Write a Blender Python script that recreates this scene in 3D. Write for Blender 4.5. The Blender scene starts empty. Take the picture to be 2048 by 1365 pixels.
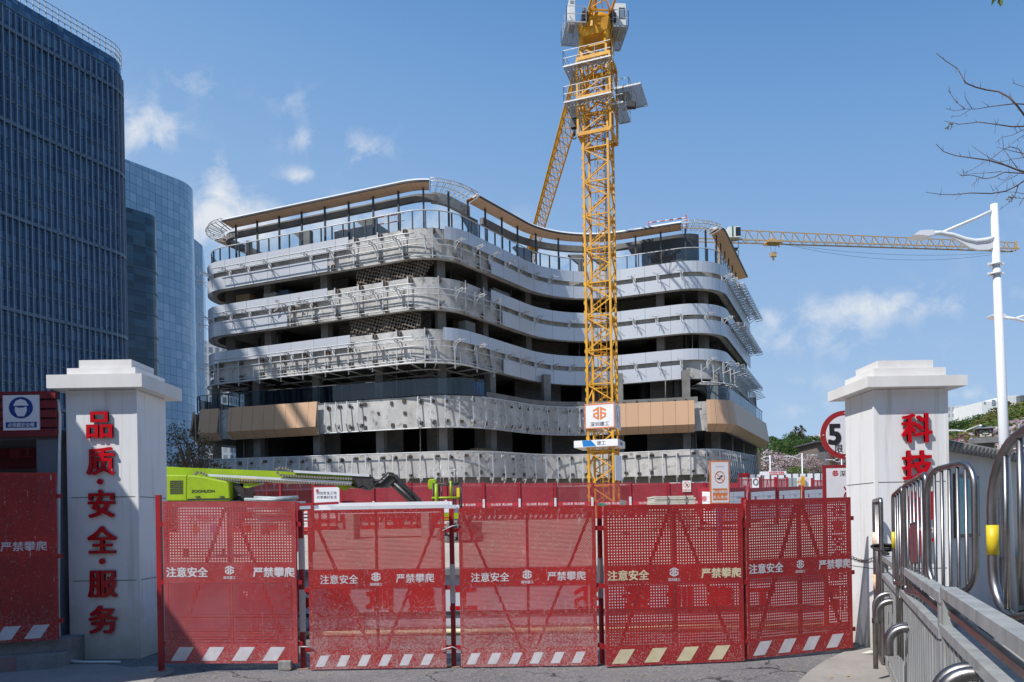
import bpy, math, random
from mathutils import Vector as V, Matrix
R = math.radians
sc = bpy.context.scene
C = sc.collection
random.seed(7)
# ---------------------------------------------------------------- camera
F, CX, HY, TH, EYE = 1460.0, 1024.0, 1040.0, R(1.0), 1.65
ct, st = math.cos(TH), math.sin(TH)
cam = bpy.data.cameras.new('camera'); camo = bpy.data.objects.new('camera', cam); C.objects.link(camo)
cam.sensor_width = 36.0; cam.lens = 36.0 * F / 2048
cam.shift_y = (HY - 682.5) / 2048
cam.clip_start = 0.1; cam.clip_end = 6000
camo.matrix_world = Matrix(((ct, st, 0, 0), (0, 0, -1, 0), (-st, ct, 0, EYE), (0, 0, 0, 1)))
sc.camera = camo
# ---------------------------------------------------------------- sky, sun, exposure
SUN = V((-1.7, -1.25, 2.5)).normalized()
SELEV = math.asin(SUN.z); SROT = math.atan2(SUN.x, SUN.y)
w = bpy.data.worlds.new('World'); sc.world = w; w.use_nodes = True
nt = w.node_tree; N = nt.nodes; L = nt.links
bg = N['Background']
sky = N.new('ShaderNodeTexSky'); sky.sky_type = 'NISHITA'; sky.sun_disc = False
sky.sun_elevation = SELEV; sky.sun_rotation = SROT
sky.air_density = 1.0; sky.dust_density = 0.4; sky.ozone_density = 3.2; sky.altitude = 50
bg.inputs[1].default_value = 0.10
def nmath(nt, op, a, b=None, c=None, clamp=False):
    n = nt.nodes.new('ShaderNodeMath'); n.operation = op; n.use_clamp = clamp
    for i, x in enumerate((a, b, c)):
        if x is None: continue
        if isinstance(x, (int, float)): n.inputs[i].default_value = x
        else: nt.links.new(x, n.inputs[i])
    return n.outputs[0]
tc = N.new('ShaderNodeTexCoord'); sx = N.new('ShaderNodeSeparateXYZ'); L.new(tc.outputs['Generated'], sx.inputs[0])
yy = nmath(nt, 'MAXIMUM', sx.outputs[1], 0.02)
cu = nmath(nt, 'DIVIDE', sx.outputs[0], yy); cv = nmath(nt, 'DIVIDE', sx.outputs[2], yy)
cmb = N.new('ShaderNodeCombineXYZ'); L.new(cu, cmb.inputs[0]); L.new(cv, cmb.inputs[1])
nz = N.new('ShaderNodeTexNoise'); nz.inputs['Scale'].default_value = 19; nz.inputs['Detail'].default_value = 9; nz.inputs['Roughness'].default_value = .62
nz.inputs['Distortion'].default_value = .35
L.new(cmb.outputs[0], nz.inputs['Vector'])
tot = None
for px, py, rx, ry, s in ((285, 255, 66, 40, .80), (385, 165, 60, 30, .33), (436, 362, 26, 40, .8), (440, 434, 66, 44, .95), (615, 282, 48, 22, .46),
                          (738, 300, 48, 42, .50), (600, 350, 34, 16, .62), (1700, 622, 85, 30, .78), (1830, 610, 65, 30, .45), (1640, 690, 150, 26, .38),
                          (1600, 768, 110, 22, .33), (1628, 822, 60, 14, .45), (1540, 640, 50, 30, .4), (590, 205, 50, 30, .3), (1150, 545, 150, 50, .8),
                          (700, 455, 250, 40, .7), (1960, 600, 70, 25, .2), (1925, 790, 60, 14, .45), (-500, 300, 400, 200, .8), (2700, 500, 400, 160, .8)):
    u = (px - CX) / F; v = (HY - py) / F
    X = u * ct + v * st; Z = -u * st + v * ct
    du = nmath(nt, 'MULTIPLY', nmath(nt, 'SUBTRACT', cu, X), F / rx); dv = nmath(nt, 'MULTIPLY', nmath(nt, 'SUBTRACT', cv, Z), F / ry)
    d2 = nmath(nt, 'ADD', nmath(nt, 'MULTIPLY', du, du), nmath(nt, 'MULTIPLY', dv, dv))
    g = nmath(nt, 'MULTIPLY', nmath(nt, 'EXPONENT', nmath(nt, 'MULTIPLY', d2, -0.7)), s)
    tot = g if tot is None else nmath(nt, 'ADD', tot, g)
den = nmath(nt, 'MULTIPLY', nmath(nt, 'ADD', tot, nmath(nt, 'MULTIPLY', nmath(nt, 'SUBTRACT', nz.outputs['Fac'], .56), 2.7)), 1.0)
den = nmath(nt, 'MULTIPLY', nmath(nt, 'MULTIPLY', den, nmath(nt, 'MINIMUM', nmath(nt, 'MULTIPLY', tot, 2.2), 1.0)), 0.95, clamp=True)
den = nmath(nt, 'MULTIPLY', den, nmath(nt, 'GREATER_THAN', sx.outputs[1], 0.03))
cr = N.new('ShaderNodeValToRGB'); e = cr.color_ramp.elements       # clear winter sky: pale and hazy low down, deep blue high up
for i, (p_, c_) in enumerate(((0, (.49, .635, .84)), (.16, (.415, .585, .825)), (.37, (.29, .485, .79)), (.5, (.195, .395, .735)), (.6, (.125, .305, .64)), (1, (.05, .15, .40)))):
    el = e[i] if i < 2 else e.new(p_)
    el.position = p_; el.color = (*c_, 1)
L.new(nmath(nt, 'MAXIMUM', nmath(nt, 'ADD', nmath(nt, 'ADD', sx.outputs[2], nmath(nt, 'MULTIPLY', sx.outputs[0], .16)), .0), 0.0), cr.inputs[0])   # paler towards the sun's side
sc10 = N.new('ShaderNodeVectorMath'); sc10.operation = 'SCALE'; sc10.inputs[3].default_value = 10.0; L.new(cr.outputs[0], sc10.inputs[0])
mxh = N.new('ShaderNodeMix'); mxh.data_type = 'RGBA'; mxh.inputs[0].default_value = .85; L.new(sky.outputs[0], mxh.inputs[6]); L.new(sc10.outputs[0], mxh.inputs[7])
mx = N.new('ShaderNodeMix'); mx.data_type = 'RGBA'; L.new(den, mx.inputs[0]); L.new(mxh.outputs[2], mx.inputs[6]); mx.inputs[7].default_value = (7.6, 8.0, 8.6, 1)
L.new(mx.outputs[2], bg.inputs[0])
sl = bpy.data.lights.new('sun', 'SUN'); sl.energy = 5.0; sl.angle = R(.53); sl.color = (1.0, .965, .925)
so = bpy.data.objects.new('sun', sl); C.objects.link(so); so.rotation_euler = SUN.to_track_quat('Z', 'Y').to_euler(); so.location = (-40, -20, 80)
vs = sc.view_settings; vs.view_transform = 'Standard'; vs.look = 'None'; vs.exposure = 0.0; vs.gamma = 1; vs.use_curve_mapping = False
sc.cycles.transparent_max_bounces = 24; sc.cycles.max_bounces = 8

# ---------------------------------------------------------------- helpers
def at(px, py, Y):
    u = (px - CX) / F; v = (HY - py) / F
    return V(((u * ct + v * st) * Y, Y, (-u * st + v * ct) * Y + EYE))
def atz(px, py, Z):
    u = (px - CX) / F; v = (HY - py) / F
    z = -u * st + v * ct
    return at(px, py, (Z - EYE) / z)
def proj(p):
    x = p[0] / p[1]; z = (p[2] - EYE) / p[1]
    return CX + F * (x * ct - z * st), HY - F * (x * st + z * ct)
class MB:
    def __init__(s): s.v = []; s.f = []
    def face(s, pts, mi=0, sm=False, uv=None):
        n = len(s.v); s.v += [tuple(p) for p in pts]; s.f.append((tuple(range(n, n + len(pts))), mi, sm, uv))
    def poly(s, vs, fs, mi=0, sm=False):
        n = len(s.v); s.v += [tuple(p) for p in vs]
        for f in fs: s.f.append((tuple(n + i for i in f), mi, sm, None))
    def hexa(s, a, b, mi=0):   # two quads a (bottom ring) b (top ring)
        s.poly(list(a) + list(b), [(3, 2, 1, 0), (4, 5, 6, 7), (0, 1, 5, 4), (1, 2, 6, 5), (2, 3, 7, 6), (3, 0, 4, 7)], mi)
    def box(s, x0, y0, z0, x1, y1, z1, mi=0):
        s.hexa([(x0, y0, z0), (x1, y0, z0), (x1, y1, z0), (x0, y1, z0)], [(x0, y0, z1), (x1, y0, z1), (x1, y1, z1), (x0, y1, z1)], mi)
    def obox(s, c, ex, ey, hx, hy, hz, mi=0):   # centre, two horizontal unit axes, half sizes
        c = V(c); ex = V(ex) * hx; ey = V(ey) * hy; ez = V((0, 0, hz))
        s.hexa([c - ex - ey - ez, c + ex - ey - ez, c + ex + ey - ez, c - ex + ey - ez], [c - ex - ey + ez, c + ex - ey + ez, c + ex + ey + ez, c - ex + ey + ez], mi)
    def bar(s, p, q, w, h=None, mi=0, up=(0, 0, 1)):
        p = V(p); q = V(q); h = h or w
        d = (q - p)
        if d.length < 1e-6: return
        d.normalize(); a = d.cross(V(up))
        if a.length < 1e-3: a = d.cross(V((0, 1, 0)))
        a.normalize(); b = a.cross(d); a *= w / 2; b *= h / 2
        s.hexa([p - a - b, p + a - b, p + a + b, p - a + b], [q - a - b, q + a - b, q + a + b, q - a + b], mi)
    def tube(s, pts, r, n=8, mi=0, closed=False, caps=True):
        pts = [V(p) for p in pts]; m = len(pts); rs = r if isinstance(r, (list, tuple)) else [r] * m
        rings = []; pa = None
        for i, p in enumerate(pts):
            if closed: d = pts[(i + 1) % m] - pts[i - 1]
            else: d = pts[min(i + 1, m - 1)] - pts[max(i - 1, 0)]
            if d.length < 1e-9: d = V((0, 0, 1))
            d.normalize()
            if pa is None:
                a = d.orthogonal().normalized()
            else:
                a = pa - d * pa.dot(d); a = a.normalized() if a.length > 1e-6 else d.orthogonal().normalized()
            pa = a; b = d.cross(a)
            rings.append([p + (a * math.cos(t) + b * math.sin(t)) * rs[i] for t in [2 * math.pi * k / n for k in range(n)]])
        base = len(s.v); s.v += [tuple(q) for rg in rings for q in rg]
        for i in range(m if closed else m - 1):
            j = (i + 1) % m
            for k in range(n):
                k2 = (k + 1) % n
                s.f.append(((base + i * n + k, base + i * n + k2, base + j * n + k2, base + j * n + k), mi, True, None))
        if caps and not closed:
            s.f.append((tuple(base + k for k in range(n))[::-1], mi, False, None)); s.f.append((tuple(base + (m - 1) * n + k for k in range(n)), mi, False, None))
    def prism(s, poly, vec, mi=0):
        a = [V(p) for p in poly]; b = [p + V(vec) for p in a]; n = len(a)
        s.poly(a + b, [tuple(range(n))[::-1], tuple(range(n, 2 * n))] + [(i, (i + 1) % n, n + (i + 1) % n, n + i) for i in range(n)], mi)
    def build(s, name, mat, parent=None, loc=None, me=None):
        me = bpy.data.meshes.new(name)
        me.from_pydata(s.v, [], [f[0] for f in s.f])
        mats = mat if isinstance(mat, (list, tuple)) else [mat]
        for m in mats: me.materials.append(m)
        me.polygons.foreach_set('material_index', [f[1] for f in s.f])
        me.polygons.foreach_set('use_smooth', [f[2] for f in s.f])
        if any(f[3] for f in s.f):
            ul = me.uv_layers.new(name='UVMap'); k = 0
            dat = [0.0] * (2 * len(me.loops))
            for f in s.f:
                for i in range(len(f[0])):
                    if f[3]: dat[2 * k], dat[2 * k + 1] = f[3][i]
                    k += 1
            ul.data.foreach_set('uv', dat)
        me.update()
        return link(bpy.data.objects.new(name, me), parent)
def link(o, parent=None):
    C.objects.link(o)
    if parent is not None:
        o.parent = parent
        if parent.type == 'EMPTY': o.matrix_parent_inverse = Matrix.Translation(-parent.location)
    return o
def tag(o, label, cat, group=None):
    o['label'] = label; o['category'] = cat
    if group: o['group'] = group
    return o
def thing(name, label, cat, loc=(0, 0, 0), group=None):
    o = bpy.data.objects.new(name, None); C.objects.link(o); o.location = loc; o.empty_display_size = .1
    return tag(o, label, cat, group)
def struct(o, kind='structure'):
    o['kind'] = kind; return o
def dup(root, loc, rz=0, label=None, scale=None):
    r = root.copy(); C.objects.link(r); r.location = loc; r.rotation_euler = (0, 0, rz)
    if label: r['label'] = label
    if scale: r.scale = scale
    for ch in root.children:
        c = ch.copy(); C.objects.link(c); c.parent = r
        for g in ch.children:
            d = g.copy(); C.objects.link(d); d.parent = c
    return r
# ---------------------------------------------------------------- materials
def base(name):
    m = bpy.data.materials.new(name); m.use_nodes = True
    return m, m.node_tree, m.node_tree.nodes['Principled BSDF']
def mixc(nt, fac, a, b):
    n = nt.nodes.new('ShaderNodeMix'); n.data_type = 'RGBA'
    for i, x in ((0, fac), (6, a), (7, b)):
        if isinstance(x, (int, float)): n.inputs[i].default_value = x
        elif isinstance(x, (tuple, list)): n.inputs[i].default_value = (*x[:3], 1)
        else: nt.links.new(x, n.inputs[i])
    return n.outputs[2]
def noise(nt, scale, detail=4, rough=.6, vec=None, stretch=None):
    n = nt.nodes.new('ShaderNodeTexNoise'); n.inputs['Scale'].default_value = scale; n.inputs['Detail'].default_value = detail; n.inputs['Roughness'].default_value = rough
    if vec is None:
        vec = nt.nodes.new('ShaderNodeNewGeometry').outputs['Position']
    if stretch:
        mp = nt.nodes.new('ShaderNodeMapping'); mp.inputs['Scale'].default_value = stretch; nt.links.new(vec, mp.inputs[0]); vec = mp.outputs[0]
    nt.links.new(vec, n.inputs['Vector'])
    return n.outputs['Fac']
def ramp(nt, fac, lo, hi):
    n = nt.nodes.new('ShaderNodeMapRange'); n.inputs[1].default_value = lo; n.inputs[2].default_value = hi; n.clamp = True
    nt.links.new(fac, n.inputs[0]); return n.outputs[0]
def bump(nt, b, h, strength, dist=.01):
    n = nt.nodes.new('ShaderNodeBump'); n.inputs['Strength'].default_value = strength; n.inputs['Distance'].default_value = dist
    nt.links.new(h, n.inputs['Height']); nt.links.new(n.outputs[0], b.inputs['Normal'])
def pm(name, c1, c2=None, scale=2.0, rough=.6, metal=0.0, bmp=0.0, spots=None, stretch=None, lo=.35, hi=.65, bscale=None):
    """two-tone worn paint / concrete / metal"""
    m, nt, b = base(name)
    c2 = c2 or tuple(x * .8 for x in c1)
    f = ramp(nt, noise(nt, scale, 6, .62, stretch=stretch), lo, hi)
    col = mixc(nt, f, c1, c2)
    if spots:
        sc_, c3, lo3, hi3 = spots
        col = mixc(nt, ramp(nt, noise(nt, sc_, 8, .7), lo3, hi3), col, c3)
    nt.links.new(col, b.inputs['Base Color'])
    b.inputs['Roughness'].default_value = rough; b.inputs['Metallic'].default_value = metal
    if bmp: bump(nt, b, noise(nt, bscale or scale * 8, 5, .65), bmp)
    return m
def flat(name, c, rough=.5, metal=0):
    return pm(name, c, tuple(x * .88 for x in c), 1.5, rough, metal)
concrete = pm('concrete', (.54, .53, .51), (.36, .35, .33), .8, .85, bmp=.35, spots=(1.7, (.14, .13, .115), .55, .68), bscale=6, stretch=(1, 1, .6))
concrete_dark = pm('raw_concrete', (.23, .222, .21), (.15, .144, .135), .8, .9, bmp=.2, bscale=5)
def block_mat():
    m, nt, b = base('block_wall')
    g = nt.nodes.new('ShaderNodeTexBrick'); g.inputs['Scale'].default_value = 1.0
    uv = nt.nodes.new('ShaderNodeUVMap'); nt.links.new(uv.outputs[0], g.inputs[0])
    g.inputs['Brick Width'].default_value = .6; g.inputs['Row Height'].default_value = .25; g.inputs['Mortar Size'].default_value = .012
    g.inputs[1].default_value = (.17, .162, .155, 1); g.inputs[2].default_value = (.13, .124, .117, 1); g.inputs[3].default_value = (.11, .105, .10, 1)
    nt.links.new(g.outputs[0], b.inputs['Base Color']); b.inputs['Roughness'].default_value = .9
    return m
block = block_mat()
unlit_black = flat('dark_interior', (.03, .03, .03), .95)  # near-black: the shade of unlit rooms put into the colour
steel = pm('galvanised_steel', (.60, .61, .62), (.46, .46, .45), 3, .42, .25, spots=(5, (.28, .19, .12), .66, .74))
steel_d = pm('painted_dark_steel', (.075, .08, .085), (.05, .055, .06), 2, .4, .3)
yellow = pm('crane_yellow', (.74, .38, .012), (.56, .26, .015), .9, .5, spots=(4.5, (.24, .11, .03), .58, .72))
white = pm('white_paint', (.80, .80, .78), (.73, .73, .71), 1.2, .42)
red = pm('red_paint', (.40, .012, .018), (.30, .012, .016), 3, .45, spots=(14, (.42, .20, .18), .64, .72))
red_b = pm('red_plastic', (.55, .02, .02), (.45, .02, .02), 2, .4)
red_l = flat('red_letter', (.56, .004, .012), .3)
letw = pm('white_lettering', (.72, .68, .70), (.60, .56, .58), 9, .6, spots=(30, (.42, .12, .12), .63, .70))
letc = pm('cream_lettering', (.74, .64, .42), (.64, .54, .34), 9, .6, spots=(30, (.42, .14, .08), .64, .72))
black = flat('black_ink', (.02, .02, .022), .5)
blue = flat('sign_blue', (.008, .045, .26), .4)
orange = flat('sign_orange', (.75, .22, .06), .45)
signw = pm('sign_white', (.80, .80, .82), (.74, .74, .77), 2, .4)
rubber = flat('black_rubber', (.02, .02, .02), .7)
stain = pm('stainless_tube', (.35, .335, .325), (.23, .215, .205), 7, .38, 1.0, spots=(22, (.20, .11, .07), .63, .74))
tape_y = pm('yellow_tape', (.80, .62, .02), (.66, .48, .02), 12, .4)
tape_o = pm('orange_tape', (.75, .30, .03), (.80, .70, .6), 9, .5)
fence_grey = pm('grey_fence_paint', (.36, .372, .365), (.25, .26, .255), 3.2, .55, stretch=(3, 3, .6), spots=(6, (.24, .17, .12), .58, .70), bmp=.06)
lime = pm('lime_paint', (.34, .49, .008), (.27, .40, .012), 1.5, .42, spots=(5, (.16, .19, .04), .60, .80))
wood = pm('pale_boards', (.62, .58, .50), (.48, .44, .37), 4, .7)
grime = pm('machine_black', (.025, .025, .025), (.05, .045, .04), 8, .5)
# ---------------------------------------------------------------- lettering
_fc = bpy.data.curves.new('type', 'FONT'); _fo = bpy.data.objects.new('type', _fc); C.objects.link(_fo)
def text(s, size, c, ex, ez, mat, parent, bold=0.02, ext=.002, name='lettering', sxy=1.0, shear=0):
    """lettering centred on c, read along ex, upright along ez"""
    _fc.body = s; _fc.offset = 0.0; _fc.extrude = 0; _fc.resolution_u = 3; _fc.space_character = 1.0; _fc.shear = shear
    dg = bpy.context.evaluated_depsgraph_get(); dg.update()
    me = bpy.data.meshes.new_from_object(_fo.evaluated_get(dg)); me.name = name
    xs = [v.co.x for v in me.vertices]; ys = [v.co.y for v in me.vertices]
    mx_, my = (min(xs) + max(xs)) / 2, (min(ys) + max(ys)) / 2
    ex = V(ex).normalized(); ez = V(ez).normalized(); n = ex.cross(ez)
    c = V(c); fs = [tuple(p.vertices) for p in me.polygons]; co = [(v.co.x - mx_, v.co.y - my) for v in me.vertices]
    ed = {}
    for f in fs:
        for i in range(len(f)): ed[(f[i], f[(i + 1) % len(f)])] = 1
    rim = [(a, b_) for (a, b_) in ed if (b_, a) not in ed]
    mb = MB(); k = len(co)
    # heavier weights: the same glyph laid a few times, each shifted by a part of the stroke
    sh = [(0, 0)] if bold < .008 else [(-bold, -bold * .6), (bold, bold * .6), (-bold, bold * .6), (bold, -bold * .6), (0, 0)] if bold < .032 else [(a * bold, b_ * bold * .7) for a in (-1, -.33, .33, 1) for b_ in (-1, 0, 1)]
    for q, (dx, dy) in enumerate(sh):
        vs = [c + ex * ((x + dx) * size * sxy) + ez * ((y + dy) * size) for x, y in co]; d = ext + q * min(.0003, size * .001)
        if ext > .004: mb.poly([v + n * d for v in vs] + vs, fs + [(k + a, k + b_, b_, a) for a, b_ in rim])
        else: mb.poly([v + n * d for v in vs], fs)
    bpy.data.meshes.remove(me)
    return mb.build(name, mat, parent)
# the contractor's mark: two mirrored hooks in a hexagon
def logo(size, c, ex, ez, mat, parent, ext=.002, name='emblem'):
    mb = MB(); ex = V(ex).normalized(); ez = V(ez).normalized(); n = ex.cross(ez); c = V(c) + n * ext
    P = lambda p, s: c + (ex * (p[0] * s) + ez * p[1]) * (size / 2)
    for s in (1, -1):
        for q in ([(-.07, 1.0), (-.95, .52), (-.95, .22), (-.36, .54), (-.36, .40), (-.07, .55)], [(-.36, .40), (-.07, .55), (-.07, -1.0), (-.36, -.84)],
                  [(-.95, .0), (-.36, .20), (-.36, -.04), (-.68, -.15)], [(-.95, .0), (-.68, -.15), (-.68, -.42), (-.95, -.52)], [(-.95, -.52), (-.68, -.42), (-.36, -.54), (-.36, -.84)]):
            mb.face([P(p, s) for p in q])
    return mb.build(name, mat, parent)
XA, YA, ZA = V((1, 0, 0)), V((0, 1, 0)), V((0, 0, 1))
# ================================================================ ground
def ground_mat():
    m, nt, b = base('ground_soil')
    col = mixc(nt, ramp(nt, noise(nt, .06, 6), .35, .65), (.20, .17, .12), (.13, .14, .07))
    nt.links.new(col, b.inputs['Base Color']); b.inputs['Roughness'].default_value = .95
    return m
def asphalt_mat():
    m, nt, b = base('asphalt')
    col = mixc(nt, ramp(nt, noise(nt, 1.1, 5), .35, .68), (.115, .114, .12), (.165, .162, .16))
    vor = nt.nodes.new('ShaderNodeTexVoronoi'); vor.inputs['Scale'].default_value = 70
    nt.links.new(nt.nodes.new('ShaderNodeNewGeometry').outputs['Position'], vor.inputs['Vector'])
    col = mixc(nt, ramp(nt, vor.outputs['Color'], .55, .95), col, (.30, .29, .285))
    col = mixc(nt, ramp(nt, noise(nt, 26, 8, .75), .60, .70), col, (.055, .055, .058))
    col = mixc(nt, ramp(nt, noise(nt, 3.3, 6, .7), .56, .72), col, (.22, .205, .185))
    ve = nt.nodes.new('ShaderNodeTexVoronoi'); ve.feature = 'DISTANCE_TO_EDGE'; ve.inputs['Scale'].default_value = .55
    wv = nt.nodes.new('ShaderNodeVectorMath'); wv.operation = 'ADD'; nd = nt.nodes.new('ShaderNodeTexNoise'); nd.inputs['Scale'].default_value = 2.5; nd.inputs['Detail'].default_value = 5
    gpos = nt.nodes.new('ShaderNodeNewGeometry').outputs['Position']; nt.links.new(gpos, nd.inputs['Vector']); nt.links.new(gpos, wv.inputs[0]); nt.links.new(nd.outputs['Color'], wv.inputs[1]); nt.links.new(wv.outputs[0], ve.inputs['Vector'])
    col = mixc(nt, nmath(nt, 'MULTIPLY', nmath(nt, 'LESS_THAN', ve.outputs['Distance'], .010), ramp(nt, noise(nt, .9, 3), .45, .55)), col, (.03, .03, .03))   # hairline cracks
    col = mixc(nt, nmath(nt, 'MULTIPLY', ramp(nt, noise(nt, 1.2, 5, .6, stretch=(.25, 2.4, 1)), .55, .68), .5), col, (.20, .185, .165))                          # mud tracked across the gate
    nt.links.new(col, b.inputs['Base Color']); b.inputs['Roughness'].default_value = .88
    bump(nt, b, noise(nt, 90, 4, .8), .55, .006)
    return m
def pave_mat():
    m, nt, b = base('worn_concrete_paving')
    col = mixc(nt, ramp(nt, noise(nt, 1.5, 7, .65), .3, .7), (.36, .34, .31), (.26, .24, .215))
    col = mixc(nt, ramp(nt, noise(nt, 45, 6, .8), .55, .72), col, (.19, .175, .16))
    col = mixc(nt, ramp(nt, noise(nt, 5, 8, .75, stretch=(1, .3, 1)), .58, .74), col, (.20, .19, .175))
    nt.links.new(col, b.inputs['Base Color']); b.inputs['Roughness'].default_value = .9
    bump(nt, b, noise(nt, 60, 5, .8), .4, .004)
    return m
def site_mat():
    m, nt, b = base('dusty_site_slab')
    col = mixc(nt, ramp(nt, noise(nt, .5, 7, .65), .3, .7), (.52, .46, .38), (.38, .33, .27))
    col = mixc(nt, ramp(nt, noise(nt, 3, 8, .7), .55, .75), col, (.28, .25, .21))
    nt.links.new(col, b.inputs['Base Color']); b.inputs['Roughness'].default_value = .95
    return m
g = MB(); g.face([(-3000, -400, -.02), (3000, -400, -.02), (3000, 5000, -.02), (-3000, 5000, -.02)])
struct(g.build('ground', ground_mat()))
g = MB(); g.face([(-30, -25, 0), (24, -25, 0), (24, 11.0, 0), (-30, 11.0, 0)])
struct(g.build('road', asphalt_mat()))
pave = pave_mat()
def sheet(name, pts, z, mat, th=0.0):
    mb = MB(); P = [V((p[0], p[1], z)) for p in pts]
    if th: mb.prism([p - V((0, 0, th)) for p in P], (0, 0, th))
    else: mb.face(P)
    return mb.build(name, mat)
gp = lambda x, y: atz(x, y, 0.0)
rng = random.Random(3)
edge = [gp(1575, 1395), gp(1600, 1362), gp(1622, 1342), gp(1652, 1322), gp(1690, 1305), gp(1704, 1299)]
struct(sheet('pavement', [(p.x, p.y) for p in edge] + [(4.7, 8.95), (24, 8.95), (24, -2), (2.0, -2)], .012, pave, .010))
edge = [(-30, 9.0), (-5.7, 9.0)] + [(gp(x, y).x, gp(x, y).y) for x, y in ((150, 1322), (196, 1326), (222, 1331), (262, 1336), (300, 1333), (350, 1338), (345, 1347), (332, 1353), (314, 1358), (306, 1366), (292, 1376), (250, 1400), (200, 1460))] + [(-3, 3), (-30, 3)]
struct(sheet('pavement', edge, .006, pave))
def site_z(x, y):
    t = min(1, max(0, (y - 11.2) / 20)); return .93 + .72 * t
g = MB(); xs = [-90, -40, -20, -8, -5.0, 5.6, 20, 45]; ys = [11.25, 14, 18, 22, 26, 31, 40, 60, 110]
for i in range(len(xs) - 1):
    for j in range(len(ys) - 1):
        q = [(xs[i], ys[j]), (xs[i + 1], ys[j]), (xs[i + 1], ys[j + 1]), (xs[i], ys[j + 1])]
        g.face([(x, y, site_z(x, y)) for x, y in q])
struct(g.build('site_ground', site_mat()))
# leaves and chips on the road: nobody could count them
g = MB(); rng = random.Random(12)
for k in range(150):
    p = gp(rng.uniform(280, 1720), rng.uniform(1335, 1366)) if k > 40 else V((rng.uniform(-3, 3.6), rng.uniform(5.5, 10.6), 0))
    s = rng.uniform(.008, .028); a = rng.uniform(0, 6.3)
    d1 = V((math.cos(a), math.sin(a), rng.uniform(-.1, .3))) * s; d2 = V((-math.sin(a), math.cos(a), rng.uniform(-.1, .3))) * s * .55
    c = V((p.x, p.y, .016 + s * .4)); g.face([c - d1, c - d2 * .8, c + d1, c + d2 * .8])
struct(g.build('leaf_litter', pm('dry_leaf', (.46, .30, .14), (.28, .20, .10), 20, .8)), 'stuff')
# ================================================================ gate pillars
def pillar_mat():
    m, nt, b = base('pillar_cladding'); gp_ = nt.nodes.new('ShaderNodeNewGeometry').outputs['Position']; sp = nt.nodes.new('ShaderNodeSeparateXYZ'); nt.links.new(gp_, sp.inputs[0])
    col = mixc(nt, ramp(nt, noise(nt, .9, 5), .35, .65), (.85, .845, .84), (.79, .785, .77))
    col = mixc(nt, nmath(nt, 'MULTIPLY', ramp(nt, noise(nt, 9, 6, .65, stretch=(1, 1, .05)), .54, .70), .62), col, (.55, .50, .43))      # rain streaks
    low = ramp(nt, nmath(nt, 'ADD', sp.outputs[2], nmath(nt, 'MULTIPLY', noise(nt, 3.5, 6, .7), 1.5)), 1.55, .75)
    col = mixc(nt, nmath(nt, 'MULTIPLY', low, .75), col, (.58, .50, .36))                                                                  # splash stains at the foot
    col = mixc(nt, nmath(nt, 'MULTIPLY', ramp(nt, noise(nt, 34, 5, .8), .66, .72), .6), col, (.36, .32, .28))
    nt.links.new(col, b.inputs['Base Color']); b.inputs['Roughness'].default_value = .4
    return m
pil = pillar_mat(); jointm = flat('dark_joint', (.25, .24, .22), .8)
capm = pm('cap_stone_paint', (.80, .785, .76), (.70, .675, .64), 2.2, .5, stretch=(1, 1, .4), spots=(5, (.40, .33, .26), .64, .82))
def pillar(x0, x1, yf, yb, top, label, steps):
    t = thing('gate_pillar', label, 'pillar', ((x0 + x1) / 2, (yf + yb) / 2, 0), 'white pillars of the site gate')
    s = MB(); hs = (0.0, .98, 2.02, top)
    for i in range(3):
        s.box(x0, yf, hs[i] + (.006 if i else 0), x1, yb, hs[i + 1] - .006)
    j = MB(); j.box(x0 + .008, yf + .008, .01, x1 - .008, yb - .008, top - .01); j.build('joint', jointm, t)
    for x in (x0, x1): s.box(x - .012 if x == x0 else x - .028, yf - .0025, .01, x + .028 if x == x0 else x + .012, yf + .03, top - .005)
    s.build('shaft', pil, t)
    c = MB(); z = top
    for h, dz in ((.155, steps[0]), (-.004, steps[1]), (-.10, steps[2])):
        c.box(x0 - h, yf - h, z, x1 + h, yb + h, z + dz); z += dz
    c.build('cap', capm, t)
    return t
lp0, lp1 = at(139, 1100, 9.1).x, at(277, 1100, 9.1).x
pl = pillar(lp0, lp1, 9.1, 9.88, 3.36, 'white gate pillar lettered with three red words down it, beside the red guard booth', (.165, .11, .12))
for ch, px, py, s in (('品', 202, 851, .365), ('质', 204, 923, .365), ('安', 206, 1008, .365), ('全', 207, 1080, .365), ('服', 208, 1168, .365), ('务', 209, 1239, .365)):
    text(ch, s, at(px, py, 9.1) + V((0, -.018, 0)), XA, ZA, red_l, pl, .027, .025, 'raised_letter')
for px, py in ((203, 964), (207, 1123)):
    mb = MB(); c = at(px, py, 9.1); mb.prism([c + V((math.cos(a) * .036, -.018, math.sin(a) * .036)) for a in [k * math.pi / 8 for k in range(16)]][::-1], (0, -.025, 0)); mb.build('raised_dot', red_l, pl)
rp0, rp1 = at(1754, 1100, 8.75).x, at(1899, 1100, 8.75).x
pr = pillar(rp0, rp1, 8.75, 9.52, 3.14, 'white gate pillar lettered with red characters, behind the stainless barriers', (.125, .125, .11))
for ch, px, py in (('科', 1831, 857), ('技', 1832, 931), ('创', 1833, 1012), ('新', 1834, 1085)):
    text(ch, .37, at(px, py, 8.75) + V((0, -.018, 0)), XA, ZA, red_l, pr, .027, .025, 'raised_letter')
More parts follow.
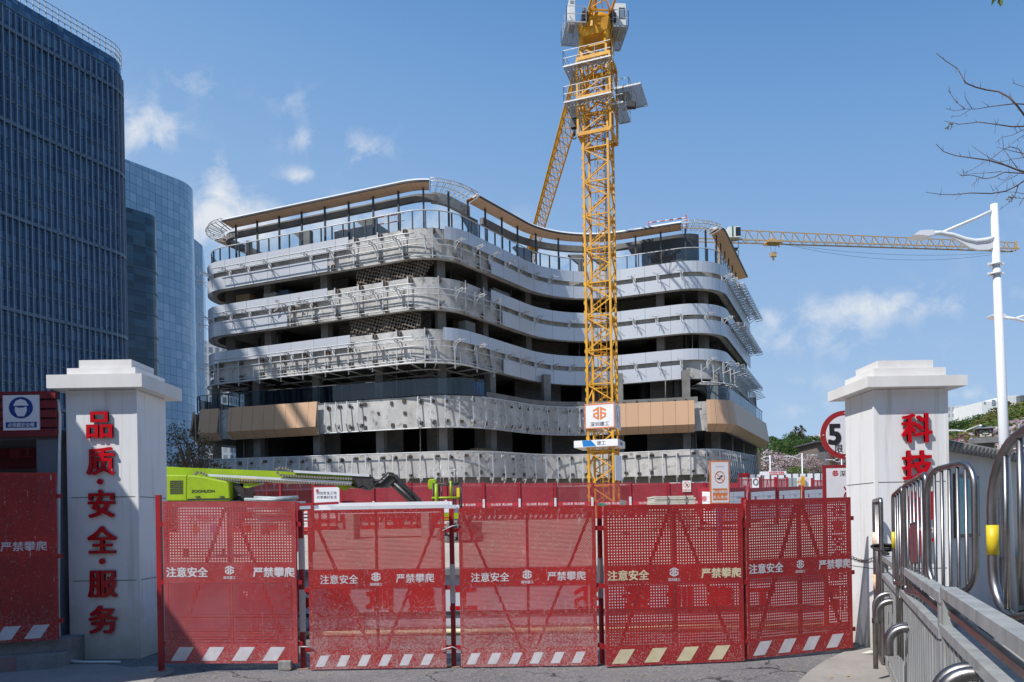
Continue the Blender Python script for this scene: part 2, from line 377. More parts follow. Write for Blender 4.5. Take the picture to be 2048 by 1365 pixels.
# ================================================================ perforated gate panels
def red_nodes(nt, dust):
    """red enamel, scuffed; dust = (amount low on the sheet, overall)"""
    uv = nt.nodes.new('ShaderNodeUVMap'); sp = nt.nodes.new('ShaderNodeSeparateXYZ'); nt.links.new(uv.outputs[0], sp.inputs[0])
    col = mixc(nt, ramp(nt, noise(nt, 2.2, 6), .35, .65), (.42, .020, .018), (.31, .016, .016))
    fine = noise(nt, 85, 3, .6); big = noise(nt, 2.6, 5, .6)
    low = ramp(nt, sp.outputs[1], dust[2], .05)
    f = nmath(nt, 'ADD', nmath(nt, 'MULTIPLY', low, dust[0]), dust[1])
    def grain(scale):
        v = nt.nodes.new('ShaderNodeTexVoronoi'); v.inputs['Scale'].default_value = scale; nt.links.new(nt.nodes.new('ShaderNodeNewGeometry').outputs['Position'], v.inputs['Vector'])
        s_ = nt.nodes.new('ShaderNodeSeparateColor'); nt.links.new(v.outputs['Color'], s_.inputs[0]); return s_.outputs[0]
    dens = nmath(nt, 'MULTIPLY', f, nmath(nt, 'ADD', .12, nmath(nt, 'MULTIPLY', ramp(nt, nmath(nt, 'ADD', nmath(nt, 'MULTIPLY', big, .6), nmath(nt, 'MULTIPLY', fine, .4)), .40, .60), .62)))
    f = nmath(nt, 'ADD', nmath(nt, 'MULTIPLY', nmath(nt, 'LESS_THAN', grain(150), dens), .5), nmath(nt, 'MULTIPLY', nmath(nt, 'LESS_THAN', grain(75), dens), .38))
    col = mixc(nt, f, col, (.47, .33, .32))
    if len(dust) > 4: col = mixc(nt, nmath(nt, 'MULTIPLY', ramp(nt, noise(nt, 1.6, 6, .65), .3, .6), dust[4]), col, (.46, .17, .18))
    scr = ramp(nt, noise(nt, 9, 6, .7, stretch=(3, 3, .5)), .635, .66)
    col = mixc(nt, nmath(nt, 'MULTIPLY', scr, dust[3]), col, (.55, .40, .40))
    return col, sp
def red_solid(name, dust):
    m, nt, b = base(name); col, sp = red_nodes(nt, dust); nt.links.new(col, b.inputs['Base Color']); b.inputs['Roughness'].default_value = .5
    return m
def perf(name, pitch, hole, hexa, dust):
    m, nt, b = base(name); col, sp = red_nodes(nt, dust); nt.links.new(col, b.inputs['Base Color']); b.inputs['Roughness'].default_value = .5
    u = nmath(nt, 'DIVIDE', sp.outputs[0], pitch); v = nmath(nt, 'DIVIDE', sp.outputs[1], pitch * (.866 if hexa else 1))
    if hexa: u = nmath(nt, 'ADD', u, nmath(nt, 'MULTIPLY', nmath(nt, 'MODULO', nmath(nt, 'FLOOR', v), 2.0), .5))
    fu = nmath(nt, 'SUBTRACT', nmath(nt, 'FRACT', u), .5); fv = nmath(nt, 'SUBTRACT', nmath(nt, 'FRACT', v), .5)
    if hexa:
        d = nmath(nt, 'SQRT', nmath(nt, 'ADD', nmath(nt, 'MULTIPLY', fu, fu), nmath(nt, 'MULTIPLY', fv, fv)))
    else:
        d = nmath(nt, 'POWER', nmath(nt, 'ADD', nmath(nt, 'POWER', nmath(nt, 'ABSOLUTE', fu), 4.0), nmath(nt, 'POWER', nmath(nt, 'ABSOLUTE', fv), 4.0)), .25)
    solid = nmath(nt, 'GREATER_THAN', d, hole)
    nt.links.new(solid, b.inputs['Alpha'])
    return m
CLEAN = (.25, .03, .5, .12); FADED = (.3, .05, .6, .2, .38); DUSTY = (.95, .08, .80, .45); SCR = (.3, .04, .4, 1.0)
perf_sq = perf('square_hole_sheet', .0315, .20, False, CLEAN); perf_fad = perf('faded_hole_sheet', .0315, .20, False, FADED); sol_fad = red_solid('red_sheet_faded', FADED); perf_fine = perf('fine_hole_sheet', .0165, .25, True, DUSTY); perf_scr = perf('scratched_hole_sheet', .0165, .24, True, SCR)
sol_clean = red_solid('red_sheet_clean', CLEAN); sol_dusty = red_solid('red_sheet_dusty', DUSTY); sol_scr = red_solid('red_sheet_scratched', SCR)
def gate_panel(a, b, z0, z1, label, kind, nstripe=4, brace='A', lm=None, bold=.03, tsize=.118, lean=0, dz=0):
    """a, b: ends on plan (left, right); dz raises the right end"""
    a = V((a[0], a[1], 0)); b = V((b[0], b[1], 0)); W = (b - a).length; ex = (b - a).normalized()
    ex = V((ex.x, ex.y, dz / W)).normalized(); n = ex.cross(ZA).normalized(); ez = ZA
    t = thing('mesh_gate_panel', label, 'gate panel', (a + b) / 2 + ZA * z0, 'red perforated panels closing the gate')
    Hh = z1 - z0; o = a + ZA * z0
    P = lambda u, v, d=0: o + ex * u + ez * v + n * d
    pf, so_ = {'sq': (perf_sq, sol_clean), 'fine': (perf_fine, sol_dusty), 'scr': (perf_scr, sol_scr), 'fad': (perf_fad, sol_fad)}[kind]
    s = MB()
    def q(u0, u1, v0, v1, mi): s.face([P(u0, v0), P(u1, v0), P(u1, v1), P(u0, v1)], mi, False, [(u0, v0), (u1, v0), (u1, v1), (u0, v1)])
    m = .035 if kind in ('sq', 'fad') else .02; sv = .215; b0, b1 = Hh * .505, Hh * .622
    q(0, W, 0, sv, 1); q(m, W - m, sv, b0, 0); q(0, W, b0, b1, 1); q(m, W - m, b1, Hh - m - .02, 0); q(0, W, Hh - m - .02, Hh, 1)
    for v0, v1 in ((sv, b0), (b1, Hh - m - .02)): q(0, m, v0, v1, 1); q(W - m, W, v0, v1, 1)
    s.build('perforated_sheet', [pf, so_], t)
    if kind == 'fad': kind = 'sq'
    f = MB(); e = .02
    f.bar(P(e, .0, -.021), P(e, Hh, -.021), .04, .04, up=n); f.bar(P(W - e, .0, -.021), P(W - e, Hh, -.021), .04, .04, up=n)
    for v in (e, Hh - e): f.bar(P(.041, v, -.021), P(W - .041, v, -.021), .04, .04)
    f.bar(P(W / 2, .041, -.021), P(W / 2, Hh - .041, -.021), .03, .034, up=n)
    f.build('frame', so_, t)
    br = MB()
    if brace == 'A':
        br.bar(P(W / 2 - .04, Hh - .05, -.018), P(W * .06, .06, -.018), .03, .03); br.bar(P(W / 2 + .04, Hh - .05, -.018), P(W * .94, .06, -.018), .03, .03)
    else:
        br.bar(P(W * .03, Hh - .05, -.018), P(W / 2 - .04, .1, -.018), .035, .03); br.bar(P(W * .97, Hh - .05, -.018), P(W / 2 + .04, .1, -.018), .035, .03)
    br.build('brace', red, t)
    lm = lm or letw; zc = (b0 + b1) / 2
    sz = tsize; wd = 4 * sz * .98
    if kind == 'sq':
        cl, cr = W * .02 + wd / 2, W * .985 - wd / 2
    else:
        cl, cr = W * .085 + wd / 2, W * .92 - wd / 2
    text('注意安全', sz, P(cl, zc), ex, ez, lm, t, bold); text('严禁攀爬', sz, P(cr, zc), ex, ez, lm, t, bold)
    logo(.105, P(W * .495, zc + .022), ex, ez, letw, t); text('深圳建工', .036, P(W * .495, zc - .062), ex, ez, letw, t, .02)
    st_ = MB(); n_ = nstripe; wst = .165 if n_ == 4 else .10; ptc = (W - .12) / n_; hz_ = .155 if n_ == 4 else .125; sk = .10 if n_ == 4 else .06
    for k in range(n_):
        u = .05 + k * ptc + .01
        st_.face([P(u, .03, .0022), P(u + wst, .03, .0022), P(u + wst + sk, .03 + hz_, .0022), P(u + sk, .03 + hz_, .0022)])
    st_.build('warning_stripes', letc if lm is letc else letw, t)
    for v in (.22, Hh * .5, Hh * .86):
        for ua, ub in ((-.055, -.001), (W + .001, W + .055)):
            lg = MB(); lg.bar(P(ua, v, -.02), P(ub, v, -.02), .012, .05); lg.build('hinge_lug', red, t)
    return t
def px2(px, Y): return (at(px, 1040, Y).x, Y)
gate_panel(px2(326, 8.22), px2(591, 8.22), .10, 1.925, 'faded red gate panel propped on a concrete block beside the left white pillar', 'fad', dz=-.025)
gate_panel(px2(615, 8.15), px2(888, 8.15), .015, 1.795, 'dusty red gate panel, thin lettering, in front of the lime boom arm', 'fine', 6, 'V', bold=.012, tsize=.108)
gate_panel(px2(917, 8.14), px2(1191, 8.12), .015, 1.79, 'dusty red gate panel streaked with plaster, left of the crane mast foot', 'fine', 6, 'V', bold=.012, tsize=.108)
gate_panel(px2(1208, 8.02), px2(1484, 8.22), .015, 1.79, 'red gate panel with cream-coloured warning stripes below the no-e-bike sign', 'sq', lm=letc, dz=-.0)
gate_panel(px2(1492, 8.24), px2(1702, 8.72), .03, 1.83, 'red gate panel set askew against the right white pillar', 'sq', dz=.02)
tp = gate_panel(px2(-150, 8.2), px2(113, 8.62), .33, 2.30, 'scratched red mesh panel in front of the guard booth', 'scr', brace='V', bold=.012)
# posts
postw = pm('chipped_white_band', (.68, .65, .60), (.60, .56, .50), 8, .6, spots=(22, (.24, .12, .08), .62, .70))
def gate_post(px, Y, h, label, bands, plate=True):
    p = at(px, 1040, Y); t = thing('gate_post', label, 'post', (p.x, Y, 0), 'posts between the gate panels')
    s = MB(); z = 0
    s.box(p.x - .026, Y - .026, .012, p.x + .026, Y + .026, h); s.build('tube', red, t)
    for z0, z1 in bands:
        m = MB(); m.box(p.x - .0285, Y - .0285, z0, p.x + .0285, Y + .0285, z1); m.build('white_band', postw, t)
    if plate:
        m = MB(); m.box(p.x - .11, Y - .07, .001, p.x + .07, Y + .07, .012); m.build('base_plate', pm('rusty_plate', (.30, .16, .11), (.40, .28, .22), 12, .8), t)
    return p
gate_post(318, 8.28, 2.0, 'plain red gate post hinged on the left pillar', ())
gate_post(602, 8.30, 1.80, 'red and white gate post right of the propped panel', ((.42, .90), (1.13, 1.48)))
gate_post(903, 8.26, 1.79, 'red and white gate post between the two dusty panels', ((.72, 1.16),))
gate_post(1199, 8.26, 1.79, 'red and white gate post right of the plaster-streaked panel', ((.75, 1.2),))
gate_post(1488, 8.36, 1.86, 'slim all-red gate post next to the askew panel', ())
# wire ties
wire = flat('tie_wire', (.62, .60, .60), .5, .4)
for i, (pa, lab) in enumerate((([(885, 1062), (903, 1053), (918, 1050)], 'white cable tie at the top of the post between the dusty panels'), ([(882, 1300), (905, 1294), (922, 1302)], 'white cable tie low on the post between the dusty panels'), ([(601, 1294), (612, 1294), (622, 1295)], 'white cable tie beside the thin post right of the propped panel'))):
    m = MB(); m.tube([at(x, y, 8.13) for x, y in pa], .006, 6); tag(m.build('cable_tie', wire), lab, 'cable tie')
# brick under the propped panel
m = MB(); p = gp(573, 1340); m.box(p.x - .075, p.y - .06, .0, p.x + .07, p.y + .12, .112); bl = m.build('concrete_block', pm('grey_block', (.33, .32, .30), (.22, .21, .20), 14, .95, bmp=.6, bscale=30))
bv = bl.modifiers.new('b', 'BEVEL'); bv.width = .012; bv.segments = 2
tag(bl, 'small grey concrete block propping up a corner of the gate panel', 'block')
# ================================================================ low flood wall with the firm's name, behind the gate
wallw = pm('white_board_wall', (.66, .66, .72), (.58, .58, .64), 1.2, .5)
t = thing('low_barrier_wall', 'low white wall lettered in red, seen through the gate mesh', 'wall', (0, 11.1, 0))
m = MB(); m.box(-5.2, 11.0, .06, 5.3, 11.24, .84); m.build('wall', wallw, t)
m = MB(); m.box(-5.25, 10.9, .842, 5.35, 11.26, .93); m.build('coping', concrete_dark, t)
m = MB(); m.box(-5.2, 10.97, .24, 5.3, 10.999, .29); m.build('rail', steel_d, t)
for base_px in (675, 1273):
    for k, ch in enumerate('深圳建工'):
        c = at(base_px + 84 * k, 1198, 11.0); text(ch, .42, c, XA, ZA, red_l, t, .05, .003, 'raised_letter')
for px in (590, 1178): logo(.46, at(px, 1198, 11.0), XA, ZA, red_l, t, .003)
m = MB(); m.tube([(-5.1, 10.55, .05), (5.2, 10.5, .05)], .045, 10); tag(m.build('pipe', pm('cream_pipe', (.62, .58, .36), (.55, .50, .3), 3, .5)), 'cream pipe lying on the road behind the gate', 'pipe')
m = MB(); m.box(-5.1, 10.75, .0, 5.2, 10.9, .09); tag(m.build('kerb_strip', concrete_dark), 'low dark concrete kerb along the foot of the lettered wall', 'kerb')
# ================================================================ guard booth on the left
redw = pm('red_planks', (.22, .010, .016), (.16, .010, .014), 3, .5, stretch=(.4, 1, 3))
bx0, bx1, by = -9.6, at(114, 830, 9.0).x, 9.0
t = thing('guard_booth', 'red guard booth with plank fascia and a helmet sign', 'booth', (-7.5, 10, 0))
m = MB(); zt = at(60, 782, by).z; zb = at(60, 876, by).z; hh = (zt - zb) / 5
for k in range(5): m.box(bx0, by - .03, zb + k * hh + .012, bx1, by + .02, zb + (k + 1) * hh - .012)
m.build('fascia', redw, t)
m = MB(); m.box(bx0, by + .021, zb - .02, bx1, by + 2.2, zb + .1); m.box(bx0, by + .021, zb + .1, bx1 - .03, by + .06, zt - .01); m.build('roof', flat('booth_roof', (.10, .10, .11), .7), t)
m = MB(); m.box(bx1 - .28, by + .03, 0.1, bx1 - .02, by + .2, zb - .02); m.build('frame', pm('slate_frame', (.16, .18, .21), (.13, .14, .17), 2, .5), t)
m = MB(); m.box(bx0, by + 2.1, 0, bx1 - .02, by + 2.2, zb - .03); m.box(bx1 - .1, by + .25, 0, bx1 - .04, by + 2.08, 1.0); m.build('wall', flat('booth_inside', (.12, .12, .13), .7), t)
m = MB(); p = at(40, 920, by + 1.0); m.box(p.x - .9, by + 1.0, p.z - .12, p.x + .28, by + 1.05, p.z + .26); sgn = m.build('name_board', redw, t)
text('建工', .17, V((p.x + .02, by + 1.0, p.z + .1)), XA, ZA, flat('dull_red_letter', (.42, .05, .05), .5), sgn, .03)
c = at(43.5, 826, by - .033)
sg = MB(); sw, sh = .445, .43
sg.box(c.x - sw / 2, by - .045, c.z - sh / 2, c.x + sw / 2, by - .031, c.z + sh / 2)
sign = tag(sg.build('safety_sign', signw), 'blue and white wear-a-helmet sign on the booth fascia', 'sign')
def disc(cx, cz, y, rx, rz=None, n=32, a0=0, a1=2 * math.pi):
    rz = rz or rx; return [V((cx + math.cos(a0 + (a1 - a0) * k / n) * rx, y, cz + math.sin(a0 + (a1 - a0) * k / n) * rz)) for k in range(n)]
m = MB(); m.face(disc(c.x, c.z + .06, by - .0475, .148, .132)); m.build('blue_disc', blue, sign)
m = MB(); y = by - .0495
m.face([V((c.x - .095, y, c.z + .085)), V((c.x + .095, y, c.z + .085)), V((c.x + .085, y, c.z + .105)), V((c.x + .06, y, c.z + .145)), V((c.x, y, c.z + .168)), V((c.x - .06, y, c.z + .145)), V((c.x - .085, y, c.z + .105))])
m.face([V((c.x - .07, y, c.z + .075)), V((c.x - .03, y, c.z + .060)), V((c.x + .03, y, c.z + .060)), V((c.x + .07, y, c.z + .075)), V((c.x + .075, y, c.z + .02)), V((c.x + .04, y, c.z - .045)), V((c.x - .04, y, c.z - .045)), V((c.x - .075, y, c.z + .02))][::-1])
m.build('head_symbol', signw, sign)
m = MB(); m.face([V((c.x - .19, by - .0475, c.z - .185)), V((c.x + .19, by - .0475, c.z - .185)), V((c.x + .19, by - .0475, c.z - .115)), V((c.x - .19, by - .0475, c.z - .115))]); m.build('caption_bar', blue, sign)
text('必须戴安全帽', .055, V((c.x, by - .0477, c.z - .15)), XA, ZA, signw, sign, .02)
# painted kerb island under the booth
isl = [gp(-60, 1372), gp(114, 1338)]
kx = [V((-9.5, 7.0, 0)), V((isl[1].x, isl[1].y, 0)), V((isl[1].x, 9.4, 0)), V((-9.5, 9.4, 0))]
kbm = pm('kerb_concrete', (.33, .32, .31), (.24, .23, .22), 4, .9, bmp=.4, bscale=30, spots=(24, (.12, .12, .12), .60, .68))
m = MB(); m.prism(kx, (0, 0, .17)); m.prism([p + V((0, .22, .171)) if p.y < 9 else p + V((0, 0, .171)) for p in kx], (0, 0, .14))
kerb = tag(m.build('kerb_island', kbm), 'grey kerb island with a faded red block under the booth panel', 'kerb')
d = (kx[1] - kx[0]).normalized(); nrm = V((d.y, -d.x, 0))
for i, (a, bq) in enumerate(((.95, .40), (2.1, 1.55))):
    m = MB(); A = kx[1] - d * a + nrm * .003; B = kx[1] - d * bq + nrm * .003
    m.face([A + ZA * .005, B + ZA * .005, B + ZA * .168, A + ZA * .168]); m.build('painted_block', pm('faded_red', (.34, .17, .17), (.30, .22, .21), 8, .9), kerb)
# pvc conduit down the booth corner and along the ground
m = MB(); m.tube([at(116, 800, 9.03), at(120, 830, 9.03), at(118, 960, 9.03), at(117, 1200, 9.03), at(119, 1295, 9.03)] + [V((-5.42, 8.9, .06)), V((-5.36, 8.82, .035)), V((-5.2, 8.8, .025)), V((-4.9, 8.78, .025)), at(241, 1325, 8.82)], .017, 8)
tag(m.build('conduit', white), 'white plastic conduit running down from the booth to the pillar foot', 'conduit')
# grey hoarding, box and clutter seen between booth and pillar
def corr(name, x0, x1, y, z0, z1, pitch, mat, label, cat, d=.03, parent=None):
    mb = MB(); n = int((x1 - x0) / pitch); pts = []
    for k in range(n):
        x = x0 + k * pitch; pts += [(x, y), (x + pitch * .35, y), (x + pitch * .5, y + d), (x + pitch * .85, y + d)]
    pts.append((x1, y))
    for a, b_ in zip(pts, pts[1:]): mb.face([(a[0], a[1], z0), (b_[0], b_[1], z0), (b_[0], b_[1], z1), (a[0], a[1], z1)])
    o = mb.build(name, mat, parent)
    return tag(o, label, cat) if label else o
corr('hoarding', -10, -7.42, 12.6, .95, 2.95, .2, pm('dark_sheet', (.07, .08, .09), (.05, .06, .07), 2, .5), 'dark corrugated hoarding in the gap between booth and left pillar', 'hoarding')
m = MB(); p = at(124, 935, 12); m.box(p.x - .5, 12.0, p.z - .12, p.x + .16, 12.08, p.z + .38); o = m.build('notice_board', signw); tag(o, 'white and red notice board half hidden beside the left pillar', 'notice board')
m = MB(); m.box(p.x - .5, 11.996, p.z - .12, p.x + .16, 11.999, p.z - .05); m.build('red_edge', red_l, o)
# two unseen stacked containers, added to cast the shade on booth and pillar
contm = pm('container_paint', (.55, .57, .60), (.48, .50, .53), 2, .5)
for z0, lab in ((0.05, 'grey container added out of view left of the booth to cast shade'), (3.1, 'grey container added out of view on top of the first to cast shade')):
    t = thing('shade_container', lab, 'container', (-10.6, 7.0, z0))
    m = MB(); m.box(-13.6, 5.2, z0, -7.55, 8.2, z0 + 3.02); m.build('shell', contm, t)
    for x in (-12.6, -9.4):
        m = MB(); m.box(x, 5.17, z0 + 1.0, x + 1.3, 5.199, z0 + 2.2); wn = m.build('window', flat('window_glass', (.03, .04, .05), .05), t)
    m = MB(); m.box(-11.1, 5.17, z0 + .05, -10.1, 5.199, z0 + 2.15); m.build('door', white, t)

# unseen shop houses added behind the camera to cut fill from the low sky
shopm = tone = pm('shop_front', (.20, .17, .15), (.14, .125, .115), .4, .8)
for i, (x0, x1, h, lab) in enumerate(((-46, -22, 13.5, 'brown shop house added behind the camera to dim the fill, left of three'), (-21.5, 6, 12, 'brown shop house added behind the camera to dim the fill, middle of three'), (6.5, 44, 14, 'brown shop house added behind the camera to dim the fill, right of three'))):
    t = thing('unseen_shop_house', lab, 'building', ((x0 + x1) / 2, -20, 0))
    m = MB(); m.box(x0, -30, 0, x1, -18, h); m.build('wall', shopm, t)
    k = 0
    for r_ in range(3):
        for c_ in range(int((x1 - x0) / 4)):
            m = MB(); x = x0 + 1 + c_ * 4; m.box(x, -17.99, 1 + r_ * 4, x + 2.4, -17.9, 3.2 + r_ * 4); m.build('window', unlit_black, t)
# ================================================================ grey steel fence on the right, running towards the camera
fa, fb = V((4.12, 8.1, 0)), V((1.05, 1.0, 0))
fd = (fb - fa).normalized(); fn = V((fd.y, -fd.x, 0))   # fn points to the road side (left)
if fn.x > 0: fn = -fn
def fp(s, d=0, z=0): return fa + fd * s + fn * d + ZA * z
secs = [(0.0, 2.35, 1.17), (2.38, 4.66, 1.20), (4.70, 7.4, 1.235)]
for i, (s0, s1, h) in enumerate(secs):
    lab = ('far length of grey picket fence, beside the end post and chain', 'middle length of grey picket fence with bent pipe ends hooked on it', 'nearest length of grey picket fence with rust along its top rail')[i]
    t = thing('picket_fence', lab, 'fence', fp((s0 + s1) / 2), 'lengths of the grey picket fence')
    m = MB()
    m.bar(fp(s0, 0, h), fp(s1, 0, h), .075, .055); m.build('top_rail', fence_grey, t)
    m = MB(); m.bar(fp(s0, 0, h - .19), fp(s1, 0, h - .19), .085, .05); m.build('mid_rail', fence_grey, t)
    m = MB(); m.bar(fp(s0, 0, .13), fp(s1, 0, .13), .06, .05); m.build('bottom_rail', fence_grey, t)
    n = int((s1 - s0) / .125)
    for k in range(n):
        s = s0 + .03 + (k + .5) * (s1 - s0 - .06) / n
        m = MB(); m.bar(fp(s, 0, .02), fp(s, 0, h - .216), .068, .05, up=fn); m.build('picket', fence_grey, t)
    for s in (s0 + .045, s1 - .045):
        m = MB(); m.bar(fp(s, 0, .0), fp(s, 0, h - .03), .07, .07, up=fn); m.build('post', fence_grey, t)
    if i: 
        m = MB(); m.bar(fp(s0 + .1, .0, h - .095), fp(s1, .0, h - .095), .03, .03); m.build('brace_rail', stain, t)
# bent pipe ends hooked over the fence (barrier feet)
for i, (s, z, r, lab) in enumerate(((1.05, .86, .024, 'thin bent pipe end with a black collar, farthest of the hooks on the fence'), (1.45, .83, .03, 'bent steel pipe end hooked over the fence second from the end post'), (2.75, .78, .032, 'double bent pipe end hooked over the middle fence length'), (5.55, 1.0, .030, 'large shiny double pipe end nearest the camera on the fence'))):
    t = thing('bent_pipe', lab, 'pipe', fp(s, .1, z), 'bent pipe ends on the grey fence')
    for j in range(2 if i > 1 else 1):
        pts = [fp(s + j * .10, -.12, z)]; Rr = .12
        pts += [fp(s + j * .1, .035 + Rr * math.sin(a), z - Rr + Rr * math.cos(a)) for a in [k * math.pi / 16 for k in range(9)]]
        pts += [fp(s + j * .1, .035 + Rr, z - Rr - (.62 if i == 0 else .09))]
        m = MB(); m.tube(pts, r, 12); m.build('pipe', stain, t)
    if i == 0:
        m = MB(); m.tube([fp(s, .035 + Rr, z - .24), fp(s, .035 + Rr, z - .29)], r + .005, 12); m.build('collar', rubber, t)
# crowd barriers of stainless tube standing along the fence
def rr_path(a, b, z0, z1, r, n=6):
    """rounded rectangle in the vertical plane through a-b"""
    a = V(a); b = V(b); e = (b - a); W = e.length; e = e / W
    P = lambda u, v: V((a.x + e.x * u, a.y + e.y * u, z0 + v + (a.z + (b.z - a.z) * u / W)))
    Hh = z1 - z0; out = []
    for cu_, cv_, a0 in ((W - r, Hh - r, 0), (r, Hh - r, 90), (r, r, 180), (W - r, r, 270)):
        for k in range(n + 1):
            an = R(a0 + 90 * k / n); out.append(P(cu_ + r * math.cos(an), cv_ + r * math.sin(an)))
    return out, P, W, Hh
def barrier(a, b, z0, z1, label, nb, r=.12, tr=.021, br=.0125, tapes=(), low=None, plate=None):
    a = V((*a, 0)) if len(a) == 2 else V(a); b = V((*b, 0)) if len(b) == 2 else V(b)
    t = thing('crowd_barrier', label, 'barrier', ((a.x + b.x) / 2, (a.y + b.y) / 2, z0), 'stainless crowd barriers along the grey fence')
    path, P, W, Hh = rr_path(a, b, z0, z1, r)
    m = MB(); m.tube(path, tr, 12, closed=True); m.build('frame_tube', stain, t)
    for k in range(nb):
        u = W * (k + 1) / (nb + 1); m = MB(); m.tube([P(u, low if low is not None else 0), P(u, Hh)], br, 8); m.build('bar', stain, t)
    for (u, v0, v1, mt, rr_) in tapes:
        m = MB(); m.tube([P(u, v0), P(u, v1)], tr + rr_, 12); m.build('reflective_tape', mt, t)
    if plate:
        m = MB(); q = [P(plate[0], plate[2]), P(plate[1], plate[2]), P(plate[1], plate[3]), P(plate[0], plate[3])]; nn = (q[1] - q[0]).cross(ZA).normalized() * .006; m.prism([x - nn for x in q], nn * 2); m.build('name_plate', pm('dull_red_plate', (.30, .10, .12), (.26, .14, .15), 6, .3, .4), t)
        for v in (plate[2], plate[3]):
            m = MB(); m.tube([P(plate[0], v), P(plate[1], v)], .01, 8); m.build('cross_bar', stain, t)
    return t
barrier((2.105, 3.2, 0), (1.855, 1.85, .32), 1.16, 1.902, 'nearest stainless barrier, with a yellow tape sleeve on its end tube', 10, .24, .0215, .0125, tapes=((0, .30, .43, tape_y, .003),), low=.05)
barrier((2.655, 4.66, 0), (2.60, 4.10, .03), 1.17, 1.91, 'short stainless barrier with big rounded corners, behind the nearest one', 5, .15, .0185, .0105, low=-.75)
barrier((3.02, 5.62, -.05), (2.70, 4.76, 0), 1.1, 1.905, 'stainless barrier with a dull red name plate between its bars', 5, .05, .016, .0095, plate=(.3, .62, .22, .50), low=-.6)
barrier((3.25, 6.22, -.05), (3.06, 5.72, 0), 1.1, 1.85, 'farthest stainless barrier, yellow-taped end tube before the white pillar', 3, .04, .016, .0095, tapes=((0, .30, .44, tape_y, .003),), low=-.6)
for k, (a, b, z, lab) in enumerate((((2.88, 5.1), (1.7, 2.4), .98, 'lower stainless barrier seen through the gap under the fence top rail'),)):
    barrier(a, b, .15, z, lab, 12, .12, .021, .013, tapes=((.42, .38, .52, tape_y, .003),))
# tall edge-on barrier chained to the pillar
e0, e1 = at(1749, 1040, 8.62), at(1762, 1040, 7.86)
barrier((e0.x, e0.y), (e1.x, e1.y), .03, 1.80, 'tall barrier seen edge-on with orange tape patches, chained to the white pillar', 4, .04, .024, .012,
        tapes=((0, .28, .46, tape_o, .003), (0, .72, .90, tape_o, .003), (0, 1.2, 1.4, tape_o, .003)))
# cables coiled on the fence end post
t = thing('cable_coil', 'black cables looped over the end post of the grey fence', 'cable', fp(.05, 0, 1.25))
for k, (rx, h) in enumerate(((.11, .05), (.13, .07), (.10, .03))):
    m = MB(); m.tube([fp(.05 + k * .03 + math.cos(a) * .05, math.sin(a) * rx, 1.235 + abs(math.sin(a * .5)) * h) for a in [j * math.pi / 8 for j in range(17)]], .012, 8); m.build('cable', rubber, t)
m = MB(); m.tube([fp(.1, 0, 1.25), fp(.35, .04, 1.245), fp(.6, .0, 1.23)], .016, 8); m.build('cable', rubber, t)
# chain from pillar to barrier
m = MB(); A = at(1702, 1113, 8.72); B = at(1752, 1113, 8.5)
for k in range(18):
    f = k / 17; p = A.lerp(B, f) - ZA * (.05 * math.sin(f * math.pi)); r1, r2 = (.018, .007)
    ax = (B - A).normalized(); up = ZA if k % 2 else ax.cross(ZA)
    m.tube([p + ax * (math.cos(a) * r1) + up * (math.sin(a) * r2 * 1.4) for a in [j * math.pi / 4 for j in range(8)]], .004, 5, closed=True)
A2, B2 = at(1702, 1117, 8.72), at(1752, 1121, 8.5)
for k in range(16):
    f = k / 15; p = A2.lerp(B2, f) - ZA * (.035 * math.sin(f * math.pi)); ax = (B2 - A2).normalized(); up = ZA if k % 2 else ax.cross(ZA)
    m.tube([p + ax * (math.cos(a) * .018) + up * (math.sin(a) * .010) for a in [j * math.pi / 4 for j in range(8)]], .004, 5, closed=True)
tag(m.build('chain', flat('dull_chain', (.10, .09, .085), .5, .6)), 'dull iron chain hanging across the right white pillar', 'chain')
# weeds and a dry leaf at the pillar foot
m = MB(); rng = random.Random(4); p0 = gp(1700, 1301)
for k in range(60):
    a = rng.uniform(0, 6.3); l = rng.uniform(.04, .13); r0 = rng.uniform(0, .12); b0 = V((p0.x - .02 + r0 * math.cos(a), p0.y + .02 + r0 * math.sin(a) * .4, .01))
    d_ = V((math.cos(a) * .6, math.sin(a) * .6, rng.uniform(.3, 1))).normalized() * l; sd = V((-d_.y, d_.x, 0)).normalized() * .006
    m.face([b0 - sd, b0 + sd, b0 + d_]) 
struct(m.build('weeds', flat('weed_green', (.16, .17, .05), .8)), 'stuff')
m = MB(); p = gp(1742, 1311); m.tube([p + V((-.1, .02, .02)), p + V((0, 0, .035)), p + V((.12, -.03, .02))], [.004, .03, .004], 5); tag(m.build('dry_palm_leaf', wood), 'dry curled leaf on the paving at the right pillar foot', 'leaf')
# ================================================================ signs
def sign_disc(c, r, label):
    t = thing('speed_limit_sign', label, 'sign', c)
    m = MB(); m.prism(disc(c.x, c.z, c.y, r, n=48), (0, .02, 0)); m.build('rim', pm('sign_red', (.36, .022, .026), (.30, .022, .025), 3, .4), t)
    m = MB(); m.face(disc(c.x, c.z, c.y - .003, r * .795, n=48)); m.build('face', signw, t)
    return t
c = at(1690, 870, 10.4)
t = sign_disc(c, .345, 'round red-rimmed speed limit sign reading 5, half behind the right pillar')
text('5', .40, at(1669, 869, 10.396), XA, ZA, black, t, .04, .002)
text('km/h', .11, at(1720, 886, 10.396), XA, ZA, black, t, .03, .002); text('限 速', .125, at(1689, 897, 10.396), XA, ZA, black, t, .012, .002)
m = MB()
for a in (90, 180, 270): m.tube([c + V((math.cos(R(a)) * .31, -.008, math.sin(R(a)) * .31)), c + V((math.cos(R(a)) * .31, .0, math.sin(R(a)) * .31))], .008, 8)
m.build('bolt', signw, t)
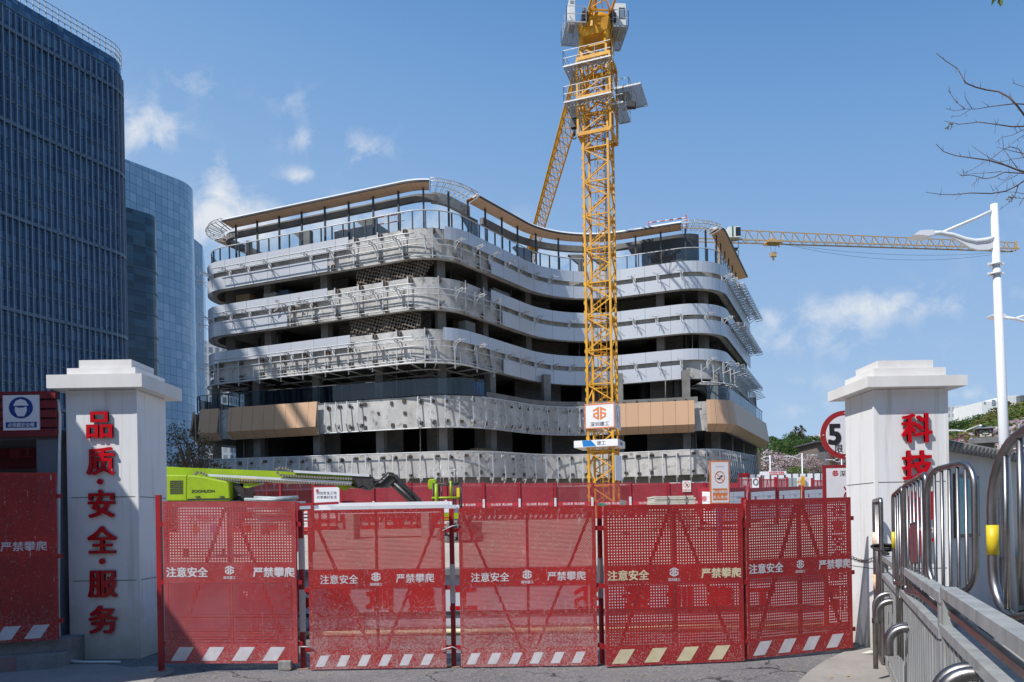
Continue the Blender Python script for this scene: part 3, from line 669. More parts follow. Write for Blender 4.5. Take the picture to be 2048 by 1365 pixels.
m = MB(); m.tube([V((c.x + .08, c.y + .06, 0)), V((c.x + .08, c.y + .06, c.z + .1))], .05, 14); m.build('post', flat('grey_post', (.20, .20, .21), .5), t)
a_, b_ = at(1645, 931, 10.3), at(1645, 1252, 10.3)
t = thing('slow_down_sign', 'tall white sign with red frame reading slow down, under the speed sign', 'sign', (a_.x + .45, 10.3, b_.z))
x1 = a_.x + .98
m = MB(); m.box(a_.x, 10.29, b_.z, x1, 10.32, a_.z); m.build('frame', pm('sign_red2', (.30, .02, .028), (.26, .02, .026), 3, .4), t)
m = MB(); m.face([V((a_.x + .045, 10.287, b_.z + .045)), V((x1 - .045, 10.287, b_.z + .045)), V((x1 - .045, 10.287, a_.z - .045)), V((a_.x + .045, 10.287, a_.z - .045))]); m.build('face', signw, t)
logo(.085, at(1670.5, 947, 10.286), XA, ZA, red_l, t); text('深圳建工', .088, at(1704, 947, 10.286), XA, ZA, black, t, .0)
dkr = flat('dark_red_letter', (.30, .008, .02), .5)
text('减 速 慢 行', .175, at(1746, 983, 10.286), XA, ZA, dkr, t, .02)
for ch, y in (('注', 1022), ('意', 1052), ('安', 1082), ('全', 1112)): text(ch, .19, at(1676, y, 10.286), XA, ZA, dkr, t, .03)
for y in (1150, 1180, 1210): text('慢行', .16, at(1680, y, 10.286), XA, ZA, dkr, t, .03)
# no e-bikes board on its blue post
t = thing('no_ebike_sign', 'white board with orange border forbidding electric bikes, on a blue post', 'sign', at(1440, 1040, 13))
A, B = at(1421, 1009, 13.0), at(1461, 921, 13.0); ex = V((B.x - A.x, .06, 0)).normalized(); W = (V((B.x, 0, 0)) - V((A.x, 0, 0))).length; Hh = B.z - A.z; n = ex.cross(ZA)
O = V((A.x, 13.0, A.z)); Q = lambda u, v, d=0: O + ex * (u * W) + ZA * (v * Hh) + n * d
m = MB(); m.prism([Q(0, 0), Q(1, 0), Q(1, 1), Q(0, 1)][::-1], -n * .02); m.build('board', orange, t)
m = MB(); m.face([Q(.06, .035, .003), Q(.94, .035, .003), Q(.94, .965, .003), Q(.06, .965, .003)]); m.build('face', signw, t)
m = MB(); m.face([Q(.12, .09, .005), Q(.87, .09, .005), Q(.87, .36, .005), Q(.12, .36, .005)]); m.build('caption_panel', orange, t)
text('禁止电瓶车', .058, Q(.495, .285, .006), ex, ZA, signw, t, .03); text('进 入 场 内', .058, Q(.495, .16, .006), ex, ZA, signw, t, .03)
text('注意安全', .045, Q(.5, .87, .004), ex, ZA, flat('faded_pink', (.72, .60, .62), .6), t, .0)
m = MB(); cc = Q(.49, .62, .006); ri, ro = .082, .096
ring = lambda r: [cc + ex * (math.cos(a) * r) + ZA * (math.sin(a) * r * 1.12) for a in [k * math.pi / 16 for k in range(33)]]
r0, r1 = ring(ri), ring(ro)
for k in range(32): m.face([r0[k], r1[k], r1[k + 1], r0[k + 1]])
da = V((-.707, 0, .707)); d1 = ex * -.707 + ZA * .75; d2 = ex * .707 + ZA * .707
m.face([cc + d1 * .085 - d2 * .007, cc + d1 * .085 + d2 * .007, cc - d1 * .085 + d2 * .007, cc - d1 * .085 - d2 * .007][::-1]); m.build('ban_ring', orange, t)
m = MB()
for pts in ([(-.055, -.03), (-.02, -.045), (.01, -.035), (.045, .01), (.06, .012), (.06, .03), (.035, .035), (.012, .02), (-.015, -.02), (-.05, -.015)],): m.face([cc + ex * a + ZA * b + n * -.001 for a, b in pts])
m.build('bike_symbol', black, t)
pb = Q(.5, 0, -.05); m = MB(); m.tube([V((pb.x, pb.y, site_z(pb.x, 13))), V((pb.x, pb.y, pb.z + .3))], .035, 12); m.build('post', flat('blue_post', (.02, .14, .36), .4), t)
# ================================================================ red safety fence across the site
def clothmat(name, alpha, c1, c2):
    m, nt, b = base(name); col = mixc(nt, ramp(nt, noise(nt, 1.6, 6), .35, .65), c1, c2); col = mixc(nt, ramp(nt, noise(nt, 9, 8, .7), .58, .72), col, (.44, .20, .22))
    nt.links.new(col, b.inputs['Base Color']); b.inputs['Roughness'].default_value = .6; b.inputs['Alpha'].default_value = alpha
    return m
clA = clothmat('red_net', .86, (.36, .030, .045), (.30, .022, .036)); clB = clothmat('thin_red_net', .62, (.36, .05, .06), (.30, .03, .045)); clC = clothmat('open_red_net', .38, (.22, .02, .028), (.18, .016, .022))
redf = pm('red_post_paint', (.36, .015, .03), (.30, .014, .025), 3, .5); pinkf = flat('pale_red_edge', (.46, .06, .08), .5)  # pinkf: a lighter, pinker red for the thin net frames
YF = 33.0; zf = site_z(0, YF)
spans = [(478, 503, 'C'), (506, 560, 'C'), (563, 625, 'C'), (684, 744, 'A'), (750, 818, 'A'), (824, 890, 'A'), (894, 965, 'A'), (970, 1036, 'A'), (1042, 1107, 'A'), (1114, 1181, 'B'), (1188, 1257, 'B'), (1264, 1334, 'A'), (1340, 1407, 'A'), (1412, 1478, 'A')]
names = ['darkest see-through net panel, leftmost, under the lime boom', 'dark see-through net panel under the lime boom', 'dark net panel left of the white slogan board', 'red net panel right of the white slogan board', 'red net panel behind the black jib arm', 'red net panel between jib arm and lift basket', 'red net panel behind the lime lift basket', 'red net panel just right of the lift basket', 'brighter red net panel, second right of the lift basket', 'thin net panel with a pale triangle, left of the crane foot', 'thin net panel with the yellow crane legs showing through', 'net panel just right of the crane mast', 'net panel carrying the small no-climbing notice', 'net panel behind the no-e-bike board']
for i, (x0, x1, kd) in enumerate(spans):
    a = at(x0, 1000, YF); b = at(x1, 1000, YF); z0 = zf + .02; z1 = at((x0 + x1) / 2, 966.5, YF).z
    t = thing('net_panel', names[i], 'fence panel', ((a.x + b.x) / 2, YF, z0), 'red net panels of the inner safety fence')
    m = MB(); m.face([(a.x, YF, z0), (b.x, YF, z0), (b.x, YF, z1), (a.x, YF, z1)]); m.build('net', {'A': clA, 'B': clB, 'C': clC}[kd], t)
    m = MB(); e = .035
    for x in (a.x, b.x): m.bar((x, YF + .03, z0), (x, YF + .03, z1), e, e, up=YA)
    for z in (z0 + .02, z1 - .02): m.bar((a.x + .02, YF + .03, z), (b.x - .02, YF + .03, z), e, e)
    if kd != 'C':
        xm = (a.x + b.x) / 2
        m.bar((xm, YF + .025, z1 - .05), (a.x + .1, YF + .025, z0 + .3), .02); m.bar((xm, YF + .025, z1 - .05), (b.x - .1, YF + .025, z0 + .3), .02)
    else: m.bar(((a.x + b.x) / 2, YF + .03, z0), ((a.x + b.x) / 2, YF + .03, z1), e, e, up=YA)
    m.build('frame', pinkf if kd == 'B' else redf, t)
    if kd != 'C':
        m = MB(); zb_ = z0 + (z1 - z0) * .36; m.face([(a.x, YF - .003, zb_), (b.x, YF - .003, zb_), (b.x, YF - .003, zb_ + .17), (a.x, YF - .003, zb_ + .17)]); m.build('caption_strip', flat('red_strip', (.50, .03, .045), .5), t)
        text('当心坠落  禁止抛物', .115, V(((a.x + b.x) / 2, YF - .005, zb_ + .085)), XA, ZA, letw, t, .02)
        m = MB(); wst = (b.x - a.x) / 9
        for k in range(6): u = a.x + .1 + k * wst * 1.45; m.face([(u, YF - .003, z0 + .04), (u + wst * .6, YF - .003, z0 + .04), (u + wst * .95, YF - .003, z0 + .17), (u + wst * .35, YF - .003, z0 + .17)])
        m.build('warning_stripes', letw, t)
post_px = [504, 561, 628, 747, 821, 892, 967.5, 1039, 1110.5, 1184.5, 1260.5, 1337, 1409.5]
pl_ = ['at the dark nets far left', 'between the two dark nets', 'left of the slogan board', 'left of the black jib arm', 'under the black jib arm', 'left of the lift basket', 'right of the lift basket', 'second right of the basket', 'third right of the basket', 'against the crane mast', 'right of the crane mast', 'left of the no-climbing notice', 'behind the stacked boards']
for px, lab in zip(post_px, pl_):
    x = at(px, 1000, YF).x; z1 = at(px, 964.5, YF).z
    t = thing('fence_post', 'red post with a white band ' + lab, 'post', (x, YF, zf), 'banded posts of the inner safety fence')
    m = MB(); m.box(x - .045, YF - .05, zf, x + .045, YF + .02, z1); m.build('tube', redf, t)
    m = MB(); m.box(x - .048, YF - .053, zf + .45, x + .048, YF + .023, zf + .95); m.build('white_band', letw, t)
# small no-climbing notice on a net panel
c = at(1373.5, 973, YF - .04); t = thing('no_climbing_notice', 'small orange and white notice hung on the inner red fence', 'sign', c)
m = MB(); m.box(c.x - .19, YF - .05, c.z - .25, c.x + .19, YF - .03, c.z + .25); m.build('board', signw, t)
m = MB(); ro, ri = .15, .12
for k in range(24):
    a0, a1 = k * math.pi / 12, (k + 1) * math.pi / 12; f_ = lambda r, a: (c.x + r * math.cos(a), YF - .053, c.z + .06 + r * math.sin(a)); m.face([f_(ri, a0), f_(ro, a0), f_(ro, a1), f_(ri, a1)])
m.bar((c.x - .1, YF - .054, c.z + .16), (c.x + .1, YF - .054, c.z - .04), .004, .03); m.build('ban_ring', orange, t)
m = MB(); m.tube([(c.x - .02, YF - .054, c.z + .13), (c.x, YF - .054, c.z + .06), (c.x + .05, YF - .054, c.z - .02)], .016, 5); m.tube([(c.x - .06, YF - .054, c.z + .0), (c.x, YF - .054, c.z + .06), (c.x + .07, YF - .054, c.z + .09)], .012, 5); m.build('climber_symbol', black, t)
m = MB(); m.face([(c.x - .17, YF - .053, c.z - .22), (c.x + .17, YF - .053, c.z - .22), (c.x + .17, YF - .053, c.z - .13), (c.x - .17, YF - .053, c.z - .13)]); m.build('caption_bar', orange, t)
text('禁止攀爬', .075, V((c.x, YF - .055, c.z - .175)), XA, ZA, signw, t, .02)
# white slogan board
A, B = at(624, 1012, 32.6), at(683, 971, 32.6)
t = thing('slogan_board', 'white slogan board in a red frame below the lime boom', 'sign', (A.x + .6, 32.6, zf))
m = MB(); m.box(A.x, 32.6, zf, B.x, 32.66, B.z); m.build('frame', redf, t)
m = MB(); m.face([(A.x + .1, 32.597, zf + .1), (B.x - .1, 32.597, zf + .1), (B.x - .1, 32.597, B.z - .08), (A.x + .1, 32.597, B.z - .08)]); m.build('face', signw, t)
cx_ = (A.x + B.x) / 2
text('同创安全工地', .15, V((cx_, 32.594, at(650, 986.5, 32.6).z)), XA, ZA, black, t, .0); text('共享美好生活', .15, V((cx_, 32.594, at(650, 995, 32.6).z)), XA, ZA, black, t, .0)
logo(.14, V((A.x + .25, 32.594, B.z - .22)), XA, ZA, red_l, t)
# row of poster boards on the right, receding
pb_ = [((1401, 975, 1.0), (1440, 977, 1.0), 21.0, 20.6, 'white poster board just behind the no-e-bike sign'), ((1442, 977), (1490, 975), 20.6, 21.4, 'white poster board between no-e-bike sign and the first red posts'), ((1500, 977), (1551, 974), 21.6, 23.0, 'white poster board with two columns, left of the pair by the speed sign'), ((1557, 975), (1601, 973), 23.1, 24.6, 'white poster board in the middle of the receding row'), ((1608, 974), (1650, 972), 24.8, 26.5, 'white poster board farthest along the row, beside the tall red-framed sign')]
for (p0, p1, Y0, Y1, lab) in pb_:
    a = at(p0[0], p0[1], Y0); b = at(p1[0], p1[1], Y1); ex = V((b.x - a.x, b.y - a.y, 0)); W = ex.length; ex /= W; n = ex.cross(ZA)
    zb_ = site_z(a.x, Y0) + .15; P = lambda u, z, d=0: V((a.x, a.y, 0)) + ex * u + n * d + ZA * (z + (b.z - a.z) * u / W)
    t = thing('poster_board', lab, 'poster', ((a.x + b.x) / 2, (Y0 + Y1) / 2, zb_), 'white poster boards right of the gate')
    m = MB(); q = [P(0, zb_), P(W, zb_), P(W, a.z), P(0, a.z)]; m.prism([x - n * .03 for x in q], n * .03); m.build('frame', redf, t)
    m = MB(); m.face([P(.05, zb_ + .05, .003), P(W - .05, zb_ + .05, .003), P(W - .05, a.z - .12, .003), P(.05, a.z - .12, .003)]); m.build('face', signw, t)
    m = MB()
    m.bar(P(W / 2, a.z - .13, .004), P(W / 2, zb_ + .1, .004), .012, .004, up=n)
    for k in range(6): m.bar(P(.06, a.z - .26 - k * .14, .004), P(W - .06, a.z - .26 - k * .14, .004), .004, .01)
    m.build('rule_lines', flat('grey_rule', (.45, .45, .5), .6), t)
    logo(.15, P(W * .2, a.z - .32, .006), ex, ZA, red_l, t); text('安全生产', .07, P(W * .74, a.z - .3, .006), ex, ZA, flat('slate_ink', (.14, .16, .28), .6), t, .0)
    m = MB(); m.face([P(W * .2, a.z - .64, .006), P(W * .74, a.z - .60, .006), P(W * .80, a.z - .46, .006), P(W * .26, a.z - .5, .006)]); m.build('headline_bar', dkr, t)
    text('安全知识', .10, P(W * .5, a.z - .55, .008), ex, ZA, signw, t, .02, shear=.2)
    for u in (-.03, W + .03):
        m = MB(); m.bar(P(u, site_z(a.x, Y0) - .02, -.03), P(u, a.z + .05, -.03), .05, .05, up=n); m.build('post', redf, t)
# second red net fence farther right, container, hoarding
def netrow(pairs, Y, ztop_px, labels):
    for (x0, x1), lab in zip(pairs, labels):
        a, b = at(x0, ztop_px, Y), at(x1, ztop_px, Y); z0 = site_z(a.x, Y)
        t = thing('net_panel', lab, 'fence panel', ((a.x + b.x) / 2, Y, z0), 'red net panels right of the crane')
        m = MB(); m.face([(a.x, Y, z0), (b.x, Y, z0), (b.x, Y, a.z), (a.x, Y, a.z)]); m.build('net', clB, t)
        m = MB()
        for x in (a.x, b.x): m.bar((x, Y, z0), (x, Y, a.z + .15), .10, .1, up=YA)
        for z in (z0 + .05, a.z): m.bar((a.x, Y, z), (b.x, Y, z), .06)
        xm = (a.x + b.x) / 2; m.bar((xm, Y + .05, a.z), (a.x + .2, Y + .05, z0 + .2), .04); m.bar((xm, Y + .05, a.z), (b.x - .2, Y + .05, z0 + .2), .04); m.build('frame', redf, t)
netrow([(1478, 1516), (1520, 1550), (1554, 1574)], 44, 960, ['far red net panel beside a small ban notice', 'far red net panel in front of the grey container', 'short far red net panel at the container end'])
netrow([(1624, 1648)], 40, 962, ['far red net panel next to the tall red-framed sign'])
c = at(1511, 966, 43.9); m = MB(); m.box(c.x - .2, 43.88, c.z - .3, c.x + .2, 43.93, c.z + .3); o = tag(m.build('ban_notice', signw), 'small white ban notice on the far red net fence', 'sign')
m = MB(); m.tube([(c.x + .14 * math.cos(a), 43.87, c.z + .05 + .18 * math.sin(a)) for a in [k * math.pi / 8 for k in range(16)]], .025, 5, closed=True); m.build('ban_ring', black, o)
a, b = at(1548, 957, 50), at(1594, 957, 50); zc0 = site_z(a.x, 50)
tag(corr('material_container', a.x, b.x, 50, zc0, a.z, .28, pm('grey_container', (.30, .34, .36), (.24, .28, .30), 1, .6), None, None, .05), 'grey ribbed container behind the red nets on the right', 'container')
a, b = at(1596, 955, 51), at(1618, 955, 51)
t = thing('pipe_rack', 'white barred rack with a yellow hook beside the grey container', 'rack', (a.x, 51, zc0))
for k in range(7): x = a.x + (b.x - a.x) * k / 6; m = MB(); m.box(x - .04, 51, zc0, x + .04, 51.1, a.z); m.build('bar', signw, t)
m = MB(); c = at(1606, 963, 50.8); m.bar((c.x, 50.8, zc0), (c.x, 50.8, c.z + .35), .22, .12, up=YA); m.bar((c.x - .6, 50.8, c.z - .1), (c.x + .1, 50.8, c.z + .05), .1); m.build('hook', yellow, t)
a, b = at(1478, 950, 64), at(1760, 950, 64); z0 = site_z(a.x, 64)
t = thing('site_hoarding', 'long white hoarding along the far right edge of the site', 'hoarding', (20, 64, z0))
m = MB(); m.box(a.x, 64, z0, b.x, 64.1, a.z); m.build('sheet', signw, t)
for k in range(20): x = a.x + .2 + k * (b.x - a.x - .4) / 19; m = MB(); m.box(x - .035, 63.93, z0, x + .035, 63.999, a.z + .12); m.build('post', steel_d, t)
m = MB(); q = at(1478, 954, 63.9); q2 = at(1496, 949, 63.9); m.box(q.x, 63.95, q.z - .05, q2.x + .2, 63.99, q2.z + .1); m.build('red_banner', red_l, t)
a, b = at(1521, 951, 60), at(1573, 944, 60)
t = thing('gate_sign', 'white lintel sign with a red name panel above the far hoarding', 'sign', (a.x + 1, 60, 1.65))
m = MB(); m.box(a.x, 60, a.z, b.x, 60.2, b.z + .05); m.build('board', signw, t)
for x in (a.x + .1, b.x - .1): m = MB(); m.box(x - .06, 60.05, 1.6, x + .06, 60.15, a.z); m.build('post', steel_d, t)
q, q2 = at(1540, 950.5, 59.9), at(1568, 944, 59.9); m = MB(); m.box(q.x, 59.95, q.z, q2.x, 59.99, q2.z); m.build('name_panel', red_l, t)
text('材料仓储中心', .19, V(((q.x + q2.x) / 2, 59.94, (q.z + q2.z) / 2)), XA, ZA, signw, t, .02)
# stacked boards, bundles, barriers
t = thing('board_stack', 'stack of pale boards strapped with cord, in front of the inner fence', 'board stack', at(1350, 1010, 20))
a, b = at(1311, 1010, 20), at(1392, 991, 20); n_ = 9; z0 = site_z(a.x, 20); hh = (b.z - z0) / 20; rng = random.Random(5)
for k in range(20):
    m = MB(); j = rng.uniform(-.03, .03); m.box(a.x + j, 20 + rng.uniform(-.02, .02), z0 + k * hh, b.x + j + rng.uniform(-.04, .02), 21.1, z0 + (k + .86) * hh); m.build('board', wood, t)
for f in (.3, .75): m = MB(); x = a.x + (b.x - a.x) * f; m.box(x - .01, 19.96, z0, x + .01, 19.975, b.z + .01); m.build('strap', black, t)
t = thing('profile_bundle', 'long bundle of bright aluminium profiles behind the dusty gate panel', 'bundle', at(770, 1010, 19))
a, b = at(668, 1015, 19), at(880, 1003, 19); z1 = b.z; z0 = site_z(a.x, 19)
for k in range(4):
    for j in range(3):
        m = MB(); m.box(a.x + rng.uniform(-.2, .15) + j * .1, 19 + k * .2, z1 - .10 * (j + 1) + .004, b.x + rng.uniform(-.15, .3) + (.2 if j else 0), 19.17 + k * .2, z1 - .10 * j); m.build('profile', pm('bright_alu', (.68, .72, .76), (.60, .64, .69), 2, .35, .2) if (k + j) % 2 else signw, t)
for x in (a.x + .4, b.x - .4): m = MB(); m.box(x - .1, 19, z0, x + .1, 19.8, z1 - .304); m.build('bearer', wood, t)
t = thing('steel_bundle', 'ragged bundle of grey wrapped profiles behind the propped gate panel', 'bundle', at(540, 1000, 22))
a, b = at(487, 1003, 22), at(592, 993, 22); z0 = site_z(a.x, 22)
for k in range(14):
    z = z0 + .3 + (b.z - z0 - .3) * (k + 1) / 14; m = MB(); y = 22 + rng.uniform(0, .5); m.tube([(a.x + rng.uniform(-.1, .3), y, z), ((a.x + b.x) / 2, y + .03, z - .03), (b.x + rng.uniform(-.3, .15), y, z + rng.uniform(-.03, .03))], .05, 6); m.build('profile', pm('wrapped_alu', (.44, .47, .48), (.30, .34, .34), 6, .5, .3), t)
for x in (a.x + .4, b.x - .4): m = MB(); m.box(x - .15, 21.9, z0, x + .15, 22.6, z0 + .32); m.build('bearer', wood, t)
# orange-red plastic water barriers
def plastic_barrier(px, py, Y, label, rz=0):
    p = at(px, py, Y); W, Hh = 1.16, .62; z0 = site_z(p.x, Y)
    t = thing('plastic_barrier', label, 'barrier', (p.x, Y, z0), 'red plastic barriers on the site')
    m = MB(); X0 = p.x - W / 2; pts = [(X0, z0), (X0 + W, z0), (X0 + W, z0 + Hh * .75), (X0 + W - .1, z0 + Hh), (X0 + .1, z0 + Hh), (X0, z0 + Hh * .75)]
    m.box(X0, Y - .2, z0, X0 + W, Y + .2, z0 + .12); m.box(X0, Y - .05, z0 + .30, X0 + W, Y + .05, z0 + .36)
    for k in range(5): u = X0 + W * k / 4; m.box(u - .035, Y - .05, z0 + .12, u + .035, Y + .05, z0 + Hh - .05 * (k in (0, 4)))
    m.tube([(X0, Y, z0 + Hh * .8), (X0 + .08, Y, z0 + Hh), (X0 + W - .08, Y, z0 + Hh), (X0 + W, Y, z0 + Hh * .8)], .045, 8)
    m.box(X0 + W * .25, Y - .045, z0 + .12, X0 + W * .5, Y + .045, z0 + .30)
    m.build('body', red_b, t); return t
for px, lab in ((496, 'plastic barrier behind the propped panel, under the lime engine cover'), (560, 'plastic barrier under the aluminium bundles, left of the thin post'), (640, 'plastic barrier behind the thin post and the first dusty panel'), (722, 'plastic barrier in the middle behind the first dusty panel'), (806, 'plastic barrier right of the middle behind the first dusty panel'), (868, 'plastic barrier farthest right, below the lift basket')):
    plastic_barrier(px, 1050, 25.0, lab)
# rubble and timber
m = MB(); rng = random.Random(9)
for k in range(140):
    p = at(rng.uniform(885, 960), 1040, rng.uniform(17, 21)); s = rng.uniform(.04, .16); z = site_z(p.x, p.y) + max(0, .45 - abs(p.x + 1.35) * .7) * rng.random()
    m.obox((p.x, p.y, z + s * .3), (math.cos(k), math.sin(k), 0), (-math.sin(k), math.cos(k), 0), s, s * .7, s * .6)
struct(m.build('rubble', concrete_dark), 'stuff')
m = MB(); m.bar(at(1200, 1008, 20), at(1228, 1019, 19), .14, .05); p = at(1214, 1040, 19.5); tag(m.build('green_plank', flat('green_plank', (.02, .16, .09), .5)), 'green plank lying on the site in front of the crane foot', 'plank')
m = MB(); m.bar(at(1243, 1022, 20), at(1247, 1001, 20), .16, .1, up=YA); tag(m.build('timber_post', concrete_dark), 'short grey timber standing just right of the crane foot', 'timber')
m = MB(); m.box(at(470, 1040, 12.6).x, 14.5, .95, at(330, 1040, 12.6).x, 14.6, .95); 
t = thing('info_board', 'white picture board seen through the propped gate panel', 'board', at(400, 1060, 14))
A, B = at(358, 1099, 14), at(452, 1010, 14); z0 = site_z(0, 14)
m = MB(); m.box(A.x, 14, A.z, B.x, 14.05, B.z); m.build('board', signw, t)
for x in (A.x + .1, B.x - .1): m = MB(); m.box(x - .03, 14.06, z0, x + .03, 14.11, B.z - .05); m.build('leg', steel_d, t)
m = MB(); c = at(391, 1058, 13.996); m.face(disc(c.x, c.z, 13.996, .06, .09)); m.build('orange_figure', orange, t)
m = MB(); c = at(428, 1058, 13.996); m.face(disc(c.x, c.z, 13.996, .06, .09)); m.build('violet_figure', flat('violet', (.30, .20, .45), .5), t)
text('文明施工', .14, at(405, 1036, 13.99), XA, ZA, flat('rose_letter', (.60, .18, .22), .5), t, .02)
# white-and-red striped truck tail seen through the slot beside the thin post
t = thing('banner_frame', 'red framed banner with a grey strip, above the first dusty panel', 'banner', at(610, 1015, 15))
A, B = at(592, 1019, 15), at(682, 1003, 15); z0 = site_z(0, 15)
m = MB(); m.box(A.x, 15, z0, A.x + .06, 15.06, B.z); m.box(A.x + .3, 15, z0, A.x + .36, 15.06, B.z - .02); m.bar((A.x + .061, 15.03, B.z - .055), (B.x - .06, 15.03, B.z - .03), .05); m.build('frame', redf, t)
m = MB(); q = at(636, 1014, 15); m.box(A.x + .07, 15.01, A.z, q.x, 15.04, B.z - .07); m.build('strip', pm('grey_strip', (.40, .46, .54), (.34, .40, .47), 3, .5), t)
m = MB(); 
for k in range(5): m.box(A.x + .062, 15.012, A.z - .09 - .07 * k, A.x + .30, 15.04, A.z - .05 - .07 * k)
m.build('white_slat', signw, t)
# ================================================================ the building under construction
def fillet(pts, step=.45):
    """pts: (x, y, r); returns a dense rounded polyline"""
    P = [V((p[0], p[1])) for p in pts]; out = [P[0]]
    for i in range(1, len(P) - 1):
        a, b, c = P[i - 1], P[i], P[i + 1]; r = pts[i][2]
        u = (a - b).normalized(); v = (c - b).normalized(); ang = math.acos(max(-1, min(1, u.dot(v))))
        t = r / math.tan(ang / 2); p0 = b + u * t; p1 = b + v * t; ctr = b + (u + v).normalized() * (r / math.sin(ang / 2))
        a0 = math.atan2(p0.y - ctr.y, p0.x - ctr.x); a1 = math.atan2(p1.y - ctr.y, p1.x - ctr.x); d = (a1 - a0 + math.pi) % (2 * math.pi) - math.pi
        n = max(6, int(abs(d) * r / step))
        for k in range(n + 1): out.append(ctr + V((math.cos(a0 + d * k / n), math.sin(a0 + d * k / n))) * r)
    out.append(P[-1])
    res = [out[0]]
    for p in out[1:]:
        L_ = (p - res[-1]).length
        if L_ < 1e-4: continue
        n = max(1, int(L_ / 1.2))
        a = res[-1].copy()
        for k in range(1, n + 1): res.append(a + (p - a) * (k / n))
    return res
class Line:
    def __init__(s, pts):
        s.p = pts; s.s = [0]
        for a, b in zip(pts, pts[1:]): s.s.append(s.s[-1] + (b - a).length)
        s.n = []
        for i in range(len(pts)):
            d = (pts[min(i + 1, len(pts) - 1)] - pts[max(i - 1, 0)]).normalized(); s.n.append(V((d.y, -d.x)))
        s.len = s.s[-1]
    def ev(s, t, off=0):
        t = max(0, min(s.len, t)); i = 0
        import bisect
        i = min(max(bisect.bisect_right(s.s, t) - 1, 0), len(s.p) - 2)
        f = (t - s.s[i]) / max(1e-9, s.s[i + 1] - s.s[i])
        return s.p[i].lerp(s.p[i + 1], f) + s.n[i].lerp(s.n[i + 1], f).normalized() * off
    def nrm(s, t):
        import bisect
        i = min(max(bisect.bisect_right(s.s, t) - 1, 0), len(s.p) - 2); f = (t - s.s[i]) / max(1e-9, s.s[i + 1] - s.s[i])
        return s.n[i].lerp(s.n[i + 1], f).normalized()
    def at3(s, t, off, z): p = s.ev(t, off); return V((p.x, p.y, z))
    def params(s, s0, s1): return [s0] + [t for t in s.s if s0 + .02 < t < s1 - .02] + [s1]
    def find(s, px, z, off=0):
        t = s.smin
        while t < s.len:
            if proj(s.at3(t, off, z))[0] >= px: return t
            t += .05
        return s.len
def band(mb, ln, s0, s1, z0, z1, off, th, zi0=None, off_b=None):
    """closed strip along ln; off_b lets the bottom edge stand at another offset"""
    ts = ln.params(s0, s1); ob = off if off_b is None else off_b
    for a, b in zip(ts, ts[1:]):
        A0, B0, A1, B1 = ln.at3(a, ob, z0), ln.at3(b, ob, z0), ln.at3(a, off, z1), ln.at3(b, off, z1)
        a0, b0, a1, b1 = ln.at3(a, ob - th, z0), ln.at3(b, ob - th, z0), ln.at3(a, off - th, z1), ln.at3(b, off - th, z1)
        uv = [(a, z0), (b, z0), (b, z1), (a, z1)]
        mb.face([A0, B0, B1, A1], 0, True, uv); mb.face([b0, a0, a1, b1], 0, True, uv); mb.face([A1, B1, b1, a1], 0, False, uv); mb.face([B0, A0, a0, b0], 0, False, uv)
    for t, f in ((s0, 1), (s1, -1)):
        q = [ln.at3(t, ob, z0), ln.at3(t, off, z1), ln.at3(t, off - th, z1), ln.at3(t, ob - th, z0)]; mb.face(q if f > 0 else q[::-1], 0, False, [(t, z0)] * 4)
def panel_mat(name, c1, c2, rough, pitch, metal=.0, rowh=None):
    m, nt, b = base(name); uv = nt.nodes.new('ShaderNodeUVMap'); sp = nt.nodes.new('ShaderNodeSeparateXYZ'); nt.links.new(uv.outputs[0], sp.inputs[0])
    u = nmath(nt, 'DIVIDE', sp.outputs[0], pitch); fr = nmath(nt, 'FRACT', u)
    seam = nmath(nt, 'LESS_THAN', fr, .035 / pitch)
    wn = nt.nodes.new('ShaderNodeTexWhiteNoise'); wn.noise_dimensions = '1D'; nt.links.new(nmath(nt, 'FLOOR', u), wn.inputs['W'])
    col = mixc(nt, nmath(nt, 'MULTIPLY', wn.outputs['Value'], .8), c1, c2)
    col = mixc(nt, nmath(nt, 'MULTIPLY', ramp(nt, noise(nt, 1.3, 7, .7, stretch=(1, 1, .35)), .55, .8), .35), col, tuple(x * .72 for x in c1))
    col = mixc(nt, seam, col, tuple(x * .35 for x in c1))
    nt.links.new(col, b.inputs['Base Color']); b.inputs['Roughness'].default_value = rough; b.inputs['Metallic'].default_value = metal
    return m
silver = panel_mat('silver_cladding', (.56, .58, .62), (.53, .55, .59), .36, 2.4, .25)
bronze = panel_mat('bronze_cladding', (.56, .35, .21), (.53, .33, .195), .40, 1.12, .05)
soffitm = panel_mat('bronze_soffit', (.74, .48, .31), (.70, .455, .29), .4, 2.4, .1)
def glassm(name, tint, alpha, rough=.02):
    m = bpy.data.materials.new(name); m.use_nodes = True; nt = m.node_tree; nt.nodes.clear()
    o = nt.nodes.new('ShaderNodeOutputMaterial'); tr = nt.nodes.new('ShaderNodeBsdfTransparent'); tr.inputs[0].default_value = (*tint, 1)
    gl = nt.nodes.new('ShaderNodeBsdfGlossy'); gl.inputs['Roughness'].default_value = rough; gl.inputs[0].default_value = (.9, .95, 1, 1)
    fr = nt.nodes.new('ShaderNodeFresnel'); fr.inputs[0].default_value = 1.5
    mx = nt.nodes.new('ShaderNodeMixShader'); nt.links.new(nmath(nt, 'ADD', nmath(nt, 'MULTIPLY', fr.outputs[0], .8), alpha), mx.inputs[0]); nt.links.new(tr.outputs[0], mx.inputs[1]); nt.links.new(gl.outputs[0], mx.inputs[2])
    nt.links.new(mx.outputs[0], o.inputs[0]); return m
rail_glass = glassm('rail_glass', (.86, .92, .94), .05)
ln_dir = V((.44, .9))
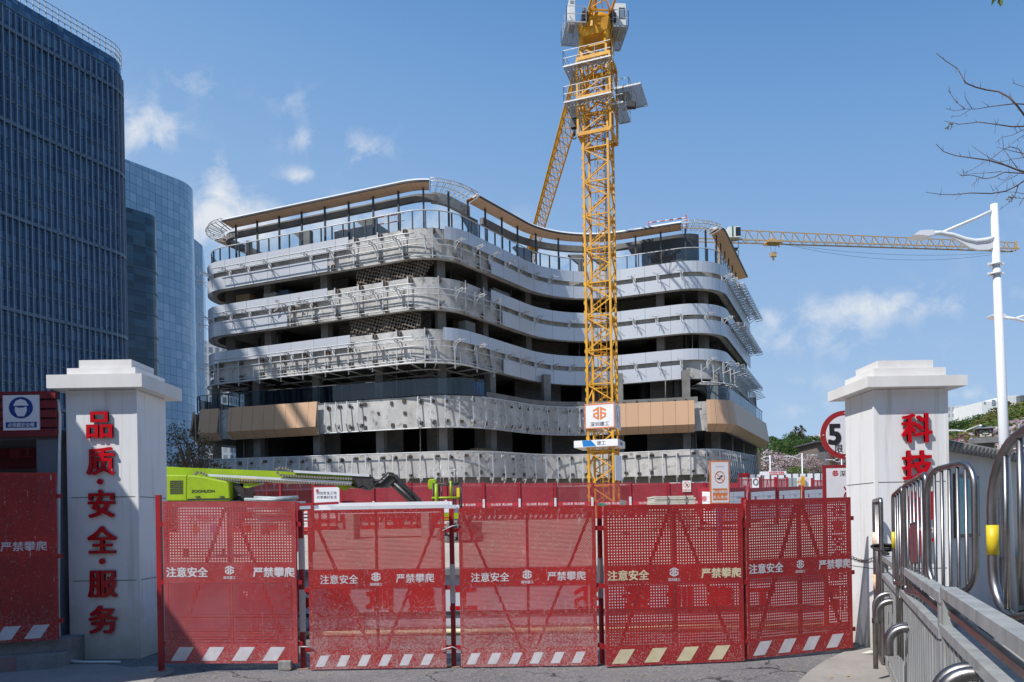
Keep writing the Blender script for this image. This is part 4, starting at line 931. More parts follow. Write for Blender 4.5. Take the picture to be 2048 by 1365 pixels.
U = Line(fillet([(-29.4 + ln_dir.x * 24, 68.4 + ln_dir.y * 24, 0), (-29.4, 68.4, 3.2), (-5.35, 58.9, 4.3), (5.3, 73.6, 8.5), (19.5, 68.2, 4.0), (28.4, 86.8, 0)]))
Pd = Line(fillet([(-30.6 + ln_dir.x * 26, 67.9 + ln_dir.y * 26, 0), (-30.6, 67.9, 2.6), (-3.7, 60.15, 6.0), (4.1, 69.2, 7.5), (19.5, 66.2, 2.6), (29.4, 84.9, 0)]))
Gd = Line(fillet([(-29.8 + ln_dir.x * 24, 65.2 + ln_dir.y * 24, 0), (-29.8, 65.2, 2.0), (-2.9, 60.6, 6.0), (4.3, 67.2, 7.0), (17.4, 62.6, 2.2), (24.2, 72.0, 0)]))
def setmin(l, z):
    best = min((proj(l.at3(k * .1, 0, z))[0], k * .1) for k in range(int(l.len / .1))); l.smin = best[1]
setmin(U, 25.6); setmin(Pd, 12); setmin(Gd, 7)
bld = thing('construction_building', 'curved concrete building under refurbishment, half clad in silver and bronze panels', 'building', (0, 72, 1.6))
def closed(l, off, back=1):
    pts = [l.ev(t, off) for t in l.s]
    return pts
def slab(l, z0, z1, off, name, mat):
    mb = MB(); pts = [V((p.x, p.y, z0)) for p in closed(l, off)]; n = len(pts)
    top = [p + ZA * (z1 - z0) for p in pts]
    mb.poly(pts + top, [tuple(range(n))[::-1] if False else tuple(range(n)), tuple(range(n, 2 * n))] + [(i, (i + 1) % n, n + (i + 1) % n, n + i) for i in range(n)])
    return mb.build(name, mat, bld)
ZL = [(25.75, 23.25, 24.75), (21.7, 19.05, 20.55), (17.45, 14.75, 16.3)]
slab(U, 24.0, 24.75, -.5, 'floor_slab', concrete_dark); slab(U, 19.8, 20.55, -.5, 'floor_slab', concrete_dark); slab(U, 15.4, 16.3, -.5, 'floor_slab', concrete_dark)
slab(Pd, 10.6, 11.45, -.5, 'floor_slab', concrete_dark); slab(Gd, 5.9, 6.6, -.5, 'floor_slab', concrete_dark)
rusty_m = pm('rusty_anchor', (.10, .075, .055), (.16, .12, .09), 7, .9)
cladpx = [  # (upper strip spans, lower strip spans) in order of storeys: left part end, right part start
    (701, 886, 659, 976), (659, 976, 579, 999), (704, 884, None, 1001)]
bracket_me = None; brng = random.Random(19)
def bracket_at(l, t, z, parent, off=.30, kind=0):
    global bracket_me
    if bracket_me is None:
        m = MB(); tt = .058   # local: x along facade, -y outwards
        m.bar((0, 0, .12), (0, -1.05, .22), tt); m.bar((0, 0, -.45), (0, -.62, .15), tt * .8); m.bar((0, -1.05, .22), (0, -1.05, .02), tt); m.bar((0, -1.05, .02), (0, -.55, -.04), tt * .8)
        m.box(-.14, -.03, -.55, .14, .05, .25); m.bar((0, -.02, -.75), (0, -.02, .5), .07)
        m.bar((.0, -.5, .17), (.42, -1.0, .215), .035); m.bar((0, -.5, .17), (-.42, -1.0, .215), .035)
        o = m.build('bracket', steel, parent); bracket_me = o.data
    else:
        o = bpy.data.objects.new('bracket', bracket_me); link(o, parent)
    p = l.at3(t, off, z); n = l.nrm(t); o.matrix_world = Matrix.Translation(p) @ Matrix.Rotation(math.atan2(n.x, -n.y) + brng.uniform(-.12, .12), 4, 'Z') @ Matrix.Rotation(brng.uniform(-.05, .05), 4, 'X')
    return o
def set_local(o):   # keep authored world matrix for children of an empty
    pass
for i, ((zt, zb, zs), (ul, ur, ll, lr)) in enumerate(zip(ZL, cladpx)):
    m = MB(); band(m, U, .5, U.len - .5, zb, zt - .02, -.05, .4)
    par = m.build('parapet', concrete, bld)
    zu0, zu1, zl0, zl1 = zt - .98, zt + .06, zb - .06, zt - 1.42
    spans = [(U.smin - 4, U.find(ul, zt), zu0, zu1), (U.find(ur, zt), U.len - .6, zu0, zu1)]
    if ll: spans.append((U.smin - 4, U.find(ll, zb), zl0, zl1))
    spans.append((U.find(lr, zb), U.len - .6 if i < 2 else U.find(1362, zb), zl0, zl1))
    for (s0, s1, z0, z1) in spans:
        m = MB(); band(m, U, s0, s1, z0, z1, .36, .05); m.build('cladding_panel', silver, par)
        m = MB(); k = s0 + .6
    # longitudinal rails where bare
    bare = [(U.find(ul, zt), U.find(ur, zt)), (U.find(ll, zb) if ll else U.smin - 3, U.find(lr, zb))]
    m = MB()
    for (s0, s1) in bare[:1]:
        for z in (zt - 1.02,): m.tube([U.at3(t, .30, z) for t in U.params(s0, s1)], .045, 6)
    s0, s1 = bare[1]
    for z in (zb + .1, zt - 1.48): m.tube([U.at3(t, .30, z) for t in U.params(s0, s1)], .045, 6)
    s1 = U.find(835, zt)
    m.tube([U.at3(t, 1.35, zt - .98) for t in U.params(U.smin + 2.5, s1)], .05, 6)
    m.tube([U.at3(t, .75, zt - 1.06) for t in U.params(U.smin + 2.5, s1)], .04, 6)
    m.build('cladding_rail', steel, par)
    # mullions on the bare concrete
    t = bare[1][0] + .3
    while t < bare[1][1]:
        top_ = zt - .02 if bare[0][0] < t < bare[0][1] else zt - 1.0
        m = MB(); m.bar(U.at3(t, .32, zb - (.1 if i < 2 else .55)), U.at3(t, .32, top_), .09, .07, up=V((*U.nrm(t), 0))); m.build('mullion', steel, par)
        n = V((*U.nrm(t), 0)); ax = V((-n.y, n.x, 0))
        for z in (top_ - .25, zb + .25): m = MB(); m.obox(U.at3(t + .12, .04, z), ax, n, .15, .16, .17); m.build('anchor', rusty_m, par)
        t += 2.35
    t = U.smin - 3.0; k = 0
    Rs = U.find(1425, zt)
    while t < U.len - 1:
        if brng.random() > .10: bracket_at(U, t + brng.uniform(-.1, .1), zt - 1.2, par)
        t += 2.2 if t < Rs else 1.15
    # slack top edge grime line (sealant bead)
# cantilevered soffit frame below the lowest upper storey
m = MB()
for off in (.5, -2.2, -4.6): m.tube([U.at3(t, off, 14.55) for t in U.params(U.smin - 5, U.find(985, 15))], .07, 6)
t = U.smin - 4
while t < U.find(985, 15): m.bar(U.at3(t, .5, 14.55), U.at3(t, -5.8, 14.62), .09); m.bar(U.at3(t, .3, 14.5), U.at3(t, .3, 15.6), .07); t += 2.0
m.build('soffit_frame', steel, bld); m = MB()
sE = U.find(1395, 15)
for off in (1.0, .0, -2.2): m.tube([U.at3(t, off, 14.2) for t in U.params(sE, U.len - 1)], .08, 6)
t = sE
while t < U.len - 1: m.bar(U.at3(t, 1.2, 14.2), U.at3(t, -2.8, 14.3), .08); m.bar(U.at3(t, 1.0, 14.2), U.at3(t, .9, 15.9), .07); m.bar(U.at3(t, 1.0, 15.2), U.at3(t, 2.0, 15.4), .06); t += 1.0
m.build('soffit_frame', steel, bld)
# deep bracket comb on the right-hand facade
for (zt, zb, zs) in ZL:
    m = MB(); t = U.find(1452, zt)
    ts = []
    while t < U.len - .8: ts.append(t); t += .95
    for t in ts:
        n = U.nrm(t)
        m.bar(U.at3(t, .3, zt - 1.05), U.at3(t, 1.75, zt - .98), .07); m.bar(U.at3(t, 1.75, zt - .98), U.at3(t, 1.75, zt - 1.35), .06); m.bar(U.at3(t, 1.75, zt - 1.35), U.at3(t, 1.0, zt - 1.4), .06); m.bar(U.at3(t, .3, zt - 1.5), U.at3(t, 1.2, zt - 1.02), .055)
        m.bar(U.at3(t, 1.0, zt - 1.0), U.at3(t + .5, 1.6, zt - 1.0), .05)
    m.tube([U.at3(t, 1.2, zt - 1.0) for t in ts], .05, 6); m.build('sunshade_frame', steel, bld)
# columns and set-back block walls on every open storey
def storey(l, z0, z1, back, seed, opens, wall_off=-3.6, colr=.36, cpitch=6.2):
    rng = random.Random(seed)
    t = l.smin - 6; k = 0
    while t < l.len - 2:
        m = MB(); p = l.ev(t, -1.6); n = l.nrm(t)
        m.obox((p.x, p.y, (z0 + z1) / 2), (-n.y, n.x, 0), (n.x, n.y, 0), colr, colr, (z1 - z0) / 2); m.build('column', concrete_dark, bld); t += cpitch
    t = l.smin - 8
    while t < l.len - 1:
        wv = rng.uniform(2.2, 4.6); gap = rng.uniform(2.0, 5.2) * opens
        e = min(t + wv, l.len - .5); mw = MB(); band(mw, l, t, e, z0, z1, wall_off, .2); t = e + gap
        if rng.random() < .6 and t < l.len - 1: band(mw, l, t - gap - .01, t, z0, z0 + 1.0, wall_off, .15)
        mw.build('block_wall', block, bld)
    mb = MB(); band(mb, l, 1, l.len - 1, z0, z1, back, .2); mb.build('core_wall', unlit_black, bld)
storey(U, 20.55, 23.9, -7.5, 1, 1.5); storey(U, 16.3, 19.7, -7.5, 2, 1.4)
storey(Pd, 11.45, 15.35, -8.5, 3, .6, -5.2); storey(Pd, 6.6, 10.6, -7.5, 4, 1.0); storey(Gd, 1.6, 5.9, -6.0, 5, .4)
# back closure so nothing shows through
m = MB()
for l, z0, z1 in ((U, 14.8, 24.0), (Pd, 6, 15.3), (Gd, 1.6, 6)):
    a, b = l.ev(1, -.6), l.ev(l.len - 1, -.6); m.face([(a.x, a.y, z0), (b.x, b.y, z0), (b.x, b.y, z1), (a.x, a.y, z1)])
m.build('rear_wall', concrete_dark, bld)
# torn safety netting hanging in the openings at the near corner
def netmat():
    m, nt, b = base('brown_netting'); g = nt.nodes.new('ShaderNodeUVMap'); sp = nt.nodes.new('ShaderNodeSeparateXYZ'); nt.links.new(g.outputs[0], sp.inputs[0])
    w_ = nmath(nt, 'SINE', nmath(nt, 'MULTIPLY', nmath(nt, 'ADD', sp.outputs[0], nmath(nt, 'MULTIPLY', sp.outputs[1], .5)), 14)); w2 = nmath(nt, 'SINE', nmath(nt, 'MULTIPLY', nmath(nt, 'SUBTRACT', nmath(nt, 'MULTIPLY', sp.outputs[0], .5), sp.outputs[1]), 14))
    nt.links.new(ramp(nt, nmath(nt, 'ADD', nmath(nt, 'MULTIPLY', w_, w2), nmath(nt, 'MULTIPLY', noise(nt, 1.2), .8)), .15, .55), b.inputs['Alpha']); b.inputs['Base Color'].default_value = (.17, .135, .105, 1); b.inputs['Roughness'].default_value = .9; return m
netm = netmat()
for (x0, x1, z0, z1, cut) in ((712, 868, 20.9, 23.4, 1), (700, 842, 17.3, 19.5, 0)):
    s0, s1 = U.find(x0, z1, -.8), U.find(x1, z1, -.8); m = MB(); ts = [s0 + (s1 - s0) * k / 16 for k in range(17)]
    for k in range(16):
        a, b = ts[k], ts[k + 1]; fa_, fb_ = k / 16, (k + 1) / 16
        la = z0 + (z1 - z0) * (.05 + .85 * max(0, fa_ - .75) / .25 if cut else 0); lb = z0 + (z1 - z0) * (.05 + .85 * max(0, fb_ - .75) / .25 if cut else 0)
        oa, ob = -.7 + .15 * math.sin(k * 1.7), -.7 + .15 * math.sin((k + 1) * 1.7)
        m.face([U.at3(a, oa, la), U.at3(b, ob, lb), U.at3(b, -.75, z1), U.at3(a, -.75, z1)], 0, True, [(a, la), (b, lb), (b, z1), (a, z1)])
    m.build('netting', netm, bld)
# torn panel pieces
rng = random.Random(2)
for px in (566, 604):
    m = MB(); t = U.find(px, 20.7)
    for k in range(7):
        c = U.at3(t + rng.uniform(-.4, .4), .45 + rng.uniform(0, .25), 21.0 + rng.uniform(-.5, .25)); m.face([c + V((rng.uniform(-.4, .4), rng.uniform(-.1, .1), rng.uniform(-.4, .4))) for _ in range(4)])
    m.build('torn_panel', pm('crumpled_foil', (.75, .73, .70), (.16, .12, .10), 2.5, .25, .6), bld)
# ---- roof terrace: rail, glazing posts, canopy
m = MB()
for a, b in zip(*(lambda q: (q, q[1:]))(U.params(U.smin - 8, U.len - 2))): m.face([U.at3(a, -.02, 25.75), U.at3(b, -.02, 25.75), U.at3(b, -.02, 27.1), U.at3(a, -.02, 27.1)], 0, True)
gr = m.build('glass_railing', rail_glass, bld)
m = MB(); m.tube([U.at3(t, -.02, 27.18) for t in U.params(U.smin - 8, U.len - 2)], .05, 6); m.build('handrail', steel, gr)
t = U.smin - 8
post_me = None
while t < U.len - 2:
    p = U.at3(t, -.05, 25.7); n = U.nrm(t)
    m = MB(); m.obox((0, 0, .72), (1, 0, 0), (0, 1, 0), .045, .06, .72)
    if post_me is None: o = m.build('rail_post', steel_d, gr); post_me = o.data
    else: o = link(bpy.data.objects.new('rail_post', post_me), gr)
    o.matrix_world = Matrix.Translation(p) @ Matrix.Rotation(math.atan2(n.x, -n.y), 4, 'Z'); t += 1.12
can = MB(); zc1, zc0 = 29.72, 29.05
s0, s1 = U.smin - 13, U.len - 2.0
sA, sB, sC = U.find(858, zc1), U.find(952, zc1), U.find(1362, zc1)
sD = U.find(1437, zc1)
sL = U.find(449, zc1, 0) if U.find(449, zc1, 0) < sA else U.smin + 2
canopy = None
segs = [(s0, U.smin - 2.2), (sL, sA), (sB, sC), (sD, s1)]
canm = pm('white_fascia', (.74, .75, .76), (.68, .69, .71), 1.5, .4)
for (a_, b_) in segs:
    fas = MB(); sof = MB(); gut = MB()
    band(fas, U, a_, b_, zc0 + .40, zc1 - .02, .12, .8, off_b=.42)
    band(gut, U, a_, b_, zc0 + .27, zc0 + .395, .40, .55)
    ts = U.params(a_, b_)
    for a, b in zip(ts, ts[1:]):
        sof.face([U.at3(a, .30, zc0 + .26), U.at3(a, -.95, zc0 + .15), U.at3(b, -.95, zc0 + .15), U.at3(b, .30, zc0 + .26)], 0, True, [(a, 0), (a, 2.9), (b, 2.9), (b, .0)])
        sof.face([U.at3(a, -.95, zc0 + .151), U.at3(a, -.95, zc0 + .5), U.at3(b, -.95, zc0 + .5), U.at3(b, -.95, zc0 + .151)], 0, True, [(a, 0), (a, .6), (b, .6), (b, 0)])
        sof.face([U.at3(a, .1, zc1 - .03), U.at3(b, .1, zc1 - .03), U.at3(b, -.95, zc0 + .5), U.at3(a, -.95, zc0 + .5)], 0, True, [(a, 0), (b, 0), (b, 2), (a, 2)])
    canopy = fas.build('canopy', canm, bld)
    gut.build('gutter', steel_d, canopy); sof.build('soffit', soffitm, canopy)
# bare truss work where the canopy skin is missing
for (a_, b_) in ((U.smin - 2.0, sL - .1), (sA + .1, sB - .1), (sC + .1, sD - .1)):
    m = MB(); ts = [a_ + (b_ - a_) * k / 8 for k in range(9)]
    for off, z in ((.25, zc1), (.45, zc0 + .3), (-.9, zc1 - .1)): m.tube([U.at3(t, off, z) for t in ts], .035, 6)
    for k, t in enumerate(ts):
        m.bar(U.at3(t, .25, zc1), U.at3(t, .45, zc0 + .3), .045); m.bar(U.at3(t, .45, zc0 + .3), U.at3(t, -.9, zc0 - .05), .045); m.bar(U.at3(t, .25, zc1), U.at3(t, -1.2, zc0 + .2), .045)
        if k % 2: m.bar(U.at3(ts[k - 1], .25, zc1), U.at3(t, .45, zc0 + .3), .04)
    m.build('canopy_truss', steel, bld)
m = MB(); band(m, U, sA + .3, sB + 1.0, 28.5, 29.35, -1.5, .4); m.build('ring_beam', concrete, bld); 
t = sL + .8; k = 0
while t < U.len - 3:
    p = U.at3(t, -.55, 24.75); m = MB(); m.bar(p, p + ZA * 4.46, .15, .12, up=V((*U.nrm(t), 0))); m.build('glazing_post', steel_d, bld)
    t += 2.45
# concrete frame inside the glazing ring
m = MB(); band(m, U, U.smin - 4, sA + 1, 28.55, 29.12, -1.35, .4); m2 = MB(); band(m2, U, sB + 3, sC - 1, 28.5, 29.08, -1.6, .4); m2.build('ring_beam', concrete_dark, bld); m.build('ring_beam', concrete_dark, bld)
for px in (482, 615, 742, 925, 1052, 1165, 1205):
    t = U.find(px, 26, -3.4); p = U.at3(t, -3.4, 24.75); n = V((*U.nrm(t), 0)); ax = V((-n.y, n.x, 0))
    if px == 925: p = U.at3(t, -2.2, 24.75)
    m = MB(); m.obox(p + ZA * 1.55, ax, n, .42, .3, 1.55); m.prism([p + ZA * 3.1 - ax * .42 - n * .28, p + ZA * 3.1 + ax * .42 - n * .28, p + ZA * 4.0 + ax * .42 - n * .28, p + ZA * 4.0 - ax * 1.5 - n * .28], n * .56); m.build('column', concrete_dark, bld)
# far side of the ring seen through the terrace
m = MB(); a, b = U.ev(U.smin - 13, -1), U.ev(U.smin - 13, -16); 
m.bar((a.x + 1, a.y, 28.6), (a.x + 9, a.y - 1.5, 28.6), .6, 1.0); m.build('cross_beam', concrete_dark, bld)
# plant room, stair head and screens on the terrace
m = MB(); band(m, U, U.find(1283, 27, -1.5), U.find(1398, 27, -1.5), 24.76, 29.1, -1.5, 3.0); m.build('plant_room', pm('charcoal_panels', (.06, .065, .07), (.045, .05, .055), 2, .5), bld)
m = MB(); band(m, U, U.find(1256, 28, -1), U.find(1282, 28, -1), 28.15, 28.5, -.9, 1.6); m.build('door_canopy', flat('grey_sheet', (.20, .20, .21), .5), bld)
m = MB(); band(m, U, U.find(668, 27, -2.4), U.find(756, 27, -2.4), 24.76, 27.75, -2.4, 3.0); m.build('stair_head', concrete, bld)
def striped(p, q, n, r, parent):
    m = MB(); m.tube([p, q], r, 6); o = m.build('guard_rail', red_b, parent)
    for k in range(0, n, 2):
        a_, b_ = V(p).lerp(V(q), k / n), V(p).lerp(V(q), (k + 1) / n); m = MB(); m.tube([a_, b_], r + .006, 6); m.build('white_band', white, o)
striped(at(667, 451, 66.5), at(808, 427, 64.5), 11, .045, bld); striped(at(667, 464, 66.5), at(808, 441, 64.5), 11, .045, bld); striped(at(1297, 446, 71.5), at(1372, 436, 70.5), 9, .05, bld)
for q in (at(1372, 430, 70.5), at(1297, 443, 71.5)): m = MB(); m.tube([q, q - ZA * 1.2], .06, 6); m.build('guard_post', red_b, bld)
# ---- podium: parapet band, bronze cladding, struts, terrace glass
m = MB(); band(m, Pd, .5, Pd.len - .5, 9.5, 12.15, -.05, .4); pod = m.build('podium_parapet', concrete, bld)
cl = [(Pd.smin - 6, Pd.find(398, 11)), (Pd.find(409, 11), Pd.find(444, 11)), (Pd.find(464, 11), Pd.find(639, 11)), (Pd.find(1222, 11), Pd.find(1388, 11)), (Pd.find(1411, 11), Pd.len - .7)]
for (a_, b_) in cl:
    m = MB(); band(m, Pd, a_, b_, 10.0, 12.22, .45, .06, off_b=.78); band(m, Pd, a_, b_, 9.35, 9.995, .78, .1, off_b=.12); m.build('cladding_panel', bronze, pod)
    m = MB()
    for t in (a_ + .03, b_ - .03): m.bar(Pd.at3(t, .3, 9.4), Pd.at3(t, .35, 12.2), .07)
    m.build('cladding_edge', steel, pod)
strut_me = {}
def strut(l, t, z0, z1, parent, kink=True, lean=0):
    key = (round(z1 - z0, 2), lean)
    if key not in strut_me:
        h = z1 - z0; m = MB()
        m.bar((0, -.30, h), (0, -.50, .72), .085, .06); m.bar((0, -.50, .72), (0, -.12, 0), .085, .06); m.box(-.09, -.10, h - .40, .09, 0, h - .12); m.box(-.09, -.10, .48, .09, 0, .74); m.bar((0, 0, h - .26), (0, -.30, h - .26), .06); m.bar((0, 0, .6), (0, -.45, .62), .06)
        o = m.build('cladding_strut', [steel], parent); strut_me[key] = o.data
    else: o = link(bpy.data.objects.new('cladding_strut', strut_me[key]), parent)
    p = l.at3(t, -.02, z0); n = l.nrm(t); o.matrix_world = Matrix.Translation(p) @ Matrix.Rotation(math.atan2(n.x, -n.y), 4, 'Z')
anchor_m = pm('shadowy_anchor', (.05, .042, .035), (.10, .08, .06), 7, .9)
anchor_me = None; arng = random.Random(41)
def anchors(l, t, zs, parent):
    global anchor_me
    n = l.nrm(t)
    for z in zs:
        if arng.random() < .22: continue
        z += arng.uniform(-.10, .10); t += arng.uniform(-.08, .08)
        if anchor_me is None: m = MB(); m.obox((0, 0, 0), XA, YA, .13, .06, .13); o = m.build('anchor', anchor_m, parent); anchor_me = o.data
        else: o = link(bpy.data.objects.new('anchor', anchor_me), parent)
        o.matrix_world = Matrix.Translation(l.at3(t, .0, z)) @ Matrix.Rotation(math.atan2(n.x, -n.y), 4, 'Z') @ Matrix.Diagonal((arng.uniform(.6, 1.25), 1, arng.uniform(.6, 1.3), 1))
rng = random.Random(8)
for (a_, b_, st_) in ((Pd.find(654, 11), Pd.find(720, 11), 1.05), (Pd.find(838, 11), Pd.find(1222, 11), 1.12)):
    t = a_
    while t < b_: strut(Pd, t, 9.45, 12.1, pod); anchors(Pd, t + .22, (11.7, 9.95), pod); t += st_
t = Pd.find(728, 11)
while t < Pd.find(836, 11): anchors(Pd, t, (11.75, 10.8 + rng.uniform(-.2, .2), 9.75), pod); t += 1.25
t = Pd.find(1225, 12)
while t < Pd.find(1395, 12): anchors(Pd, t, (12.3,), pod); t += 1.12
m = MB(); m.tube([Pd.at3(t, .32, 12.05) for t in Pd.params(Pd.find(960, 12), Pd.find(1395, 12))], .05, 6); m.tube([Pd.at3(t, .05, 9.47) for t in Pd.params(Pd.find(640, 9), Pd.find(1222, 9))], .05, 6); m.build('cladding_rail', steel, pod)
m = MB(); band(m, Pd, Pd.find(975, 12), Pd.find(1395, 12), 12.16, 12.62, -.1, .3); m.build('upstand', concrete_dark, pod)
glz = glassm('terrace_glass', (.60, .68, .72), .03)
for (a_, b_) in ((Pd.smin - 6, Pd.find(966, 13)), (Pd.find(1413, 13), Pd.len - 1)):
    m = MB(); ts = Pd.params(a_, b_)
    for a, b in zip(ts, ts[1:]): m.face([Pd.at3(a, .1, 12.2), Pd.at3(b, .1, 12.2), Pd.at3(b, .1, 13.55), Pd.at3(a, .1, 13.55)], 0, True)
    gr2 = m.build('glass_railing', glz, bld)
    m = MB(); m.tube([Pd.at3(t, .1, 13.58) for t in ts], .035, 6); m.build('handrail', steel_d, gr2)
    t = a_ + .05
    while t < b_:
        p = Pd.at3(t, .04, 12.2); m = MB(); m.bar(p, p + ZA * 1.36, .05, .09, up=V((*Pd.nrm(t), 0))); m.build('rail_post', steel_d, gr2)
        t += 1.15
# ---- ground-floor band
m = MB(); band(m, Gd, .5, Gd.len - .5, 5.3, 7.45, -.05, .4); gb = m.build('ground_parapet', concrete, bld)
t = Gd.smin + .2
while t < Gd.len - .9:
    strut(Gd, t, 4.55, 7.4, gb); anchors(Gd, t + .22, (7.05, 5.6), gb); t += 1.2 if t < Gd.find(1440, 7) else .55
m = MB(); m.tube([Gd.at3(t, .3, 7.42) for t in Gd.params(Gd.smin - 3, Gd.len - 1)], .045, 6); m.tube([Gd.at3(t, -.1, 4.6) for t in Gd.params(Gd.smin - 3, Gd.len - 1)], .05, 6); m.build('cladding_rail', steel, gb)
m = MB(); band(m, Gd, Gd.len - .9, Gd.len - .1, 4.6, 7.6, .45, .1); m.build('cladding_panel', bronze, gb)
m = MB(); band(m, Gd, 1, Gd.len - 1, 4.55, 5.29, -.9, .2); m.build('soffit_edge', concrete_dark, gb)
tarp = MB(); s0 = Pd.find(946, 13, -.8); s1 = Pd.find(966, 13, -.8)
for k in range(8):
    a, b = s0 + (s1 - s0) * k / 8, s0 + (s1 - s0) * (k + 1) / 8; oa, ob = -.6 + .12 * math.sin(k * 2), -.6 + .12 * math.sin((k + 1) * 2)
    tarp.face([Pd.at3(a, oa, 12.3), Pd.at3(b, ob, 12.2 + .1 * (k % 2)), Pd.at3(b, ob, 13.5), Pd.at3(a, oa, 13.5)], 0, True)
tarp.build('blue_tarpaulin', flat('tarp_blue', (.03, .16, .38), .5), bld)

# props, hanging cables and stacked stuff on the open floors
rng = random.Random(77); propm = pm('scaffold_prop', (.30, .29, .28), (.20, .17, .15), 4, .6, .4); tarm = [flat('grey_wrap', (.22, .22, .22), .8), flat('pallet_wood', (.24, .17, .10), .9), flat('blue_wrap', (.05, .10, .18), .7)]
for l, z0, z1, n_, sa, sb in ((U, 20.55, 24.0, 16, U.smin, U.len - 4), (U, 16.3, 19.8, 16, U.smin, U.len - 4), (Pd, 11.45, 15.4, 12, Pd.find(640, 12), Pd.len - 5), (Pd, 6.6, 10.6, 14, Pd.smin, Pd.len - 5)):
    for k in range(n_):
        t = rng.uniform(sa, sb); o_ = rng.uniform(-2.6, -.9)
        m = MB(); r_ = rng.random()
        if r_ < .55: m.tube([l.at3(t, o_, z0), l.at3(t + rng.uniform(-.15, .15), o_, z1)], .045, 6); m.build('prop', propm, bld)
        elif r_ < .8:
            n = V((*l.nrm(t), 0)); ax = V((-n.y, n.x, 0)); h = rng.uniform(.35, .7) + (z0 in (20.55, 16.3)) * .6; m.obox(l.at3(t, o_, z0 + h), ax, n, rng.uniform(.4, 1.3), .4, h); m.build('stacked_material', rng.choice(tarm), bld)
        else:
            p = l.at3(t, -.7, z1); m.tube([p, p - ZA * .6 + V((.1, 0, 0)), p - ZA * rng.uniform(1.0, 1.9) + V((rng.uniform(-.3, .3), 0, 0))], .03, 5); m.build('hanging_cable', rubber, bld)
# ================================================================ tower crane in front of the building
def lattice(m, O, ex, ey, wx, wy, z0, z1, sec, leg=.16, bar=.085, horiz=True):
    ex = V(ex); ey = V(ey); O = V(O)
    cs = [O + ex * (sx * wx / 2) + ey * (sy * wy / 2) for sx, sy in ((-1, -1), (1, -1), (1, 1), (-1, 1))]
    for c in cs: m.bar(c + ZA * z0, c + ZA * z1, leg, leg, up=ey)
    n = max(1, round((z1 - z0) / sec)); h = (z1 - z0) / n
    for k in range(n + 1):
        z = z0 + k * h
        for i in range(4):
            a, b = cs[i], cs[(i + 1) % 4]
            if horiz: m.bar(a + ZA * z, b + ZA * z, bar)
            if k < n:
                zm = z + h / 2
                m.bar(a + ZA * z, b + ZA * zm, bar); m.bar(b + ZA * zm, a + ZA * (z + h), bar)
        if horiz: m.bar(cs[0] + ZA * z, cs[2] + ZA * z, bar * .8)
MA = R(20); mex = V((math.cos(MA), -math.sin(MA), 0)); mey = V((math.sin(MA), math.cos(MA), 0))
mc = at(1202.5, 640, 55.0); mo = V((mc.x, mc.y, 0))
zy = lambda y: at(1200, y, 54.2).z
t = thing('tower_crane', 'tall yellow tower crane with a white numbered box sign, in front of the curved building', 'crane', (mo.x, mo.y, 1.6))
mw_ = 1.85
m = MB(); lattice(m, mo, mex, mey, mw_, mw_, 1.6, zy(92), 2.52); m.build('mast', yellow, t)
m = MB()
for k in range(48): # connection lugs up the left leg
    c = mo - mex * (mw_ / 2 + .1) - mey * (mw_ / 2); z = 2.6 + k * .72; m.obox(c + ZA * z, mex, mey, .05, .07, .12)
m.build('lug', yellow, t)
lad = MB(); lo = mo + mex * .12 + mey * .1
for s_ in (-.22, .22): lad.bar(lo + mex * s_ + ZA * 1.7, lo + mex * s_ + ZA * zy(95), .05)
z = 1.9
while z < zy(96): lad.bar(lo - mex * .22 + ZA * z, lo + mex * .22 + ZA * z, .035); z += .42
for k in range(14):
    zc = 4 + k * 2.52; pts = [lo + mex * (math.cos(a) * .38) + mey * (-.05 - math.sin(a) * .62) + ZA * zc for a in [j * math.pi / 8 for j in range(9)]]
    lad.tube(pts, .022, 5)
for a in (.5, 1.57, 2.6): lad.tube([lo + mex * (math.cos(a) * .38) + mey * (-.05 - math.sin(a) * .62) + ZA * zz for zz in (3, zy(100))], .02, 5)
lad.build('ladder', yellow, t)
m = MB(); m.tube([mo + mex * .55 - mey * .3 + ZA * zz for zz in (1.7, zy(95))], .03, 6); m.tube([mo + mex * .62 - mey * .2 + ZA * zz for zz in (1.7, zy(95))], .022, 6); m.build('cable', rubber, t)
# climbing cage
cg0, cg1 = zy(268), zy(118); cw = 2.45
m = MB(); lattice(m, mo, mex, mey, cw, cw, cg0, cg1, 2.9, .15, .075); 
for z in (cg0, cg1, zy(196)):
    for i, (a, b) in enumerate(((-1, -1), (1, -1), (1, 1), (-1, 1))):
        c0 = mo + mex * (a * cw / 2) + mey * (b * cw / 2); a2, b2 = ((1, -1), (1, 1), (-1, 1), (-1, -1))[i]; c1 = mo + mex * (a2 * cw / 2) + mey * (b2 * cw / 2); m.bar(c0 + ZA * z, c1 + ZA * z, .14, .26)
m.build('climbing_cage', yellow, t)
def gratemat():
    m, nt, b = base('open_grating'); gp_ = nt.nodes.new('ShaderNodeNewGeometry').outputs['Position']; sp = nt.nodes.new('ShaderNodeSeparateXYZ'); nt.links.new(gp_, sp.inputs[0])
    bars_ = nmath(nt, 'MAXIMUM', nmath(nt, 'GREATER_THAN', nmath(nt, 'FRACT', nmath(nt, 'MULTIPLY', sp.outputs[0], 9)), .68), nmath(nt, 'GREATER_THAN', nmath(nt, 'FRACT', nmath(nt, 'MULTIPLY', sp.outputs[1], 9)), .68))
    nt.links.new(bars_, b.inputs['Alpha']); b.inputs['Base Color'].default_value = (.34, .35, .36, 1); b.inputs['Roughness'].default_value = .55; b.inputs['Metallic'].default_value = .3
    return m
grate = gratemat(); kick = pm('kick_plate', (.50, .51, .52), (.38, .39, .40), 5, .5, .4)
